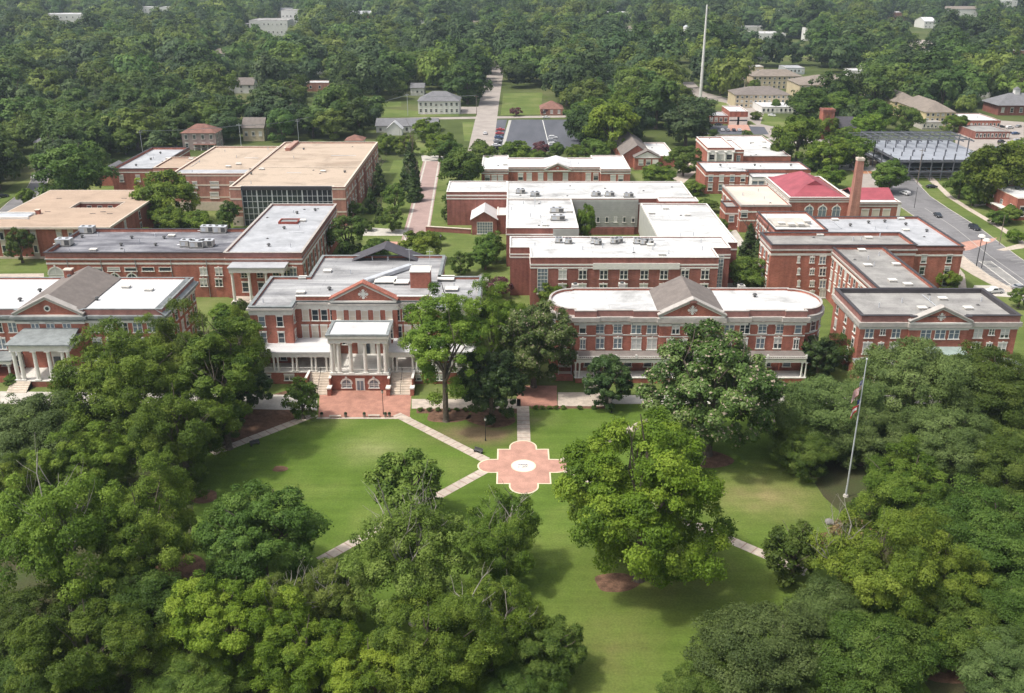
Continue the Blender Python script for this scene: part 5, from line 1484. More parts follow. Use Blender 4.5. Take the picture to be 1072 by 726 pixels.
x0, y0 = G(116, 177, z); x1 = G(160, 177, z)[0] - .1; y1 = G(160, 154.5, z)[1]
r = block(T, rect(x0, y0, x1, y1), z, wall='brick', roof='silver_roof', ph=.9, bands=bands(z, [(-1.6, -1.2, .1, 'trim'), (-1.1, -.1, .03, 'parapet')]), cap='dark_metal', pt=.5)
for px, py in ((142.5, 174), (158, 167.5), (168, 161)): vent(r, *G(px, py, z - .9), z - .9, 'hood')
wins(T, (x0, y0), (x1, y0), [.22, .62], 5.2, 1.5, 2.4, 'dh', 'blind')
gable_roof(T, x0 - 10, x0 - 1, y0 + 10, y0 + 22, 5.5, 2.6, 'shingle_grey', 'y', name='side_roof')
b = MB(); b.prism(rect(x0 - 10, y0 + 10, x0 - 1, y0 + 22), 0, 5.4, M['brick']); b.build("side_wall", T)

# ------------------------------------------------------------------ right edge building
T = thing("cafe_building", "two-part brick building with a white roof at the right edge beyond the street", "building")
z = 8.0
x0, y0 = G(1066, 206, z); xL, yL = G(1036, 194, z); xR = xL + 60
yf = G(1072, 212, z)[1]
pts = [(xL, yL - 22), (xL + 9, yL - 22), (xL + 9, yL - 30), (xR, yL - 30), (xR, yL), (xL, yL)]
r = block(T, pts, z, roof='white_roof', ph=.3, cap='stone')
ac_unit(r, *G(1068, 193, z), z - .3, 6, 5, 4)
wins(T, (xL, yL), (xL, yL - 22), 3, 3.4, 1.6, 3.4, 'grid', 'glass'); wins(T, (xL, yL - 22), (xL + 9, yL - 22), 2, 3.2, 1.6, 3.4)
b = MB(); b.box(xL - 2.5, yL - 20, 3.0, xL - .02, yL - 8, 3.3, M['trim']); b.build("awning", T)

# ------------------------------------------------------------------ steel frame under construction
T = thing("steel_frame", "unfinished building of dark steel columns, beams and pale metal floor decks", "building under construction")
z3 = 12.5
X0, Y0 = G(946, 160, z3)[0], G(980, 158.5, z3)[1]; X1 = G(1046, 158, z3)[0]; Y1 = G(980, 138, z3)[1]
FOOT.append(rect(X0, Y0, X1, Y1))
nx, ny = 9, 5
ymid = Y0 + (Y1 - Y0) * .5
for k, zz in enumerate((4.2, 8.4)):
    e_ = MB(); e_.box(X0 + .5, Y0 + (6 if k == 0 else 1.5), zz, X1 - 1, Y1 - 1, zz + .2, M['deck']); e_.build("floor_deck", T)
for i in range(nx + 1):
    for j in range(ny + 1):
        x, y = X0 + (X1 - X0) * i / nx, Y0 + (Y1 - Y0) * j / ny
        c = MB(); c.box(x - .2, y - .2, 0, x + .2, y + .2, (z3 + .5) if y > ymid - 2 else 9.6 + (i % 3) * .8, M['steel']); c.build("steel_column", T)
for zz in (4.0, 8.2, z3):
    for j in range(ny + 1):
        y = Y0 + (Y1 - Y0) * j / ny
        if zz > 12 and y < ymid - 2: continue
        c = MB(); c.box(X0, y - .22, zz - .5, X1, y + .22, zz + (.19 if zz < 12 else .1), M['steel']); c.build("beam", T)
    for i in range(nx + 1):
        x = X0 + (X1 - X0) * i / nx
        c = MB(); c.box(x - .15, Y0 if zz < 12 else ymid, zz - .45, x + .15, Y1, zz + .05, M['steel']); c.build("beam", T)
c = MB(); y = ymid + 2
while y < Y1:
    c.box(X0 - 8, y, z3 + .15, X1, y + .3, z3 + .4, M['lead']); y += 5.6
c.build("roof_joists", T)
c = MB()
for k in range(3): c.box(X0, Y0 - .6, 1.4 + k * .9, X1, Y0 - .45, 1.55 + k * .9, M['steel'])
c.build("guard_rail", T)
T = thing("low_shed", "long low grey shed beside the construction site", "shed")
xs0, ys0 = G(893, 158, 4); xs1 = G(945, 158, 4)[0]
b = MB(); b.prism(rect(xs0, ys0, xs1, ys0 + 14), 0, 4, M['stone'], top=False); b.build("wall", T)
b = MB(); b.box(xs0 - .5, ys0 - .5, 4, xs1 + .5, ys0 + 15, 4.3, M['dull_roof']); b.build("roof", T); FOOT.append(rect(xs0, ys0, xs1, ys0 + 14))

# ------------------------------------------------------------------ houses and distant buildings
def house(name, label, px0, px1, pyb, zeave, D, wall, roofm, style='hip', rise=2.5, axis='x', cat='house', nwin=3, rows=1, porch=False, chim=False, wk='dh'):
    """px0..px1 at the foot of the front wall on row pyb"""
    x0, y0 = G(px0, pyb); x1 = G(px1, pyb)[0]
    T = thing(name, label, cat)
    if style == 'hip':
        b = MB(); b.prism(rect(x0, y0, x1, y0 + D), 0, zeave, M[wall], top=False); b.build("wall", T); FOOT.append(rect(x0, y0, x1, y0 + D))
        ro = hip_roof(T, x0, y0, x1, y0 + D, zeave, rise, roofm, over=.6, axis=axis)
    elif style == 'gable':
        gable_walls(T, x0, x1, y0, y0 + D, zeave, rise, wall, axis)
        ro = gable_roof(T, x0, x1, y0, y0 + D, zeave + .02, rise, roofm, axis, over=.5)
    else:
        ro = block(T, rect(x0, y0, x1, y0 + D), zeave, wall=wall, roof=roofm, ph=.3, cap='cornice_grey')
    for k in range(rows):
        zz = zeave * (k + .52) / rows
        wins(T, (x0, y0), (x1, y0), nwin, zz, min(1.3, (x1 - x0) / nwin * .45), min(1.8, zeave / rows * .5), wk, 'glass')
        wins(T, (x1, y0), (x1, y0 + D), max(2, int(D / 5)), zz, 1.1, min(1.8, zeave / rows * .5), wk, 'glass')
    if porch:
        b = MB(); b.box(x0 + (x1 - x0) * .35, y0 - 2.4, 2.7, x1, y0 - .02, 2.95, M[roofm]); b.build("porch_roof", T)
        columns(T, [(x0 + (x1 - x0) * q, y0 - 2.1) for q in (.38, .58, .78, .98)], 0, 2.7, .16)
    if chim:
        xc = x0 + (x1 - x0) * .7; b = MB(); b.box(xc - .5, y0 + D * .4, zeave, xc + .5, y0 + D * .4 + .9, zeave + rise + 1.2, M['brick']); b.build("chimney", ro)
    return T

house("house", "two-storey dusty-pink house with a rust hip roof and columned porch behind the tan roofs", 192, 227, 157, 8.2, 12, 'mauve_wall', 'shingle_red', 'hip', 3.6, rows=2, nwin=4, porch=True)
house("house", "grey-brown gabled house with a pale wall, half hidden by trees right of the dusty-pink house", 255, 277, 148, 7, 11, 'cream_wall', 'shingle', 'gable', 4.2)
house("house", "weathered grey house with a long steep roof high among the trees upper left", 240, 266, 98, 6, 12, 'white_wall', 'shingle', 'gable', 4.0, rows=2)
house("house", "little cream house with a reddish hip roof below the weathered grey house", 230, 239, 106, 3.4, 8, 'cream_wall', 'shingle_red', 'hip', 2)
house("house", "white two-part house with pale hip roof on the wooded rise upper left", 218, 243, 63, 5.6, 16, 'white_wall', 'shingle_tan', 'hip', 4, rows=2, nwin=4)
house("house", "slate-roofed bungalow among dark trees beside the street at left", 36, 60, 156, 3.2, 12, 'white_wall', 'shingle_grey', 'hip', 3.2)
house("house", "large white two-storey house with a broad grey hip roof beside the far road", 438, 481, 119.5, 7.6, 17, 'white_wall', 'shingle_grey', 'hip', 5.0, rows=2, nwin=8)
house("house", "rust-roofed low building at the corner of the car park lawn", 566, 589, 121, 3.8, 14, 'brick_pink', 'shingle_red', 'hip', 4.0)
house("house", "long grey-roofed building with a white gable front beyond the arts building", 394, 458, 139, 3.6, 13, 'white_wall', 'shingle_grey', 'gable', 3.0, 'x', nwin=7)
T = thing("gabled_entrance", "white gabled entrance block in front of the long grey-roofed building", "entrance")
x0, y0 = G(405, 142); x1 = G(421, 142)[0]
gable_walls(T, x0, x1, y0, y0 + 6, 3.4, 3.6, 'white_wall', 'y'); gable_roof(T, x0, x1, y0, y0 + 6, 3.42, 3.6, 'bright_roof', 'y', over=.4)
house("house", "small cottage with a rusty roof just left of the mall trees", 362, 380, 155, 3.6, 9, 'white_wall', 'shingle_red', 'hip', 2.2, nwin=2)
house("house", "small dark-roofed house with pale gable left of the long grey-roofed building", 381, 393, 121, 3.4, 8, 'white_wall', 'shingle_grey', 'gable', 2.4, nwin=2)
# chapel-like brick house with steep roof and white pediment
T = thing("pedimented_house", "brick house with a steep grey roof and white pediment beside the library annex", "house")
xw0, y0 = G(664, 178); xw1 = G(690, 178)[0]
gable_walls(T, xw0, xw1, y0, y0 + 5, 5.6, 2.6, 'brick', 'y'); gable_roof(T, xw0, xw1, y0, y0 + 6, 5.7, 2.8, 'shingle', 'y', over=.5)
b = MB(); b.add([(xw0, y0 - .1, 5.6), (xw1, y0 - .1, 5.6), ((xw0 + xw1) / 2, y0 - .1, 8.0)], [(0, 1, 2)], M['trim']); b.box(xw0 - .3, y0 - .3, 5.3, xw1 + .3, y0 + .02, 5.6, M['trim']); b.build("pediment", T)
gable_walls(T, xw0 - 5, xw0 + 8, y0 + 5, y0 + 46, 5.6, 4.4, 'brick', 'y'); gable_roof(T, xw0 - 5, xw0 + 8, y0 + 5, y0 + 46, 5.62, 4.4, 'shingle', 'y', over=.6)
block(T, rect(xw0 + 9, y0 + 6, xw1 + 8, y0 + 40), 5, roof='bright_roof', ph=.3, cap='trim')
wins(T, (xw0, y0 - .02), (xw1, y0 - .02), [.25, .55], 3.2, 1.9, 1.9, 'dh', 'blind')
b = MB(); b.box(xw1 - 3.2, y0 - .2, 0, xw1 - .6, y0 - .01, 4.6, M['trim']); b.box(xw1 - 2.6, y0 - .25, 0, xw1 - 1.2, y0 - .18, 2.6, M['glass']); b.build("door", T)
# red brick church with square tower
T = thing("church", "brick church with a square tower and a dark grey gable roof among trees", "church")
x0, y0 = G(869, 146); x1 = G(894, 146)[0]
gable_walls(T, x0, x1, y0, y0 + 14, 6, 4.5, 'brick', 'x'); gable_roof(T, x0, x1, y0, y0 + 14, 6.02, 4.5, 'slate_dark', 'x', over=.5); wins(T, (x0, y0), (x1, y0), 3, 3.2, 1.2, 3.0, 'arch', 'glass')
xt = G(853.5, 143)[0]; b = MB(); b.prism(rect(xt, y0, xt + 6, y0 + 6), 0, 15, M['brick']); b.ring(rect(xt, y0, xt + 6, y0 + 6),   .25, .3, 14.2, 15.4, M['brick_dark']); b.build("tower", T)
b = MB()
for k in (1.2, 3, 4.8): b.box(xt + k - .5, y0 - .1, 10, xt + k + .5, y0 + .05, 13.4, M['brick_dark'])
b.build("louvres", T); FOOT.append(rect(xt, y0, xt + 6, y0 + 6))
# fire station
T = thing("fire_station", "red brick station with two white garage doors and a low grey-roofed side", "station")
x0, y0 = G(763, 131); x1 = G(782, 131)[0]
r = block(T, rect(x0, y0, x1, y0 + 22), 7.5, roof='bright_roof', ph=.3, cap='trim')
for q in (.27, .72):
    xc = x0 + (x1 - x0) * q; b = MB(); b.box(xc - 2.9, y0 - .15, 0, xc + 2.9, y0 - .01, 4.4, M['trim']); b.box(xc - 2.7, y0 - .2, 2.2, xc + 2.7, y0 - .14, 2.9, M['glass']); b.build("garage_door", T)
xl = G(738, 131)[0]; block(T, rect(xl, y0 + 3, x0 - .02, y0 + 20), 4.6, wall='brick', roof='silver_roof', ph=.3, cap='cornice_grey'); wins(T, (xl, y0 + 3), (x0, y0 + 3), 5, 2.4, 1.5, 1.6)
patch("apron", [(762, 137), (786, 137), (783, 131), (762, 131)], 0.030, M['pave_pink'])
# apartments
def apts(label, px0, px1, pyb, D, ze, rise, wall='cream_wall', axis='x', n=9, rows=3, roofm='shingle_tan'):
    T = house("apartment_building", label, px0, px1, pyb, ze, D, wall, roofm, 'hip', rise, axis, 'apartment building', nwin=n, rows=rows, wk='plain')
    T['group'] = "cream apartment buildings upper right"
    return T
apts("cream apartment block nearest the boulevard with a long brown-grey roof", 769, 826, 113, 22, 8, 4, n=12, roofm='shingle')
apts("cream apartment block farthest back, left end of the row", 787, 838, 93.5, 18, 9, 4, n=10)
apts("broad cream apartment block in the middle with an L-shaped tan roof", 836, 905, 103.5, 32, 9, 5, 'cream_wall', n=12)
apts("yellow-cream apartment block nearest the construction site with a stepped tan roof", 967, 998, 133, 42, 8, 5, 'yellow_wall', 'y', n=6)
apts("yellow-cream apartment block hidden among trees behind the church", 934, 962, 121, 42, 8, 4.5, 'yellow_wall', 'y', n=6)
apts("short cream apartment block behind the oak by the tall white pole", 765, 780, 92, 40, 8, 4, axis='y', n=4)
far = [
 ("white-roofed store by the boulevard", 797, 838, 119, 3.8, 26, 'white_wall', 'bright_roof', 'flat'),
 ("long white warehouse far off at upper left", 43, 100, 28, 16, 40, 'white_wall', 'bright_roof', 'flat'),
 ("white building cluster left end far off upper left", 143, 160, 19, 16, 30, 'white_wall', 'bright_roof', 'flat'),
 ("white building cluster right end far off upper left", 168, 184, 19, 16, 30, 'white_wall', 'bright_roof', 'flat'),
 ("pale mill building with stepped walls far off at top left of centre", 262, 302, 38, 18, 50, 'white_wall', 'dull_roof', 'flat'),
 ("tall pale mill tower beside the stepped mill", 296, 316, 36, 28, 30, 'white_wall', 'dull_roof', 'flat'),
 ("low pale shed in the clearing upper left", 164, 177, 71, 4, 16, 'cream_wall', 'shingle_tan', 'hip'),
 ("small rust-roofed house among trees left of the far road", 396, 408, 33, 8, 24, 'cream_wall', 'shingle_red', 'hip'),
 ("white industrial shed left of the far clearing", 790, 822, 42, 7, 40, 'white_wall', 'bright_roof', 'flat'),
 ("upright white silo-like block among the trees upper right", 842, 850, 43, 14, 14, 'white_wall', 'bright_roof', 'flat'),
 ("grey metal shed behind the apartments", 822, 842, 78, 5, 22, 'galv', 'silver_roof', 'flat'),
 ("white house with two gables right of the far clearing", 858, 872, 62, 6, 24, 'white_wall', 'shingle_grey', 'gable'),
 ("white building with dark windows above the apartments", 890, 903, 84, 7, 18, 'white_wall', 'bright_roof', 'flat'),
 ("white house behind dark trees right of the apartments", 908, 920, 80, 6, 22, 'white_wall', 'silver_roof', 'gable'),
 ("pale-roofed shed above the dark trees right of the apartments", 915, 936, 68, 5, 26, 'cream_wall', 'bright_roof', 'flat'),
 ("white roofed house far off upper right", 967, 979, 30, 9, 34, 'white_wall', 'bright_roof', 'gable'),
 ("tan house far off upper right left of the white roofed one", 906, 914, 31, 7, 30, 'cream_wall', 'shingle_tan', 'hip'),
 ("low white shed among the trees far right", 1023, 1037, 103.5, 4, 18, 'white_wall', 'bright_roof', 'flat'),
 ("white-roofed shed behind the steel frame", 1014, 1046, 136, 5, 26, 'brick', 'bright_roof', 'flat'),
 ("flat grey garage left of the white-roofed shed", 965, 985, 136, 4, 14, 'concrete', 'dull_roof', 'flat'),
 ("low grey commercial building in the right yard", 1020, 1056, 146, 4, 20, 'brick_dark', 'dull_roof', 'flat'),
 ("white industrial row at the far top right corner", 1034, 1064, 9, 14, 90, 'white_wall', 'bright_roof', 'flat'),
 ("grey house among trees above the white two-storey house", 430, 444, 100, 5, 12, 'white_wall', 'shingle_grey', 'gable'),
 ("pale house edge between dark trees upper left of centre", 332, 342, 78, 6, 14, 'white_wall', 'silver_roof', 'gable'),
 ("pinkish roofed house right of the wooded rise", 288, 304, 63, 4.5, 14, 'mauve_wall', 'shingle_tan', 'hip'),
 ("pinkish building under the white cluster at upper left", 180, 194, 24, 9, 30, 'brick_pink', 'shingle_tan', 'flat'),
 ("low brick building with grey roof left of the far clearing", 762, 790, 48, 5, 26, 'brick_dark', 'shingle_grey', 'gable'),
 ("blue-grey roofed sheds beside the clearing street", 792, 810, 63, 6, 24, 'white_wall', 'silver_roof', 'gable'),
]
for (lb, a, c, y, ze, D, wl, rf, stl) in far:
    house("distant_building", lb, a, c, y, ze, D, wl, rf, stl, rise=ze * .5, cat='building', nwin=max(2, min(9, int((c - a) / 4))), rows=2 if ze > 8 else 1, wk='plain')
# station-like building with cupola at right
T = thing("depot", "dark brick depot with blue-grey hip roof and small white cupola, right edge", "building")
x0, y0 = G(1044, 121); x1 = x0 + 44
b = MB(); b.prism(rect(x0, y0, x1, y0 + 20), 0, 6, M['brick_dark'], top=False); b.build("wall", T); FOOT.append(rect(x0, y0, x1, y0 + 20))
hip_roof(T, x0, y0, x1, y0 + 20, 6, 6, 'shingle_grey', over=1.5); wins(T, (x0, y0), (x1, y0), 8, 3, 1.6, 2.4)
b = MB(); xc = x0 + 14; b.box(xc - 1.5, y0 + 8.5, 10.8, xc + 1.5, y0 + 11.5, 14.2, M['white_wall']); b.add([(xc - 1.8, y0 + 8.2, 14.2), (xc + 1.8, y0 + 8.2, 14.2), (xc + 1.8, y0 + 11.8, 14.2), (xc - 1.8, y0 + 11.8, 14.2), (xc, y0 + 10, 15.8)], [(0, 1, 4), (1, 2, 4), (2, 3, 4), (3, 0, 4), (3, 2, 1, 0)], M['shingle_grey']); b.build("cupola", T)
for px, h_, lb in ((716.3, 26, "taller white silo among the trees left of the tall pole"), (711.3, 21, "shorter white silo just left of the taller silo")):
    X, Y = G(px, 57); b = MB(); b.tube((X, Y, 0), (X, Y, h_), 2.6, 2.6, 20, M['white_wall']); b.tube((X, Y, h_), (X, Y, h_ + 1.4), 2.7, .4, 20, M['galv'])
    o = b.build("silo"); tag(o, lb, "silo", "white silos among the far trees")

pk = random.Random(31)
spots = [(20, 11), (66, 9), (120, 6), (215, 8), (235, 10), (258, 30), (352, 12), (372, 24), (500, 30), (562, 12), (640, 22), (820, 20), (782, 33), (880, 30), (936, 22), (1002, 18), (1052, 30), (955, 58), (975, 62), (1012, 50), (782, 78), (655, 44), (668, 36), (14, 60), (335, 96), (92, 84), (300, 20), (440, 30), (1066, 60), (740, 30), (700, 40)]
spots.sort()
CLEAR2 = []
for i, (px, py) in enumerate(spots):
    w_ = max(6, 28 * FPX / depth_of(0, G(px, py)[1], 0) * pk.uniform(.6, 1.6) * (1.8 if py < 30 else 1))
    stl = pk.choice(['gable', 'hip', 'flat'])
    house("distant_building", f"small pale building among the far woodland, number {i + 1} counting from the left edge", px - w_ / 2, px + w_ / 2, py, 6 + (6 if py < 26 else 0), 14 + (20 if py < 30 else 0),
          pk.choice(['white_wall', 'cream_wall', 'white_wall', 'brick_pink']), {'flat': 'bright_roof', 'gable': pk.choice(['silver_roof', 'shingle_grey', 'shingle_tan']), 'hip': pk.choice(['shingle_tan', 'shingle_grey', 'silver_roof'])}[stl], stl, 3.5, cat='building', nwin=3, wk='plain')['group'] = "small pale buildings peeping out of the far woodland"
    hh_ = 24 * FPX / depth_of(0, G(px, py)[1], 0)
    CLEAR2.append([(px - w_ / 2 - 1, py + hh_ + 1), (px - w_ / 2 - 1, py - 2), (px + w_ / 2 + 1, py - 2), (px + w_ / 2 + 1, py + hh_ + 1)])
# ------------------------------------------------------------------ foliage
def leaf_mat(name, dark, mid, light, trans=0.25, blossom=None, rough=0.6, var=0.25):
    """leaf tint: random per leaf and per spray (attribute 'tint'), plus a small shift from tree to tree"""
    m = bpy.data.materials.new(name)
    m.use_nodes = True
    nt = m.node_tree
    b = nt.nodes["Principled BSDF"]
    b.inputs['Roughness'].default_value = rough
    b.inputs['Specular IOR Level'].default_value = 0.25
    at = nt.nodes.new("ShaderNodeAttribute"); at.attribute_name = "tint"
    cr = nt.nodes.new("ShaderNodeValToRGB")
    cr.color_ramp.elements[0].position = 0.0; cr.color_ramp.elements[0].color = (*dark, 1)
    cr.color_ramp.elements[1].position = 0.95; cr.color_ramp.elements[1].color = (*light, 1)
    e = cr.color_ramp.elements.new(0.5); e.color = (*mid, 1)
    if blossom:
        e = cr.color_ramp.elements.new(0.96); e.color = (*blossom, 1)
    nt.links.new(at.outputs['Fac'], cr.inputs[0])
    oi = nt.nodes.new("ShaderNodeObjectInfo")
    mr = nt.nodes.new("ShaderNodeMapRange"); mr.inputs[3].default_value = 1 - var; mr.inputs[4].default_value = 1 + var
    nt.links.new(oi.outputs['Random'], mr.inputs[0])
    hs = nt.nodes.new("ShaderNodeHueSaturation")
    mh = nt.nodes.new("ShaderNodeMath"); mh.operation = 'MULTIPLY_ADD'; mh.inputs[1].default_value = 7.31; mh.inputs[2].default_value = 0
    fr = nt.nodes.new("ShaderNodeMath"); fr.operation = 'FRACT'
    nt.links.new(oi.outputs['Random'], mh.inputs[0]); nt.links.new(mh.outputs[0], fr.inputs[0])
    m3 = nt.nodes.new("ShaderNodeMapRange"); m3.inputs[3].default_value = 0.5 - 0.002; m3.inputs[4].default_value = 0.5 + 0.022
    nt.links.new(fr.outputs[0], m3.inputs[0]); nt.links.new(m3.outputs[0], hs.inputs['Hue'])
    nt.links.new(mr.outputs[0], hs.inputs['Value'])
    nt.links.new(cr.outputs[0], hs.inputs['Color'])
    nt.links.new(hs.outputs[0], b.inputs['Base Color'])
    tr = nt.nodes.new("ShaderNodeBsdfTranslucent")
    nt.links.new(hs.outputs[0], tr.inputs[0])
    mx = nt.nodes.new("ShaderNodeMixShader"); mx.inputs[0].default_value = trans
    nt.links.new(b.outputs[0], mx.inputs[1]); nt.links.new(tr.outputs[0], mx.inputs[2])
    nt.links.new(mx.outputs[0], nt.nodes["Material Output"].inputs[0])
    return m

L = {
 'bright': leaf_mat("yellow_green_leaves", (0.056, 0.098, 0.008), (0.140, 0.208, 0.014), (0.260, 0.320, 0.036), 0.32),
 'pale':   leaf_mat("pale_green_leaves", (0.105, 0.145, 0.024), (0.190, 0.245, 0.040), (0.30, 0.34, 0.08), 0.36),
 'mid':    leaf_mat("mid_green_leaves", (0.058, 0.100, 0.010), (0.134, 0.192, 0.020), (0.240, 0.298, 0.042), 0.32),
 'dark':   leaf_mat("dark_glossy_leaves", (0.022, 0.042, 0.010), (0.048, 0.080, 0.018), (0.095, 0.130, 0.034), 0.12, rough=0.42),
 'oak':    leaf_mat("deep_green_leaves", (0.052, 0.092, 0.013), (0.108, 0.166, 0.025), (0.180, 0.240, 0.046), 0.32),
 'grey':   leaf_mat("grey_green_leaves", (0.066, 0.102, 0.027), (0.126, 0.176, 0.047), (0.192, 0.248, 0.080), 0.32),
 'magnolia': leaf_mat("magnolia_leaves", (0.050, 0.086, 0.016), (0.112, 0.168, 0.034), (0.215, 0.262, 0.082), 0.16, blossom=(0.42, 0.33, 0.26), rough=0.45),
 'purple': leaf_mat("plum_red_leaves", (0.060, 0.020, 0.028), (0.13, 0.045, 0.060), (0.21, 0.10, 0.11), 0.2),
 'brown':  leaf_mat("dry_brown_leaves", (0.12, 0.07, 0.035), (0.22, 0.14, 0.07), (0.32, 0.22, 0.12), 0.2),
 'forest': leaf_mat("woodland_leaves", (0.034, 0.068, 0.013), (0.080, 0.132, 0.025), (0.150, 0.206, 0.050), 0.32, var=0.40),
 'wood_dark': leaf_mat("dark_woodland_leaves", (0.026, 0.052, 0.016), (0.060, 0.100, 0.030), (0.110, 0.155, 0.055), 0.2, var=0.3),
 'wood_pale': leaf_mat("light_woodland_leaves", (0.075, 0.110, 0.018), (0.150, 0.200, 0.032), (0.240, 0.285, 0.070), 0.34, var=0.3),
}

def crown_mesh(name, seed, Rr, H, zb, clumps, leaves, size, matn, clump_r=0.24, up=0.25, gap=0.0, flat=0.75, conical=False, lobes=0.16, inner=0.12, blossom=0.0, drape=0.0, nr=0.42, co=0.25):
    """leaf sprays gathered in uneven clumps through a crown: zb = foot of the crown, H its height"""
    g = np.random.default_rng(seed)
    n = clumps
    d = g.normal(size=(n, 3)); d /= np.linalg.norm(d, axis=1)[:, None]
    d[:, 2] = np.where((d[:, 2] < -0.3) & (g.uniform(size=n) < .45), -d[:, 2] * 0.7, d[:, 2])
    d /= np.linalg.norm(d, axis=1)[:, None]
    th = np.arctan2(d[:, 1], d[:, 0])
    lob = 1 + lobes * np.sin(2 * th + seed) + lobes * .8 * np.sin(3 * th + seed * 1.7 + 2 * d[:, 2]) + lobes * .6 * np.sin(5 * d[:, 2] + th + seed)
    rr = g.uniform(0.5, 0.92, n) ** 0.7 * lob
    k = int(n * inner); rr[:k] *= 0.5
    if conical:
        z = g.uniform(0, 1, n) ** 1.25
        prof = (1 - z) ** 0.8
        a = g.uniform(0, 2 * np.pi, n)
        c = np.stack([np.cos(a) * prof * Rr * g.uniform(.55, 1, n) * .85, np.sin(a) * prof * Rr * g.uniform(.55, 1, n) * .85, zb + z * H * .97], 1)
        cr_ = Rr * clump_r * (0.5 + 0.8 * prof)
    else:
        c = d * rr[:, None] * np.array([Rr, Rr, H / 2])[None, :]
        c[:, 2] += zb + H / 2
        if drape: c[:, 2] -= drape * (np.hypot(c[:, 0], c[:, 1]) / Rr) ** 2
        cr_ = Rr * clump_r * g.uniform(0.45, 1.5, n)
    keep = g.uniform(size=n) > gap
    c, cr_ = c[keep], np.broadcast_to(cr_, (n,))[keep]
    n = len(c)
    w = cr_ ** 2; cnt = np.maximum(3, (leaves * w / w.sum())).astype(int)
    idx = np.repeat(np.arange(n), cnt); m_ = len(idx)
    q = g.normal(size=(m_, 3)); q /= np.linalg.norm(q, axis=1)[:, None]
    out = c - np.array([0, 0, zb + H * .35]); out /= np.maximum(1e-6, np.linalg.norm(out, axis=1))[:, None]
    q = q + out[idx] * 0.45 + np.array([0, 0, up])
    q /= np.linalg.norm(q, axis=1)[:, None]
    r = g.uniform(0.45, 1.08, m_) ** 0.6
    # finer tufts inside each clump
    tuft = 1 + .22 * np.sin(q[:, 0] * 5 + idx) * np.sin(q[:, 1] * 6 + idx * 2.1) + .12 * np.sin(q[:, 2] * 11 + idx)
    P = c[idx] + q * (r * cr_[idx] * tuft)[:, None] * np.array([1, 1, flat])
    P[:, 2] = np.maximum(P[:, 2], 0.25 if conical or H < 4 else g.uniform(.4, 2.2, m_) * min(1, H / 12))
    nrm = q * 0.7 + out[idx] * co + np.array([0, 0, 0.35]) + g.normal(size=(m_, 3)) * nr
    nrm /= np.linalg.norm(nrm, axis=1)[:, None]
    ref = g.normal(size=(m_, 3))
    u = np.cross(nrm, ref); u /= np.maximum(1e-6, np.linalg.norm(u, axis=1))[:, None]
    v = np.cross(nrm, u)
    s = size * g.uniform(0.6, 1.35, m_) / 2
    s2 = s * g.uniform(0.5, 0.95, m_)
    # each spray is a bent leaf-shaped quad
    p0 = P - u * s[:, None]
    p1 = P + v * s2[:, None] - nrm * (s * .25)[:, None]
    p2 = P + u * s[:, None]
    p3 = P - v * s2[:, None] - nrm * (s * .25)[:, None]
    co = np.stack([p0, p1, p2, p3], 1).reshape(-1, 3).astype(np.float32)
    me = bpy.data.meshes.new(name)
    me.vertices.add(m_ * 4); me.vertices.foreach_set('co', co.ravel())
    me.loops.add(m_ * 4); me.loops.foreach_set('vertex_index', np.arange(m_ * 4, dtype=np.int32))
    me.polygons.add(m_); me.polygons.foreach_set('loop_start', np.arange(0, m_ * 4, 4, dtype=np.int32))
    me.polygons.foreach_set('loop_total', np.full(m_, 4, dtype=np.int32))
    me.update()
    ct = g.uniform(-.36, .32, n)
    tint = np.clip(0.5 + ct[idx] + g.normal(size=m_) * .10, 0, .93)
    if blossom: tint = np.where(g.uniform(size=m_) < blossom, 1.0, tint)
    a = me.attributes.new("tint", 'FLOAT', 'POINT')
    a.data.foreach_set('value', np.repeat(tint, 4).astype(np.float32))
    me.materials.append(L[matn])
    return me

def trunk_mesh(name, seed, h, r, spread, limbs=5, zf=0.35, m='bark', lean=0.0, twigs=0):
    """tapered trunk with flaring foot, forking limbs and branches"""
    rnd = random.Random(seed); b = MB()
    def limb(p, d, ln, r0, depth):
        seg = 3; q = Vector(p); dd = Vector(d).normalized(); rr = r0
        for i in range(seg):
            dd = (dd + Vector((rnd.uniform(-.22, .22), rnd.uniform(-.22, .22), rnd.uniform(-.02, .18)))).normalized()
            nx = q + dd * ln / seg; r2 = rr * .8
            b.tube(q, nx, rr, r2, 6 if depth == 0 else 5, M[m], caps=False)
            if depth > 0 and i >= 1:
                for _ in range(2 if i == 1 else 1):
                    s = (dd + Vector((rnd.uniform(-1, 1), rnd.uniform(-1, 1), rnd.uniform(-.1, .6)))).normalized()
                    limb(nx, s, ln * .55, r2 * .6, depth - 1)
            q = nx; rr = r2
    zt = h * zf
    top = Vector((lean * zt, 0, zt))
    b.tube((0, 0, -.2), (lean * .1, 0, .5), r * 1.5, r * 1.05, 10, M[m], caps=False)
    b.tube((lean * .1, 0, .5), top, r * 1.05, r * .8, 10, M[m], caps=False)
    for i in range(limbs):
        a = 2 * math.pi * (i + rnd.uniform(-.25, .25)) / limbs
        limb(top - Vector((0, 0, rnd.uniform(0, zt * .25))), (math.cos(a) * rnd.uniform(.4, 1) * spread, math.sin(a) * rnd.uniform(.4, 1) * spread, 1), h * rnd.uniform(.38, .5), r * .48, 1 + (twigs > 0))
    limb(top, (.1, .1, 1), h * .5, r * .6, 1 + (twigs > 0))
    return b.mesh(name)

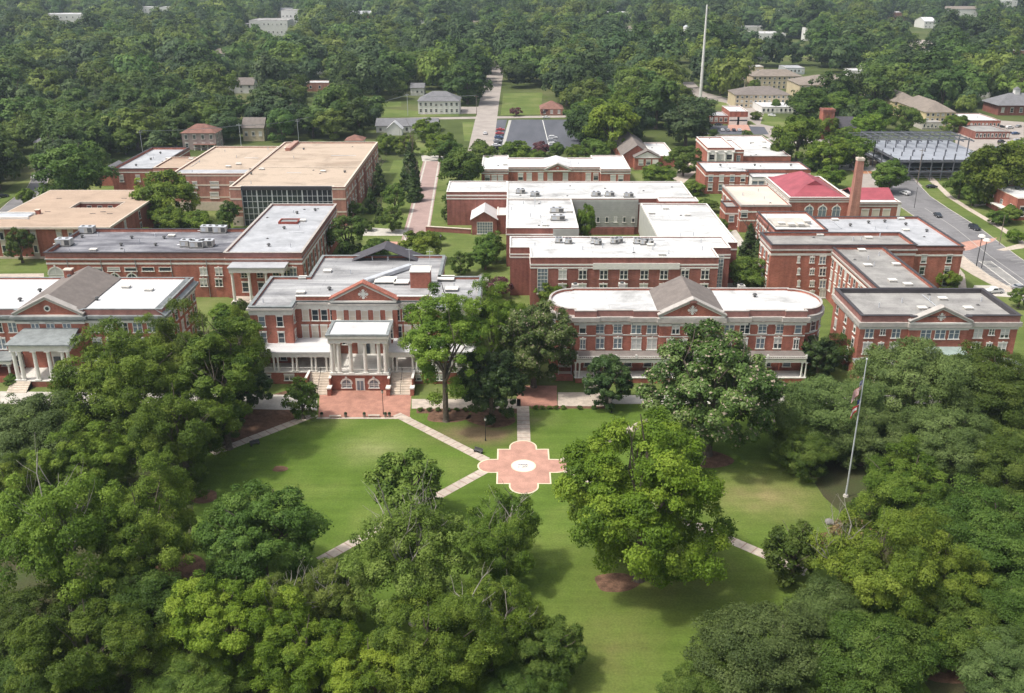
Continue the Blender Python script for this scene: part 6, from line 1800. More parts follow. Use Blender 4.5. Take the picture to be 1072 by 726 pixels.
PROTO = {}
def proto(key, name, radius, height, crowns, trunk):
    PROTO[key] = dict(name=name, R=radius, H=height, crowns=crowns, trunk=trunk, n=0)
rngS = 100
def near(key, name, Rr, H, zb, matn, nvar=2, **k):
    kk = dict(clumps=110, leaves=34000, size=0.46, clump_r=0.20)
    kk.update(k); tk = kk.pop('trunkk', {}); 
    cs = [crown_mesh("crown", 1000 + hash_(key) + i, Rr, H - zb, zb, matn=matn, **kk) for i in range(nvar)]
    proto(key, name, Rr, H, cs, trunk_mesh("trunk", hash_(key), H * (1.1 if key in ('airy', 'pale') else .95), Rr * .055 + .12, .9, **tk))
def hash_(s): return sum(ord(ch) * (i + 3) for i, ch in enumerate(s)) % 997

near('bright', "oak_tree", 10.0, 19.0, 1.6, 'bright', 3, clumps=190, leaves=115000, size=.29, clump_r=.14, up=.35, gap=.12, lobes=.22)
near('mid', "oak_tree", 10.0, 18.5, 1.2, 'mid', 3, clumps=250, leaves=110000, size=.27, clump_r=.135, up=.3, gap=.14, lobes=.24)
near('round', "oak_tree", 8.5, 15.0, .8, 'oak', 2, clumps=190, leaves=85000, size=.28, clump_r=.14, up=.25, lobes=.07, inner=.2)
near('airy', "pecan_tree", 9.0, 19.0, 1.8, 'mid', 3, clumps=190, leaves=60000, size=.30, clump_r=.15, up=.2, gap=.2, lobes=.2, flat=.9, trunkk=dict(m='bark_pale', twigs=1, limbs=6))
near('pale', "pecan_tree", 9.0, 18.0, 1.6, 'pale', 2, clumps=190, leaves=64000, size=.30, clump_r=.15, up=.3, gap=.15, lobes=.2, trunkk=dict(m='bark_pale', twigs=1, limbs=6))
near('grey', "live_oak", 10.5, 15.0, .8, 'grey', 3, clumps=210, leaves=100000, size=.27, clump_r=.16, up=.3, flat=.62, lobes=.12, drape=1.5, trunkk=dict(limbs=6, zf=.25))
near('live', "live_oak", 10.5, 15.0, .8, 'oak', 2, clumps=210, leaves=100000, size=.27, clump_r=.16, up=.3, flat=.62, lobes=.14, drape=1.5, trunkk=dict(limbs=6, zf=.25))
near('magnolia', "magnolia_tree", 7.5, 15.0, .3, 'magnolia', 2, clumps=210, leaves=62000, size=.32, clump_r=.12, up=.15, lobes=.06, inner=.2, blossom=.06)
near('darkmag', "magnolia_tree", 6.0, 13.0, .2, 'dark', 2, clumps=160, leaves=38000, size=.36, clump_r=.13, up=.1, lobes=.06, inner=.2)
near('small', "small_oak", 4.0, 8.5, .7, 'oak', 2, clumps=70, leaves=9000, size=.36, clump_r=.2, up=.2, lobes=.08)
near('shrub', "round_shrub", 2.0, 3.0, .1, 'oak', 1, clumps=40, leaves=2600, size=.3, clump_r=.25, inner=.3, lobes=.05, trunkk=dict(zf=.15, limbs=4))
near('purple', "plum_tree", 3.6, 5.8, .8, 'purple', 1, clumps=50, leaves=4500, size=.4, clump_r=.22, lobes=.08)
near('conifer', "conifer", 3.6, 14.0, .5, 'dark', 2, clumps=140, leaves=12000, size=.5, clump_r=.26, conical=True, up=-.1, trunkk=dict(zf=.8, limbs=3))
near('mtree', "broadleaf_tree", 6.5, 12.0, .6, 'mid', 3, clumps=100, leaves=16000, size=.52, clump_r=.2, up=.3, lobes=.15)
near('mdark', "broadleaf_tree", 6.5, 12.0, .6, 'oak', 2, clumps=100, leaves=16000, size=.52, clump_r=.2, up=.3, lobes=.15)
near('forestA', "woodland_tree", 6.6, 13.0, .8, 'forest', 4, clumps=70, leaves=8000, size=.72, clump_r=.23, nr=.3, co=.5, up=.35, lobes=.18, trunkk=dict(limbs=3))
near('forestB', "woodland_tree", 6.6, 13.0, .8, 'wood_dark', 2, clumps=70, leaves=8000, size=.72, clump_r=.23, nr=.3, co=.5, up=.35, lobes=.12, trunkk=dict(limbs=3))
near('forestC', "woodland_tree", 6.6, 13.0, .8, 'wood_pale', 2, clumps=70, leaves=8000, size=.72, clump_r=.23, nr=.3, co=.5, up=.35, lobes=.2, trunkk=dict(limbs=3))
near('tall', "pecan_tree", 7.5, 27.0, 7.5, 'mid', 2, clumps=150, leaves=60000, size=.32, clump_r=.17, up=.3, gap=.12, lobes=.25, trunkk=dict(limbs=6, zf=.42))
near('great', "oak_tree", 10.0, 20.0, .8, 'bright', 1, clumps=270, leaves=140000, size=.28, clump_r=.13, up=.35, gap=.08, lobes=.11)
near('dead', "bare_tree", 4.5, 15.0, 3, 'brown', 1, clumps=40, leaves=1500, size=.35, clump_r=.2, gap=.4, trunkk=dict(m='bark_pale', twigs=1, limbs=6, zf=.45))

TREES = []
trnd = random.Random(77)
def tree(key, X, Y, r, label, group=None, h=None, mirror=None, rz=None):
    p = PROTO[key]; s = r / p['R']; sz = s if h is None else h / p['H']
    T = thing(p['name'], label, "tree", (X, Y, 0), trnd.uniform(0, 6.28) if rz is None else rz, group)
    T.scale = (s, s, sz)
    k = p['n'] % len(p['crowns']); p['n'] += 1
    link_mesh("trunk", p['trunk'], T); link_mesh("crown", p['crowns'][k], T)
    TREES.append((X, Y, r))
    return T

def ptree(key, cx, cy, rpx, label, group=None, hk=1.0, **kw):
    """a tree whose crown is seen centred on (cx, cy) and rpx wide each side: solved for its real place and size"""
    p = PROTO[key]; r = rpx * 0.2
    for _ in range(12):
        h = p['H'] * r / p['R'] * hk
        zc = h * .54
        X, Y = G(cx, cy, zc)
        r = rpx * depth_of(X, Y, zc) / FPX
    return tree(key, X, Y, r * 1.02, label, group, h=h, **kw)

NEAR = [
 ('mid', 215, 385, 50, 1.25, "leafy oak hiding the right end of the brick hall at the left edge"),
 ('mid', 128, 408, 66, 1.05, "wide yellow-green oak in front of the left hall's portico"),
 ('mid', 190, 455, 52, 1.15, "shaded oak with a leaning grey trunk left of the green lawn"),
 ('darkmag', 258, 402, 27, 1.0, "dark glossy magnolia behind the left side path"),
 ('grey', 35, 452, 62, 1.0, "grey-green live oak at the left edge below the hall's steps"),
 ('airy', 62, 570, 62, 1.25, "tall thin-leaved pecan with bare upper branches near the left edge"),
 ('mid', 150, 560, 60, 1.15, "broad oak between the left pecan and the round dark oak"),
 ('mid', 10, 520, 40, 1.0, "oak cut by the left edge under the live oak"),
 ('mid', 95, 680, 62, 1.0, "low oak in the shade at the bottom left"),
 ('live', 10, 660, 55, 1.0, "dark oak in the bottom left corner"),
 ('round', 272, 560, 64, 1.0, "dense round dark green oak at the lower left corner of the lawn"),
 ('bright', 238, 655, 58, 1.0, "yellow-green oak below the round dark oak"),
 ('live', 200, 718, 48, .8, "low dark understory oak at the bottom edge left of centre"),
 ('bright', 320, 690, 52, .95, "yellow-green oak at the bottom edge, third from the left corner"),
 ('small', 427, 508, 36, 1.0, "small dark oak beside the lower left diagonal path"),
 ('airy', 527, 562, 44, 1.0, "thin grey-green pecan standing alone below the plaza"),
 ('pale', 430, 590, 62, 1.15, "tall pale pecan with white bare branches in the lower middle"),
 ('pale', 345, 632, 38, 1.1, "pale airy pecan over the end of the lower left path"),
 ('airy', 512, 656, 50, 1.0, "airy pecan whose crown edges the lower lawn"),
 ('mid', 455, 680, 62, 1.0, "broad oak at the bottom edge in the middle of the picture"),
 ('bright', 392, 712, 50, .95, "yellow-tipped oak at the bottom edge left of the middle"),
 ('round', 572, 682, 42, .95, "small dense oak at the bottom right end of the middle grove"),
 ('live', 545, 722, 40, .9, "dark oak at the bottom edge under the middle grove"),
 ('magnolia', 559, 358, 42, 1.15, "big magnolia flecked with pale blossom between the two middle halls"),
 ('darkmag', 514, 400, 34, 1.15, "dark magnolia at the head of the lawn left of the axis path"),
 ('mid', 516, 345, 34, 1.5, "light green oak behind the dark magnolia"),
 ('darkmag', 636, 397, 27, 1.0, "small dark magnolia in front of the rounded hall's left porch"),
 ('magnolia', 746, 408, 70, 1.02, "broad magnolia in front of the rounded hall"),
 ('darkmag', 858, 372, 22, 1.0, "dark magnolia at the right rounded end of the hall"),
 ('grey', 866, 432, 56, 1.05, "grey-green live oak left of the flagpole"),
 ('grey', 955, 400, 62, 1.1, "large grey-green live oak right behind the flagpole"),
 ('live', 1035, 405, 58, 1.05, "live oak in front of the right end of the pedimented hall"),
 ('grey', 990, 460, 52, 1.0, "live oak just right of the flagpole, below the large one"),
 ('live', 1058, 480, 48, 1.0, "dark live oak at the right edge under the hall"),
 ('mid', 950, 515, 50, .95, "light green oak at the foot of the flagpole"),
 ('live', 1035, 560, 66, 1.05, "broad dark oak at the right edge, halfway down"),
 ('mid', 925, 595, 62, 1.15, "tall light green oak beside the bare branches"),
 ('small', 832, 578, 33, 1.0, "small leafy oak at the end of the lower right path"),
 ('small', 905, 538, 17, .9, "very small bushy oak at the flagpole's base"),
 ('grey', 800, 682, 72, .95, "wide grey-green oak at the bottom right of the lawn"),
 ('live', 905, 690, 66, .95, "dark spreading oak at the bottom edge right of centre"),
 ('live', 1000, 655, 55, .9, "dark oak at the lower right beside the bare soil"),
 ('grey', 1055, 700, 52, .9, "grey-green oak in the bottom right corner"),
 ('small', 316, 416, 19, 1.15, "small young oak at the left corner of the brick court"),
 ('dead', 883, 585, 30, 1.2, "half-dead bare tree with white branches and brown leaves right of the small oak"),
 ('mid', 92, 490, 46, 1.0, "oak between the live oak and the left pecan"),
 ('live', 150, 630, 52, .95, "dark oak under the broad oak, left of the bare soil"),
 ('live', 30, 720, 50, .9, "dark oak cut by the bottom edge near the left corner"),
 ('mid', 252, 366, 28, 1.5, "leafy tree reaching up between the left hall and the columned hall"),
 ('mid', 172, 372, 28, 1.5, "oak crown against the left hall's right-hand windows"),
 ('darkmag', 232, 440, 24, 1.0, "dark magnolia on the mulch left of the side path"),
 ('pale', 300, 640, 40, 1.0, "pale oak between the round dark oak and the bottom edge"),
 ('grey', 905, 455, 46, 1.0, "live oak directly left of the flagpole's middle"),
 ('live', 840, 470, 34, 1.0, "shaded oak at the upper right corner of the lawn"),
 ('live', 985, 540, 48, 1.0, "dark oak between the flagpole oak and the right edge"),
 ('mid', 980, 600, 50, 1.05, "oak right of the tall light green one"),
 ('live', 1050, 640, 52, .95, "dark oak at the right edge, lower down"),
 ('grey', 870, 650, 50, .95, "grey-green oak below the half-dead tree"),
 ('live', 950, 665, 48, .9, "dark oak in the hollow at the lower right"),
 ('live', 740, 720, 44, .9, "oak cut by the bottom edge at the lawn's right side"),
 ('grey', 1020, 350, 34, .9, "live oak against the pedimented hall's right windows"),
 ('live', 905, 365, 30, .95, "live oak against the pedimented hall's left windows"),
 ('grey', 960, 355, 36, .9, "live oak against the pedimented hall's portico"),
 ('mtree', 150, 250, 14, .9, "low tree in the gap between the tan roof and the slate-grey roof"),
 ('mtree', 205, 232, 15, .9, "bushy tree before the pink-brick building's stone base"),
 ('mdark', 395, 262, 15, .9, "tree at the foot of the brick street, left side"),
 ('mdark', 455, 250, 9, .9, "bush at the foot of the brick street, right side"),
 ('small', 372, 222, 10, 1.0, "small tree at the corner of the arts building"),
 ('shrub', 385, 236, 7, 1.0, "round bush by the cross path"),
 ('shrub', 376, 232, 7, 1.0, "second round bush by the cross path"),
 ('mdark', 477, 196, 9, .9, "small tree at the library's blank west wall"),
 ('mdark', 470, 208, 8, .9, "low tree beside the brick street, nearer the library entrance"),
 ('mtree', 424, 152, 12, .9, "light tree left of the mall's head"),
 ('mtree', 388, 160, 11, .9, "light tree close behind the arts building"),
 ('mdark', 470, 160, 14, 1.0, "dark tree right of the mall's head"),
 ('mtree', 560, 165, 12, .8, "low grey-green tree behind the annex"),
 ('mtree', 700, 196, 12, .7, "second low tree behind the library's right roof"),
 ('mdark', 742, 215, 10, .7, "shrubby tree between the library and the cream roof"),
 ('mdark', 752, 236, 10, .8, "shrubby tree on the path by the cream-roofed block"),
 ('mtree', 870, 185, 14, .9, "tree between the long block and the smokestack"),
 ('mtree', 818, 158, 12, .9, "pale tree left of the grey-green ones behind the school"),
 ('mtree', 1070, 165, 22, 1.0, "tree at the right edge above the cafe building"),
 ('mdark', 1072, 205, 12, .8, "tree at the right edge in front of the cafe building"),
 # around the buildings
 ('small', 362, 246, 21, 1.0, "round tree right of the white-roofed wing"),
 ('mtree', 172, 206, 30, 1.0, "grey-green tree between the tan roof and the pink-brick building"),
 ('mtree', 176, 230, 17, .9, "bright low tree under the grey-green one behind the slate-grey roof"),
 ('small', 239, 226, 13, 1.1, "small tree in front of the arts building's glass wall"),
 ('mtree', 442, 258, 20, .9, "tree behind the columned hall's dark rear gable"),
 ('mdark', 513, 258, 15, 1.1, "dark tree by the library's west corner"),
 ('mdark', 508, 268, 14, 1.1, "second dark tree by the library's west corner, nearer the hall"),
 ('small', 483, 275, 12, 1.0, "small tree on the grass right of the brick street"),
 ('mtree', 578, 306, 19, .8, "wide low tree behind the left rounded end"),
 ('purple', 522, 301, 14, .9, "plum-coloured tree beside the library's front corner"),
 ('shrub', 503, 302, 10, 1.0, "green shrub left of the plum-coloured tree"),
 ('shrub', 512, 318, 10, 1.0, "green shrub below the plum-coloured tree"),
 ('mdark', 785, 286, 21, .9, "tree between the library and the tall wing"),
 ('conifer', 785, 252, 12, .9, "dark cypress on the path right of the library"),
 ('conifer', 796, 262, 12, .9, "second dark cypress nearer the tall wing"),
 ('mdark', 966, 283, 14, 1.1, "tree in the notch behind the grey wing roof"),
 ('mdark', 984, 277, 13, 1.1, "tree beside the street corner behind the grey wing"),
 ('mtree', 993, 293, 14, .9, "light green bush-like tree by the driveway"),
 ('mtree', 836, 145, 24, 1.1, "pale green tree behind the columned school"),
 ('mtree', 868, 160, 22, .9, "grey-green tree behind the red-roofed hall"),
 ('mtree', 893, 158, 20, .9, "tree just behind the smokestack"),
 ('mdark', 932, 184, 18, 1.0, "single tree at the end of the street by the site"),
 ('mtree', 1042, 182, 31, 1.1, "large light green tree between the site and the cafe building"),
 ('mdark', 1006, 193, 14, 1.1, "dark tree left of the large one by the site"),
 ('mdark', 1020, 202, 13, 1.1, "dark tree below the large one by the cafe building"),
 ('mdark', 774, 186, 9, 1.2, "small dark tree in front of the long block"),
 ('mdark', 716, 168, 17, 1.0, "dark round tree between the annex and the columned school"),
 ('mtree', 690, 184, 19, .7, "low wide tree behind the library's right roof"),
 ('mtree', 728, 197, 11, .7, "low bushy tree at the library's back corner"),
 ('conifer', 429, 172, 13, 1.0, "tall dark conifer on the mall lawn"),
 ('conifer', 396, 186, 10, .9, "dark conifer against the arts building"),
 ('conifer', 388, 208, 8, .9, "small dark conifer at the arts building's side"),
 ('conifer', 433, 192, 10, .9, "dark conifer in front of the tall one on the mall lawn"),
 ('small', 413, 207, 12, 1.1, "light green young tree on the mall lawn"),
 ('small', 410, 228, 13, 1.0, "young tree at the mall's cross path"),
 ('conifer', 398, 222, 7, .8, "short conifer beside the young tree at the cross path"),
 ('mdark', 482, 178, 23, 1.0, "dark broad tree at the right side of the brick street"),
 ('mdark', 505, 163, 17, 1.0, "dark tree beside the far road's near end"),
 ('mtree', 460, 152, 15, 1.0, "tree at the head of the mall, left one"),
 ('mtree', 446, 136, 14, .9, "light green tree before the long grey-roofed building"),
 ('mtree', 404, 150, 11, 1.0, "light tree behind the arts building's corner"),
 ('mtree', 540, 160, 17, .8, "grey-green tree at the bottom of the car park"),
 ('purple', 567, 156, 10, .9, "plum-coloured tree at the bottom of the car park"),
 ('mdark', 583, 158, 9, 1.0, "small tree right of the plum one at the car park"),
 ('mtree', 601, 160, 10, 1.0, "small light tree at the car park's right corner"),
 ('mdark', 622, 158, 14, 1.0, "dark tree behind the annex's right wing"),
 ('purple', 540, 117, 6.5, .8, "small plum-coloured tree on the roadside lawn"),
 ('purple', 571, 117, 5, .8, "plum-coloured tree in front of the rust-roofed building"),
 ('mdark', 76, 180, 35, .9, "broad spreading tree left of the white-roofed block"),
 ('mdark', 100, 168, 18, .9, "tree right behind the broad spreading one"),
 ('mtree', 28, 205, 9, 1.0, "small tree on the left street's verge"),
 ('small', 20, 257, 14, 1.2, "slim tree in front of the tan-roofed building"),
 ('small', 470, 223, 8, 1.0, "little tree left of the library's entrance"),
 ('purple', 481, 228, 6, 1.0, "dark red small tree by the library entrance"),
 ('mtree', 640, 132, 27, 1.1, "big light green tree right of the car park"),
 ('mtree', 619, 122, 20, 1.1, "light green tree behind the car park's right edge"),
 ('mtree', 655, 112, 20, 1.1, "light green tree behind the big one right of the car park"),
 ('mtree', 755, 84, 13, 1.2, "pale round tree right of the tall white pole"),
 ('mdark', 850, 110, 20, 1.0, "dark tree cluster's left tree before the apartments"),
 ('mdark', 878, 112, 18, 1.0, "dark tree between the church and the apartments"),
 ('mdark', 915, 120, 17, 1.0, "dark tree behind the steel frame, left one"),
 ('mdark', 948, 125, 15, 1.0, "dark tree in front of the yellow apartments"),
 ('mtree', 910, 133, 17, 1.0, "yellow-green tree right of the church"),
 ('mdark', 812, 110, 5, 1.3, "small dark tree before the white-roofed store"),
 ('mdark', 790, 90, 6, 1.2, "small tree in the apartment yard"),
 ('mtree', 865, 132, 13, 1.0, "light tree in front of the church tower"),
 ('mdark', 885, 142, 10, 1.0, "tree in front of the church wall"),
 ('mtree', 1000, 129, 12, .8, "low light green tree right of the yellow apartments"),
 ('mdark', 1058, 224, 12, .8, "dark tree before the cafe building's wall"),
 ('mdark', 1044, 228, 10, .8, "dark shrub-like tree left of the cafe wall"),
 ('mtree', 1063, 247, 9, .8, "light green bushy tree on the right pavement edge"),
 ('small', 1068, 312, 10, 1.0, "dark little tree at the right edge by the driveway"),
 ('mdark', 12, 398, 9, .7, "dark clipped bush beside the left hall's steps"),
 ('mtree', 791, 121, 6, .8, "round clipped tree on the fire station's island"),
 ('mdark', 747, 139, 5, .8, "small tree in the station's car park"),
 ('mdark', 782, 140, 5, .8, "bush behind the columned school's flat roof"),
 ('mdark', 850, 172, 9, .8, "small tree at the long block's right end"),
 ('magnolia', 1005, 355 + 40, 30, .9, "magnolia hidden among the live oaks by the right hall"),
 ('mtree', 235, 330, 16, .8, "light green tree between the left hall and the small portico"),
 ('small', 251, 322, 9, 1.0, "small tree at the foot of the small portico"),
 ('mdark', 130, 148, 14, 1.0, "tree at the back of the white-roofed block"),
]
ptree('great', 674, 521, 85, "great yellow-green oak standing alone on the lawn right of the paved plaza", None, 1.12, rz=0.6)
for (key, cx, cy, r, hk, lb) in NEAR: ptree(key, cx, cy, r, lb, None, hk)

X, Y = G(467, 441); tree('tall', X, Y, 8.2, "tall slim pecan with a bare lower trunk before the columned hall's right porch", h=28)
X, Y = G(240, 470); tree('tall', X, Y, 8.5, "tall oak with a long grey trunk beside the left side path", h=25)
Y = G(700, 209.5, 12)[1] - 9; tree('mtree', XatY(613.5, Y, 7), Y, 3.4, "slim tree in the library's grey courtyard", h=12.5)
# beds of low shrubs in a row at the head of the lawn
sb = []
for x in [440 + 9.5 * i for i in range(11)]: sb.append((x, 429.5))
for x in (561, 568, 575, 582, 590, 607, 622): sb.append((x, 427.5))
for i, (x, y) in enumerate(sb):
    X, Y = G(x, y + 1.0); 
    tree('shrub', X, Y, .62, "small dark clipped bush in the row at the head of the lawn", "row of clipped bushes at the head of the lawn", h=.8)

# ------------------------------------------------------------------ woodland: nearest trees as individuals, the rest as one mass
WOOD = [  # pixel polygons (of tree feet) in which woodland grows
 [(1140, 118), (1140, -20), (1600, -20), (1600, 420), (1230, 420), (1180, 300)], [(-60, 215), (-60, -20), (-500, -20), (-500, 420), (-110, 420)],
 [(-60, 215), (-60, -20), (1140, -20), (1140, 118), (1030, 118), (1010, 128), (985, 128), (960, 128), (935, 118), (905, 122), (900, 148), (860, 152), (838, 158), (835, 120), (805, 112), (786, 124), (735, 100), (728, 140), (722, 168), (700, 140), (660, 130), (655, 160), (612, 160), (602, 124), (592, 118), (592, 98), (524, 96), (519, 100), (500, 100), (500, 110), (484, 112), (484, 98), (432, 98), (432, 118), (394, 122), (390, 146), (300, 147), (290, 149), (185, 165), (115, 168), (62, 190), (50, 188), (30, 176), (0, 200)],
]
OPEN = [  # clearings, roads and yards seen from the air (feet may not stand there)
 [(505, 112), (510, 58), (535, 58), (531, 112)], [(497, 112), (506, 88), (512, 88), (512, 112)],
 [(180, 182), (186, 150), (234, 150), (240, 182)], [(248, 160), (248, 140), (286, 140), (286, 160)],
 [(375, 124), (375, 106), (425, 104), (425, 124)], [(520, 124), (524, 94), (570, 92), (592, 124)],
 [(700, 122), (704, 90), (706, 84), (722, 82), (735, 96), (830, 140), (830, 154), (735, 154), (730, 112)],
 [(675, 80), (676, 54), (700, 54), (704, 84)], [(704, 120), (704, 84), (728, 84), (760, 108), (745, 132), (724, 132)], [(704, 86), (704, 52), (724, 52), (724, 86)], [(760, 54), (765, 42), (842, 42), (850, 66), (800, 70)],
 [(764, 118), (764, 72), (855, 70), (912, 90), (912, 118), (800, 124)], [(930, 134), (932, 106), (1005, 122), (1005, 136)],
 [(1000, 175), (1005, 132), (1140, 112), (1140, 175)], [(234, 128), (234, 88), (284, 88), (280, 128)], [(226, 112), (226, 100), (242, 100), (242, 112)],
 [(213, 84), (213, 60), (246, 60), (246, 84)], [(160, 88), (160, 66), (180, 66), (180, 88)],
 [(40, 42), (40, 26), (104, 26), (104, 42)], [(140, 31), (140, 17), (190, 17), (196, 36), (178, 34)], [(258, 54), (258, 34), (322, 32), (322, 54)], [(392, 44), (392, 30), (412, 30), (412, 44)], [(838, 58), (838, 40), (855, 40), (855, 58)], [(328, 90), (328, 74), (346, 74), (346, 90)], [(284, 76), (284, 60), (308, 60), (308, 76)], [(705, 66), (705, 52), (722, 52), (722, 66)],
 [(885, 96), (885, 76), (940, 66), (940, 74), (908, 96)], [(840, 50), (840, 40), (855, 40), (855, 50)], [(20, 205), (20, 152), (70, 152), (62, 205)],
 [(950, 50), (950, 42), (990, 42), (990, 50)], [(984, 34), (984, 20), (1032, 20), (1032, 34)], [(900, 44), (900, 30), (984, 28), (984, 44)],
 [(1015, 120), (1015, 100), (1045, 100), (1045, 120)], [(1030, 18), (1030, 6), (1080, 6), (1080, 18)], [(838, 160), (838, 128), (905, 140), (905, 160)],
]
OPEN = [[(x, y + 8) if (y > min(q[1] for q in o) + 3 and max(q[1] for q in o) < 62) else (x, y) for x, y in o] for o in OPEN]
def near_foot(x, y, d):
    for f in FB:
        if f[0] - d < x < f[2] + d and f[1] - d < y < f[3] + d: return True
    return False
FB = [(min(p[0] for p in f), min(p[1] for p in f), max(p[0] for p in f), max(p[1] for p in f)) for f in FOOT]
TG = {}
def taken(x, y, r):
    cx, cy = int(x // 12), int(y // 12)
    for i in (-1, 0, 1):
        for j in (-1, 0, 1):
            for (a, c, q) in TG.get((cx + i, cy + j), ()):
                if (a - x) ** 2 + (c - y) ** 2 < (0.62 * (q + r)) ** 2: return True
    return False
def put(x, y, r): TG.setdefault((int(x // 12), int(y // 12)), []).append((x, y, r))
for (x, y, r) in TREES: put(x, y, r)
wr = random.Random(4242)
cand = []
def scatter(y0, y1, sp, rr):
    y = y0
    while y < y1:
        half = y * 0.74 + 130
        x = -half
        while x < half:
            X, Y = x + wr.uniform(-.45, .45) * sp, y + wr.uniform(-.45, .45) * sp
            x += sp
            if Y < 150: continue
            px, py = to_px(X, Y, 0)
            if not any(inside((px, py), w) for w in WOOD): continue
            if any(inside((px, py), o) for o in OPEN) or any(inside((px, py), o) for o in CLEAR2): continue
            r = rr * wr.uniform(.6, 1.4)
            if Y < 1500 and near_foot(X, Y, r * .55): continue
            if Y < 900 and taken(X, Y, r): continue
            if Y < 900: put(X, Y, r)
            cand.append((X, Y, r))
        y += sp * .87
scatter(190, 620, 10.0, 9.0)
scatter(620, 1150, 12.5, 10.6)
scatter(1150, 2100, 16, 13.0)
scatter(2100, 4600, 27, 17.0)
vis = [c for c in cand if -20 < to_px(c[0], c[1], 6)[0] < 1092]
vis.sort(key=lambda c: -c[2] / depth_of(c[0], c[1], 6))
nind = 283 - len(NEAR)
ind = [c for c in vis if c[1] < 640][:nind]
LM = [("the dusty-pink house", G(209, 157)), ("the weathered grey house", G(253, 98)), ("the large white grey-roofed house", G(460, 119)), ("the slate-roofed bungalow", G(48, 156)),
      ("the rust-roofed building at the car park", G(578, 121)), ("the tall white pole", G(733, 104)), ("the pedimented brick house", G(677, 165)), ("the grey-brown gabled house", G(266, 148)), ("the brick church", G(870, 146)), ("the yellow-cream apartment block", G(982, 133)), ("the white pale two-part house", G(230, 63)), ("the cream apartments", G(850, 108))]
bk = {}
for c in ind:
    nm, p = min(LM, key=lambda l: (l[1][0] - c[0]) ** 2 + (l[1][1] - c[1]) ** 2)
    dx_, dy_ = c[0] - p[0], c[1] - p[1]
    side = ("right of" if dx_ > 0 else "left of") if abs(dx_) > abs(dy_) else ("behind" if dy_ > 0 else "in front of")
    bk.setdefault((nm, side), []).append((math.hypot(dx_, dy_), c))
ORD = ["nearest", "second nearest", "third nearest", "fourth nearest", "fifth nearest", "sixth nearest", "seventh nearest", "eighth nearest", "ninth nearest", "tenth nearest", "eleventh nearest", "twelfth nearest"]
def ordinal(i):
    if i < len(ORD): return ORD[i]
    n = i + 1; sfx = 'th' if 10 <= n % 100 <= 20 else {1: 'st', 2: 'nd', 3: 'rd'}.get(n % 10, 'th')
    return f"{n}{sfx} nearest"
for (nm, side), lst in bk.items():
    lst.sort()
    for i, (_, c) in enumerate(lst):
        big = "large" if c[2] > 7.2 else "small" if c[2] < 5.6 else "mid-sized"
        tree(wr.choice(('forestA', 'forestA', 'forestB', 'forestC')), c[0], c[1], c[2], f"{big} woodland tree, {ordinal(i)} {side} {nm}", "woodland trees beyond the campus", h=c[2] * wr.uniform(1.7, 2.3))
inds = set(ind)
rest = [c for c in cand if c not in inds]
print("individual woodland", len(ind), "mass", len(rest), "named", len(NEAR))

# the far wood: one object that sets leafy crowns on scattered points
def far_crown(seed): return crown_mesh("wood_crown", 3000 + seed, 1.0, 1.55 if seed < 4 else 1.9, .2, 44, 2200, .16, ('forest', 'wood_dark', 'forest', 'wood_pale', 'forest', 'wood_dark', 'wood_pale')[seed], clump_r=.28, up=.4, lobes=.12, nr=.25, co=.6)
crowns = []
hid = bpy.data.collections.new("wood_crown_shapes")      # not linked to the scene: only a source of shapes
for i in range(7):
    o = bpy.data.objects.new("wood_crown", far_crown(i)); hid.objects.link(o); crowns.append(o)
me = bpy.data.meshes.new("far_wood")
me.from_pydata([(c[0], c[1], 0.0) for c in rest], [], [])
for nm, vals in (("rad", [c[2] for c in rest]), ("tall", [wr.uniform(.85, 1.25) for _ in rest]), ("spin", [wr.uniform(0, 6.28) for _ in rest])):
    a = me.attributes.new(nm, 'FLOAT', 'POINT'); a.data.foreach_set('value', vals)
wood = bpy.data.objects.new("woodland", me); COL.objects.link(wood)
tag(wood, "dense green woodland stretching to the horizon", "woodland", kind='stuff')
ng = bpy.data.node_groups.new("woodland", 'GeometryNodeTree')
ng.interface.new_socket("Geometry", in_out='INPUT', socket_type='NodeSocketGeometry')
ng.interface.new_socket("Geometry", in_out='OUTPUT', socket_type='NodeSocketGeometry')
N = ng.nodes
gi = N.new("NodeGroupInput"); go = N.new("NodeGroupOutput")
ci = N.new("GeometryNodeCollectionInfo"); ci.inputs['Collection'].default_value = hid; ci.inputs['Separate Children'].default_value = True; ci.inputs['Reset Children'].default_value = True
ip = N.new("GeometryNodeInstanceOnPoints"); ip.inputs['Pick Instance'].default_value = True
def attr(n):
    a = N.new("GeometryNodeInputNamedAttribute"); a.data_type = 'FLOAT'; a.inputs[0].default_value = n; return a.outputs[0]
rd, tl, sp_ = attr("rad"), attr("tall"), attr("spin")
ri = N.new("FunctionNodeRandomValue"); ri.data_type = 'INT'; ri.inputs['Min'].default_value = 0; ri.inputs['Max'].default_value = 6
cs = N.new("ShaderNodeCombineXYZ"); mu = N.new("ShaderNodeMath"); mu.operation = 'MULTIPLY'
ng.links.new(rd, mu.inputs[0]); ng.links.new(tl, mu.inputs[1])
ng.links.new(rd, cs.inputs[0]); ng.links.new(rd, cs.inputs[1]); ng.links.new(mu.outputs[0], cs.inputs[2])
cr2 = N.new("ShaderNodeCombineXYZ"); ng.links.new(sp_, cr2.inputs[2])
ng.links.new(gi.outputs[0], ip.inputs['Points']); ng.links.new(ci.outputs[0], ip.inputs['Instance'])
ng.links.new([o for o in ri.outputs if o.type == 'INT' and o.enabled][0], ip.inputs['Instance Index'])
ng.links.new(cr2.outputs[0], ip.inputs['Rotation']); ng.links.new(cs.outputs[0], ip.inputs['Scale'])
ng.links.new(ip.outputs[0], go.inputs[0])
md = wood.modifiers.new("crowns", 'NODES'); md.node_group = ng

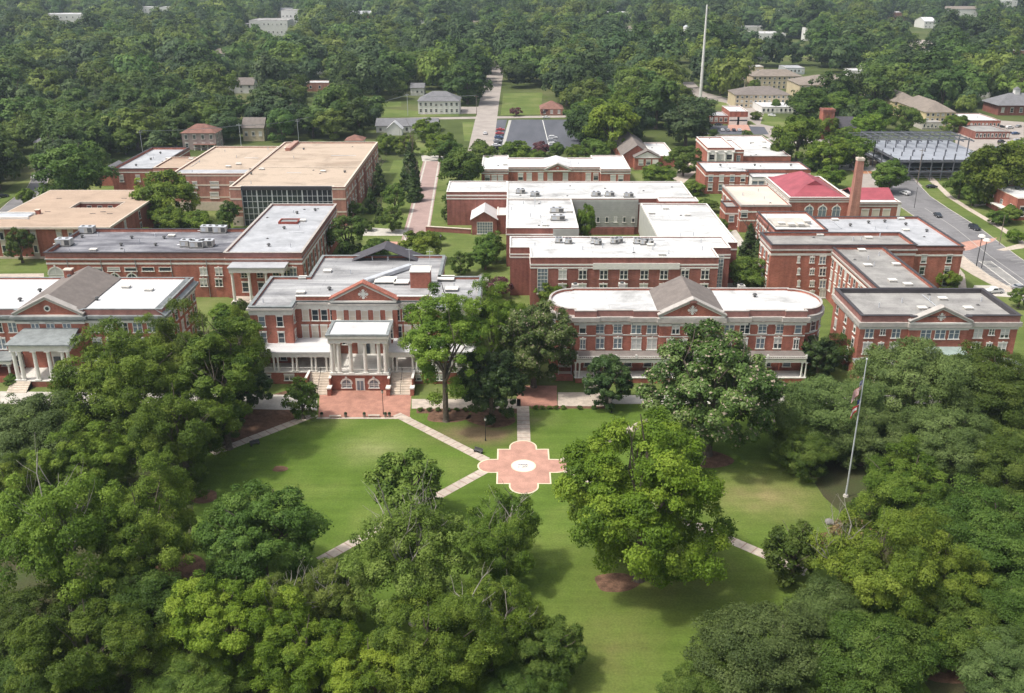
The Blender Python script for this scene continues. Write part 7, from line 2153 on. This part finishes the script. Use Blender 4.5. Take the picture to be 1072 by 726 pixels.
# ------------------------------------------------------------------ street furniture and small things
def lamp(px, py, label, h=4.2):
    X, Y = G(px, py); b = MB()
    T = thing("lamp_post", label, "lamp post", (X, Y, 0), group="black lamp posts on the lawn")
    b.tube((0, 0, 0), (0, 0, .5), .16, .10, 10, M['black']); b.tube((0, 0, .5), (0, 0, h), .07, .055, 8, M['black']); b.build("pole", T)
    b = MB(); b.tube((0, 0, h), (0, 0, h + .12), .12, .2, 10, M['black']); b.tube((0, 0, h + .62), (0, 0, h + .85), .24, .03, 10, M['black']); b.build("lantern_frame", T)
    b = MB(); b.tube((0, 0, h + .12), (0, 0, h + .62), .17, .22, 10, M['blind']); b.build("lantern_glass", T)
    return T
lamp(508.3, 461.5, "black lamp post on the lawn between the upper left path and the plaza", 4.3)
lamp(593, 513.5, "black lamp post just right of the paved plaza")
lamp(401.5, 434, "black lamp post on the brick court before the columned hall", 4.8)
lamp(640, 432, "black lamp post near the dark magnolia at the head of the lawn")
lamp(468, 219, "black lamp post beside the brick street")
lamp(462, 262, "black lamp post on the grass right of the brick street", 4.5)

def bench(px, py, rz, label, L_=1.9, m='slab'):
    X, Y = G(px, py); T = thing("park_bench", label, "bench", (X, Y, 0), rz)
    b = MB(); b.box(-L_ / 2, -.28, .42, L_ / 2, .28, .52, M[m]); b.build("seat", T)
    for s in (-1, 1):
        b = MB(); b.box(s * L_ * .38 - .12, -.24, 0, s * L_ * .38 + .12, .24, .42, M[m]); b.build("leg", T)
    if m != 'slab':
        b = MB(); b.box(-L_ / 2, .24, .55, L_ / 2, .32, .98, M[m]); b.build("backrest", T)
bench(500.5, 474, R(-32), "dark bench beside the upper left path near the plaza", m='hvac_dark')
bench(351, 437.6, 0, "pale stone bench at the left part of the court's edge", 2.4)
bench(391.5, 437.0, 0, "pale stone bench at the right part of the court's edge", 2.4)
bench(267, 466, R(35), "dark bench on the left side path", m='hvac_dark')
for i, (px, w_) in enumerate(((337, "leftmost"), (362, "second from the left"), (381.5, "third from the left"), (403.5, "fourth from the left, beside the lamp post"), (407.8, "rightmost"))):
    X, Y = G(px, 437); b = MB(); b.tube((0, 0, 0), (0, 0, .75), .26, .34, 12, M['paver_band']); b.tube((0, 0, .75), (0, 0, .8), .36, .36, 12, M['hvac_dark'])
    b.sphere((0, 0, .95), .34, L['dark'], 8, 5, .7)
    o = b.build("planter", None, (X, Y, 0)); tag(o, f"small round planter on the court's front edge, {w_}", "planter", "planters along the brick court")

# flagpole and flags
X, Y = G(885.3, 520)
T = thing("flagpole", "tall thin grey flagpole rising among the live oaks", "flagpole", (X, Y, 0))
ht = 12.0
# height from the top of the pole in the photograph
for _ in range(200):
    if to_px(X, Y, ht)[1] < 378: break
    ht += .25
b = MB(); b.tube((0, 0, 0), (0, 0, ht), .16, .08, 10, M['galv']); b.build("pole", T)
b = MB(); b.sphere((0, 0, ht + .12), .18, M['galv']); b.build("finial", T)
b = MB(); b.tube((0, 0, 0), (0, 0, .4), .5, .4, 12, M['concrete']); b.build("base", T)
def flag(name, label, ztop, hgt, ln, kind):
    T2 = thing(name, label, "flag", (X, Y, ztop))
    b = MB(); nu, nv = 14, 13
    def pt(u, v):
        # cloth hanging limply from the hoist, folded towards the pole
        x = -.14 - ln * u * .42 - .12 * math.sin(u * 9)
        y = -.1 + .22 * math.sin(u * 11 + v * 1.5)
        z = -v * hgt - u * ln * .78
        return (x, y, z)
    for j in range(nv):
        for i in range(nu):
            u0, u1, v0, v1 = i / nu, (i + 1) / nu, j / nv, (j + 1) / nv
            if kind == 'us': m = 'flag_blue' if (u0 < .4 and j < 7) else ('flag_red' if j % 2 == 0 else 'flag_white')
            else: m = 'flag_blue' if (u0 < .36 and j < 8) else ('flag_red' if (j < 4 or j > 8) else 'flag_white')
            b.add([pt(u0, v0), pt(u1, v0), pt(u1, v1), pt(u0, v1)], [(0, 3, 2, 1)], M[m])
    b.build("cloth", T2)
    if kind == 'us':
        b = MB()
        for j in range(4):
            for i in range(5):
                c = pt(.04 + i * .07, .06 + j * .12); b.box(c[0] - .035, c[1] - .04, c[2] - .035, c[0] + .035, c[1] - .01, c[2] + .035, M['flag_white'])
        b.build("stars", T2)
flag("flag", "limp flag of red and white stripes with a blue canton near the pole's top", ht - 3.6, 1.8, 3.4, 'us')
flag("flag", "limp red and white flag with blue corner below the striped one", ht - 7.2, 1.5, 2.8, 'state')

# tall white pole beyond
X, Y = G(733, 104)
hh = 60
while to_px(X, Y, hh)[1] > 15.5: hh += .5
T = thing("cell_tower_pole", "very tall plain white pole beside the boulevard", "pole", (X, Y, 0))
b = MB(); b.tube((0, 0, 0), (0, 0, hh), 1.1, .5, 16, M['white_wall']); b.build("shaft", T)
b = MB(); b.tube((0, 0, 0), (0, 0, .8), 2.2, 2.2, 16, M['concrete']); b.build("base", T)

def pole(px, py, h, label, arm=True, m='wood', r=.16, nm="utility_pole", cat="utility pole"):
    X, Y = G(px, py); T = thing(nm, label, cat, (X, Y, 0))
    b = MB(); b.tube((0, 0, 0), (0, 0, h), r, r * .7, 8, M[m]); b.build("pole", T)
    if arm:
        b = MB(); b.box(-1.2, -.08, h - 1.0, 1.2, .08, h - .85, M[m])
        for x in (-1, 0, 1): b.tube((x, 0, h - .85), (x, 0, h - .6), .05, .07, 6, M['trim'])
        b.build("crossarm", T)
    return X, Y
w1 = pole(253, 157, 13, "pale utility pole behind the arts building", m='galv')
w2 = pole(313, 150, 12, "utility pole at the back edge of the arts building's roof", m='galv')
w0 = pole(150, 163, 12, "utility pole by the white-roofed block", m='galv')
w3 = pole(427, 121, 13, "pale utility pole left of the large white house", m='galv')
w4 = pole(499, 121, 12, "utility pole at the crossing before the far road")
b = MB()
for (a, c) in ((w0, w1), (w1, w2), (w2, w3), (w3, w4)):
    for off in (-1, 0, 1):
        pv = None
        for i in range(13):
            t = i / 12; p = Vector((a[0] + (c[0] - a[0]) * t, a[1] + (c[1] - a[1]) * t + off, 11.9 - 3.2 * t * (1 - t)))
            if pv is not None: b.tube(pv, p, .045, .045, 4, M['lead'], caps=False)
            pv = p
tag(b.build("power_lines"), "thin sagging power lines strung between the utility poles", "power lines")
pole(957, 218, 8, "dark street pole at the left kerb of the street", False, 'black', .1, "street_pole", "street pole")
pole(1072, 300, 9, "dark pole at the right edge by the driveway", False, 'black', .12, "street_pole", "street pole")
pole(960, 193, 15, "wooden pole at the corner of the construction site", True)
pole(1046, 256, 10, "dark wooden pole beside the right pavement", False, 'wood', .14)
def arm_lamp(px, py, h, label):
    X, Y = G(px, py); T = thing("parking_lamp", label, "street lamp", (X, Y, 0))
    b = MB(); b.tube((0, 0, 0), (0, 0, h), .13, .09, 8, M['galv']); b.build("pole", T)
    b = MB(); b.box(-3.2, -.06, h - .1, 0, .06, h + .04, M['galv']); b.build("arm", T)
    b = MB(); b.box(-4.2, -.2, h - .18, -3.2, .2, h + .04, M['galv']); b.build("lamp_head", T)
arm_lamp(612, 143, 10, "grey lamp with a long arm at the car park's right edge")
for (px, py, top, lb) in ((1022, 279, 248, "left one of two tall lamps with round white shades at the street corner"), (1027.5, 281, 252, "right one of two tall lamps with round white shades at the street corner")):
    X, Y = G(px, py); h = 8
    while to_px(X, Y, h)[1] > top: h += .1
    T = thing("street_lamp", lb, "street lamp", (X, Y, 0), group="tall round-shaded street lamps")
    b = MB(); b.tube((0, 0, 0), (0, 0, h), .13, .1, 8, M['black']); b.build("pole", T)
    b = MB(); b.tube((0, 0, h - .1), (0, 0, h + .45), 1.15, .85, 18, M['trim']); b.tube((0, 0, h + .45), (0, 0, h + .7), .85, .2, 18, M['trim']); b.build("lamp_shade", T)

# vehicles
def car_meshes(kind):
    key = ('car', kind)
    if key in WM: return WM[key]
    if kind == 'pickup': prof = [(-2.75, .45), (-2.75, 1.05), (-.95, 1.08), (-.75, 1.75), (.55, 1.78), (1.15, 1.12), (2.5, 1.0), (2.75, .75), (2.75, .45)]; gl = [(-.68, 1.15), (-.55, 1.66), (.42, 1.68), (.95, 1.15)]; L2, wx = 2.75, (-1.75, 1.75)
    elif kind == 'suv': prof = [(-2.3, .45), (-2.35, 1.1), (-2.1, 1.72), (.35, 1.75), (1.05, 1.12), (2.15, 1.0), (2.35, .75), (2.35, .45)]; gl = [(-2.05, 1.15), (-1.9, 1.62), (.25, 1.64), (.85, 1.15)]; L2, wx = 2.35, (-1.4, 1.45)
    else: prof = [(-2.25, .4), (-2.3, .95), (-1.55, 1.05), (-.95, 1.42), (.35, 1.44), (1.05, 1.0), (2.1, .88), (2.3, .65), (2.3, .4)]; gl = [(-1.4, 1.05), (-.9, 1.36), (.28, 1.37), (.88, 1.03)]; L2, wx = 2.3, (-1.35, 1.4)
    W = .9
    def ext(p, w, z0=0):
        n = len(p); vs = [(x, -w * (1 if z < 1.2 else .84), z) for x, z in p] + [(x, w * (1 if z < 1.2 else .84), z) for x, z in p]
        return vs, [tuple(range(n)), tuple(range(2 * n - 1, n - 1, -1))] + [(i, n + i, n + (i + 1) % n, (i + 1) % n) for i in range(n)]
    body = MB(); vs, fs = ext(prof, W); body.v, body.f, body.mi = vs, fs, [0] * len(fs)
    g = MB()
    for s in (-1, 1):
        y = [s * (W + .012) if z < 1.2 else s * (W * .84 + .012) for x, z in gl]
        g.add([(x, yy, z) for (x, z), yy in zip(gl, y)], [(0, 1, 2, 3)], M['glass'])
    a, c = gl[2], gl[3]
    g.add([(a[0] + .13, -.7, a[1] + .05), (a[0] + .13, .7, a[1] + .05), (c[0] + .13, .8, c[1] + .02), (c[0] + .13, -.8, c[1] + .02)], [(0, 1, 2, 3)], M['glass'])
    a, c = gl[1], gl[0]
    g.add([(a[0] - .16, -.68, a[1] + .03), (a[0] - .16, .68, a[1] + .03), (c[0] - .17, .78, c[1] + .05), (c[0] - .17, -.78, c[1] + .05)], [(0, 1, 2, 3)], M['glass'])
    wl = MB(); wl.tube((0, -.12, 0), (0, .12, 0), .34, .34, 14, M['tyre']); wl.tube((0, -.14, 0), (0, .14, 0), .19, .19, 10, M['galv'])
    hl = MB(); hl.box(-.05, -.16, -.07, .05, .16, .07, M['blind'])
    tl_ = MB(); tl_.box(-.05, -.14, -.08, .05, .14, .08, M['rust'])
    bed = None
    if kind == 'pickup': bed = MB(); bed.box(-2.6, -.72, 1.07, -1.05, .72, 1.10, M['hvac_dark'])
    WM[key] = (body, g.mesh("windows"), wl.mesh("wheel"), hl.mesh("headlight"), tl_.mesh("tail_light"), bed.mesh("truck_bed") if bed else None, L2, wx, {})
    return WM[key]
def car(px, py, rz, paint, label, kind='sedan', group=None, pos=None):
    body, gm, wm_, hm, tm, bedm, L2, wx, cache = car_meshes(kind)
    if paint not in cache:
        q = MB(); q.v, q.f, q.mi, q.mats = body.v, body.f, body.mi, [M[paint]]; cache[paint] = q.mesh("body")
    X, Y = pos if pos else G(px, py)
    T = thing("pickup_truck" if kind == 'pickup' else "parked_car", label, "pickup truck" if kind == 'pickup' else "car", (X, Y, .03), rz, group)
    bo = link_mesh("body", cache[paint], T); link_mesh("windows", gm, T)
    if bedm: link_mesh("truck_bed", bedm, T)
    for x in wx:
        for s in (-1, 1): link_mesh("wheel", wm_, T, (x, s * .82, .34))
    for s in (-1, 1):
        link_mesh("headlight", hm, T, (L2 - .03, s * .6, .72)); link_mesh("tail_light", tm, T, (-L2 + .03, s * .62, .85))
def street_ang(px, py):
    p = Vector(G(px, py)); k = min(range(len(STR) - 1), key=lambda i: (Vector(STR[i]) + Vector(STR[i + 1]) - 2 * p).length)
    d = Vector(STR[k + 1]) - Vector(STR[k]); return math.atan2(d.y, d.x)
car(981.5, 227, street_ang(981, 227), 'dark_car', "dark car driving down the street, the farther of the two", 'sedan')
car(1020, 240.5, street_ang(1020, 240) + .25, 'dark_car', "small dark car standing at the right kerb of the street", 'suv')
car(975, 197, .2, 'dark_car', "dark car crossing at the far end of the street", 'sedan')
car(1040, 307, 3.3, 'white_car', "white pickup truck with a dark cab window on the driveway", 'pickup')
car(947, 204, 1.9, 'white_car', "white van-like car at the street's far left corner", 'suv')
car(1067, 303, .1, 'silver_car', "silver car cut by the right edge by the driveway", 'sedan')
for k, (px, py, pt, nm) in enumerate(((524, 137, 'red_car', "red car topmost in the row left of the car park"), (523, 141, 'red_car', "second red car in the row left of the car park"), (522, 145, 'blue_car', "blue car in the row left of the car park"), (521, 149, 'silver_car', "silver car in the row left of the car park"), (519.5, 153.5, 'white_car', "white car lowest in the row left of the car park"))):
    car(px, py, 0.0, pt, nm, 'sedan', "cars in the row beside the far road")
for k, (px, py, pt, nm) in enumerate(((579, 145.5, 'white_car', "white car topmost in the middle of the car park"), (578, 149, 'silver_car', "silver car second in the middle of the car park"), (579.5, 152.5, 'white_car', "white car third in the middle of the car park"), (578.5, 156, 'dark_car', "dark car lowest in the middle of the car park"))):
    car(px, py, 0.0, pt, nm, 'suv', "cars in the middle of the car park")
car(572, 124.2, 0, 'white_car', "white car at the top edge of the car park", 'sedan')
car(38, 188, 1.4, 'white_car', "white car on the left street beyond the small tree", 'suv')
car(40, 177, 1.4, 'white_car', "white car higher up the left street", 'suv')
car(3, 207, .9, 'dark_car', "dark car at the left edge on the street", 'sedan')
car(752, 131.5, .1, 'dark_car', "dark car in front of the fire station", 'sedan')
lot = [(752 + i * 6, 134.5, ['white_car', 'silver_car', 'dark_car'][i % 3], w_) for i, w_ in enumerate(("leftmost", "second", "third", "fourth"))]
for px, py, pt, w_ in lot: car(px + 4, py + 3, 1.5, pt, f"{w_} car from the left in the lot behind the columned school", 'sedan', "cars in the lot behind the columned school")
yard = [(1048, 134), (1057, 135), (1066, 133.5), (1054, 140), (1063, 141), (1048, 150), (1056, 152), (1065, 149), (1038, 156), (1046, 157.5)]
for i, (px, py) in enumerate(yard):
    car(px, py, .3 * (i % 3), ['dark_car', 'white_car', 'silver_car', 'dark_car', 'blue_car'][i % 5], f"car in the yard right of the steel frame, {ordinal(i)} to the depot", 'suv' if i % 2 else 'sedan', "cars in the yard right of the steel frame")
for i, (px, py) in enumerate(((685, 60.5), (689, 61), (692, 60), (687, 63), (690, 64))):
    car(px, py, .6 * i, ['red_car', 'white_car', 'white_car', 'red_car', 'silver_car'][i], f"{ordinal(i)} far car in the lot beyond the trees near the silos", 'suv', "cars in the far lot by the silos")
for i, (px, py) in enumerate(((764, 101.5), (768, 103.5), (772, 105), (777, 107), (783, 109.5), (789, 112), (808, 122), (770, 108))):
    car(px, py, -.6, ['dark_car', 'silver_car', 'white_car', 'blue_car'][i % 4], f"car along the boulevard, {ordinal(i)} to the tall white pole", 'sedan', "cars along the boulevard")
car(1040 - 28, 515 - 10, .4, 'blue_car', "dark blue car glimpsed under the right live oaks", 'sedan')
car(508, 141, 1.45, 'white_car', "white car on the far road", 'sedan')
# solar-like white bay frames by the street corner: bike shelter rails
X0_, Y0_ = G(1031, 274); X1_, Y1_ = G(1066, 300)
d = Vector((X1_ - X0_, Y1_ - Y0_)); Lr = d.length; T = thing("bay_railing", "white-painted hatched bay of rails beside the street corner", "railing", (X0_, Y0_, 0), math.atan2(d.y, d.x))
b = MB(); b.box(0, -1.9, .05, Lr, -1.7, .15, M['trim']); b.box(0, 1.7, .05, Lr, 1.9, .15, M['trim'])
x = 0
while x < Lr: b.box(x, -1.7, .05, x + .22, 1.7, .15, M['trim']); x += 1.15
b.build("rails", T)
# construction clutter
cr_ = random.Random(9)
for i in range(14):
    px, py = cr_.uniform(880, 930), cr_.uniform(160, 177); X, Y = G(px, py)
    b = MB(); w_, h_, d_ = cr_.uniform(1.5, 4), cr_.uniform(.5, 2.2), cr_.uniform(1, 2.4)
    b.box(-w_ / 2, -d_ / 2, .15, w_ / 2, d_ / 2, h_, M[cr_.choice(['galv', 'wood', 'rust', 'hvac', 'deck', 'blue_car'])])
    for s in (-.4, .4): b.box(w_ * s - .1, -d_ / 2, 0, w_ * s + .1, d_ / 2, .16, M['wood'])
    if i % 2: b.box(-w_ * .4, -d_ * .4, h_, w_ * .1, d_ * .3, h_ + .5, M[cr_.choice(['galv', 'wood', 'trim'])])
    tag(b.build("material_stack", None, (X, Y, 0), cr_.uniform(0, 3)), "stack of building material or crate on the ground beside the steel frame", "material stack", "stacks of building material")
T = thing("conveyor_boom", "long pale inclined boom lying in front of the steel frame", "machine", (*G(963, 175), 0), R(-24))
b = MB(); b.tube((-22, 0, 5.5), (20, 0, 1.0), .7, .5, 8, M['hvac']); b.build("boom", T)
b = MB(); b.box(12, -1.5, .5, 18, 1.5, 2.2, M['galv']); b.tube((13, -1.6, .6), (13, 1.6, .6), .6, .6, 12, M['tyre']); b.tube((17, -1.6, .6), (17, 1.6, .6), .6, .6, 12, M['tyre']); b.build("chassis", T)
# boulders by the flagpole
X, Y = G(868, 548)
for i, (dx_, dy_, r_) in enumerate(((0, 0, .8), (1.2, -.8, .6))):
    b = MB(); b.sphere((0, 0, .3), r_, M['rock'], 10, 7, .6); o = b.build("boulder", None, (X + dx_, Y + dy_, 0)); tag(o, ("larger" if i == 0 else "smaller") + " grey boulder on the grass below the flagpole", "boulder")

# ------------------------------------------------------------------ re-seat every building Empty at its own base
for o in list(SC.objects):
    if o.type == 'EMPTY' and o.get('category') and o.location.length < 1e-6 and o.children:
        xs, ys = [], []
        for c in o.children:
            if c.type == 'MESH':
                loc = c.location
                for v in c.bound_box: xs.append(v[0] + loc.x if abs(c.rotation_euler[2]) < 1e-6 else loc.x); ys.append(v[1] + loc.y if abs(c.rotation_euler[2]) < 1e-6 else loc.y)
        cx, cyy = (min(xs) + max(xs)) / 2, (min(ys) + max(ys)) / 2
        o.location = (cx, cyy, 0)
        for c in o.children: c.location = (c.location.x - cx, c.location.y - cyy, c.location.z)

# ------------------------------------------------------------------ haze
b = MB(); b.box(-3600, -150, -1.5, 3600, 5200, 96, None)
hz = b.mesh("haze"); hm_ = bpy.data.materials.new("haze_air"); hm_.use_nodes = True
hn = hm_.node_tree; hn.nodes.clear()
pv = hn.nodes.new("ShaderNodeVolumePrincipled"); pv.inputs['Density'].default_value = 0.0001; pv.inputs['Color'].default_value = (0.72, 0.86, 1.0, 1); pv.inputs['Anisotropy'].default_value = 0.2
oo = hn.nodes.new("ShaderNodeOutputMaterial"); hn.links.new(pv.outputs[0], oo.inputs['Volume'])
hz.materials.append(hm_)
tag(link_mesh("haze", hz), kind='stuff')
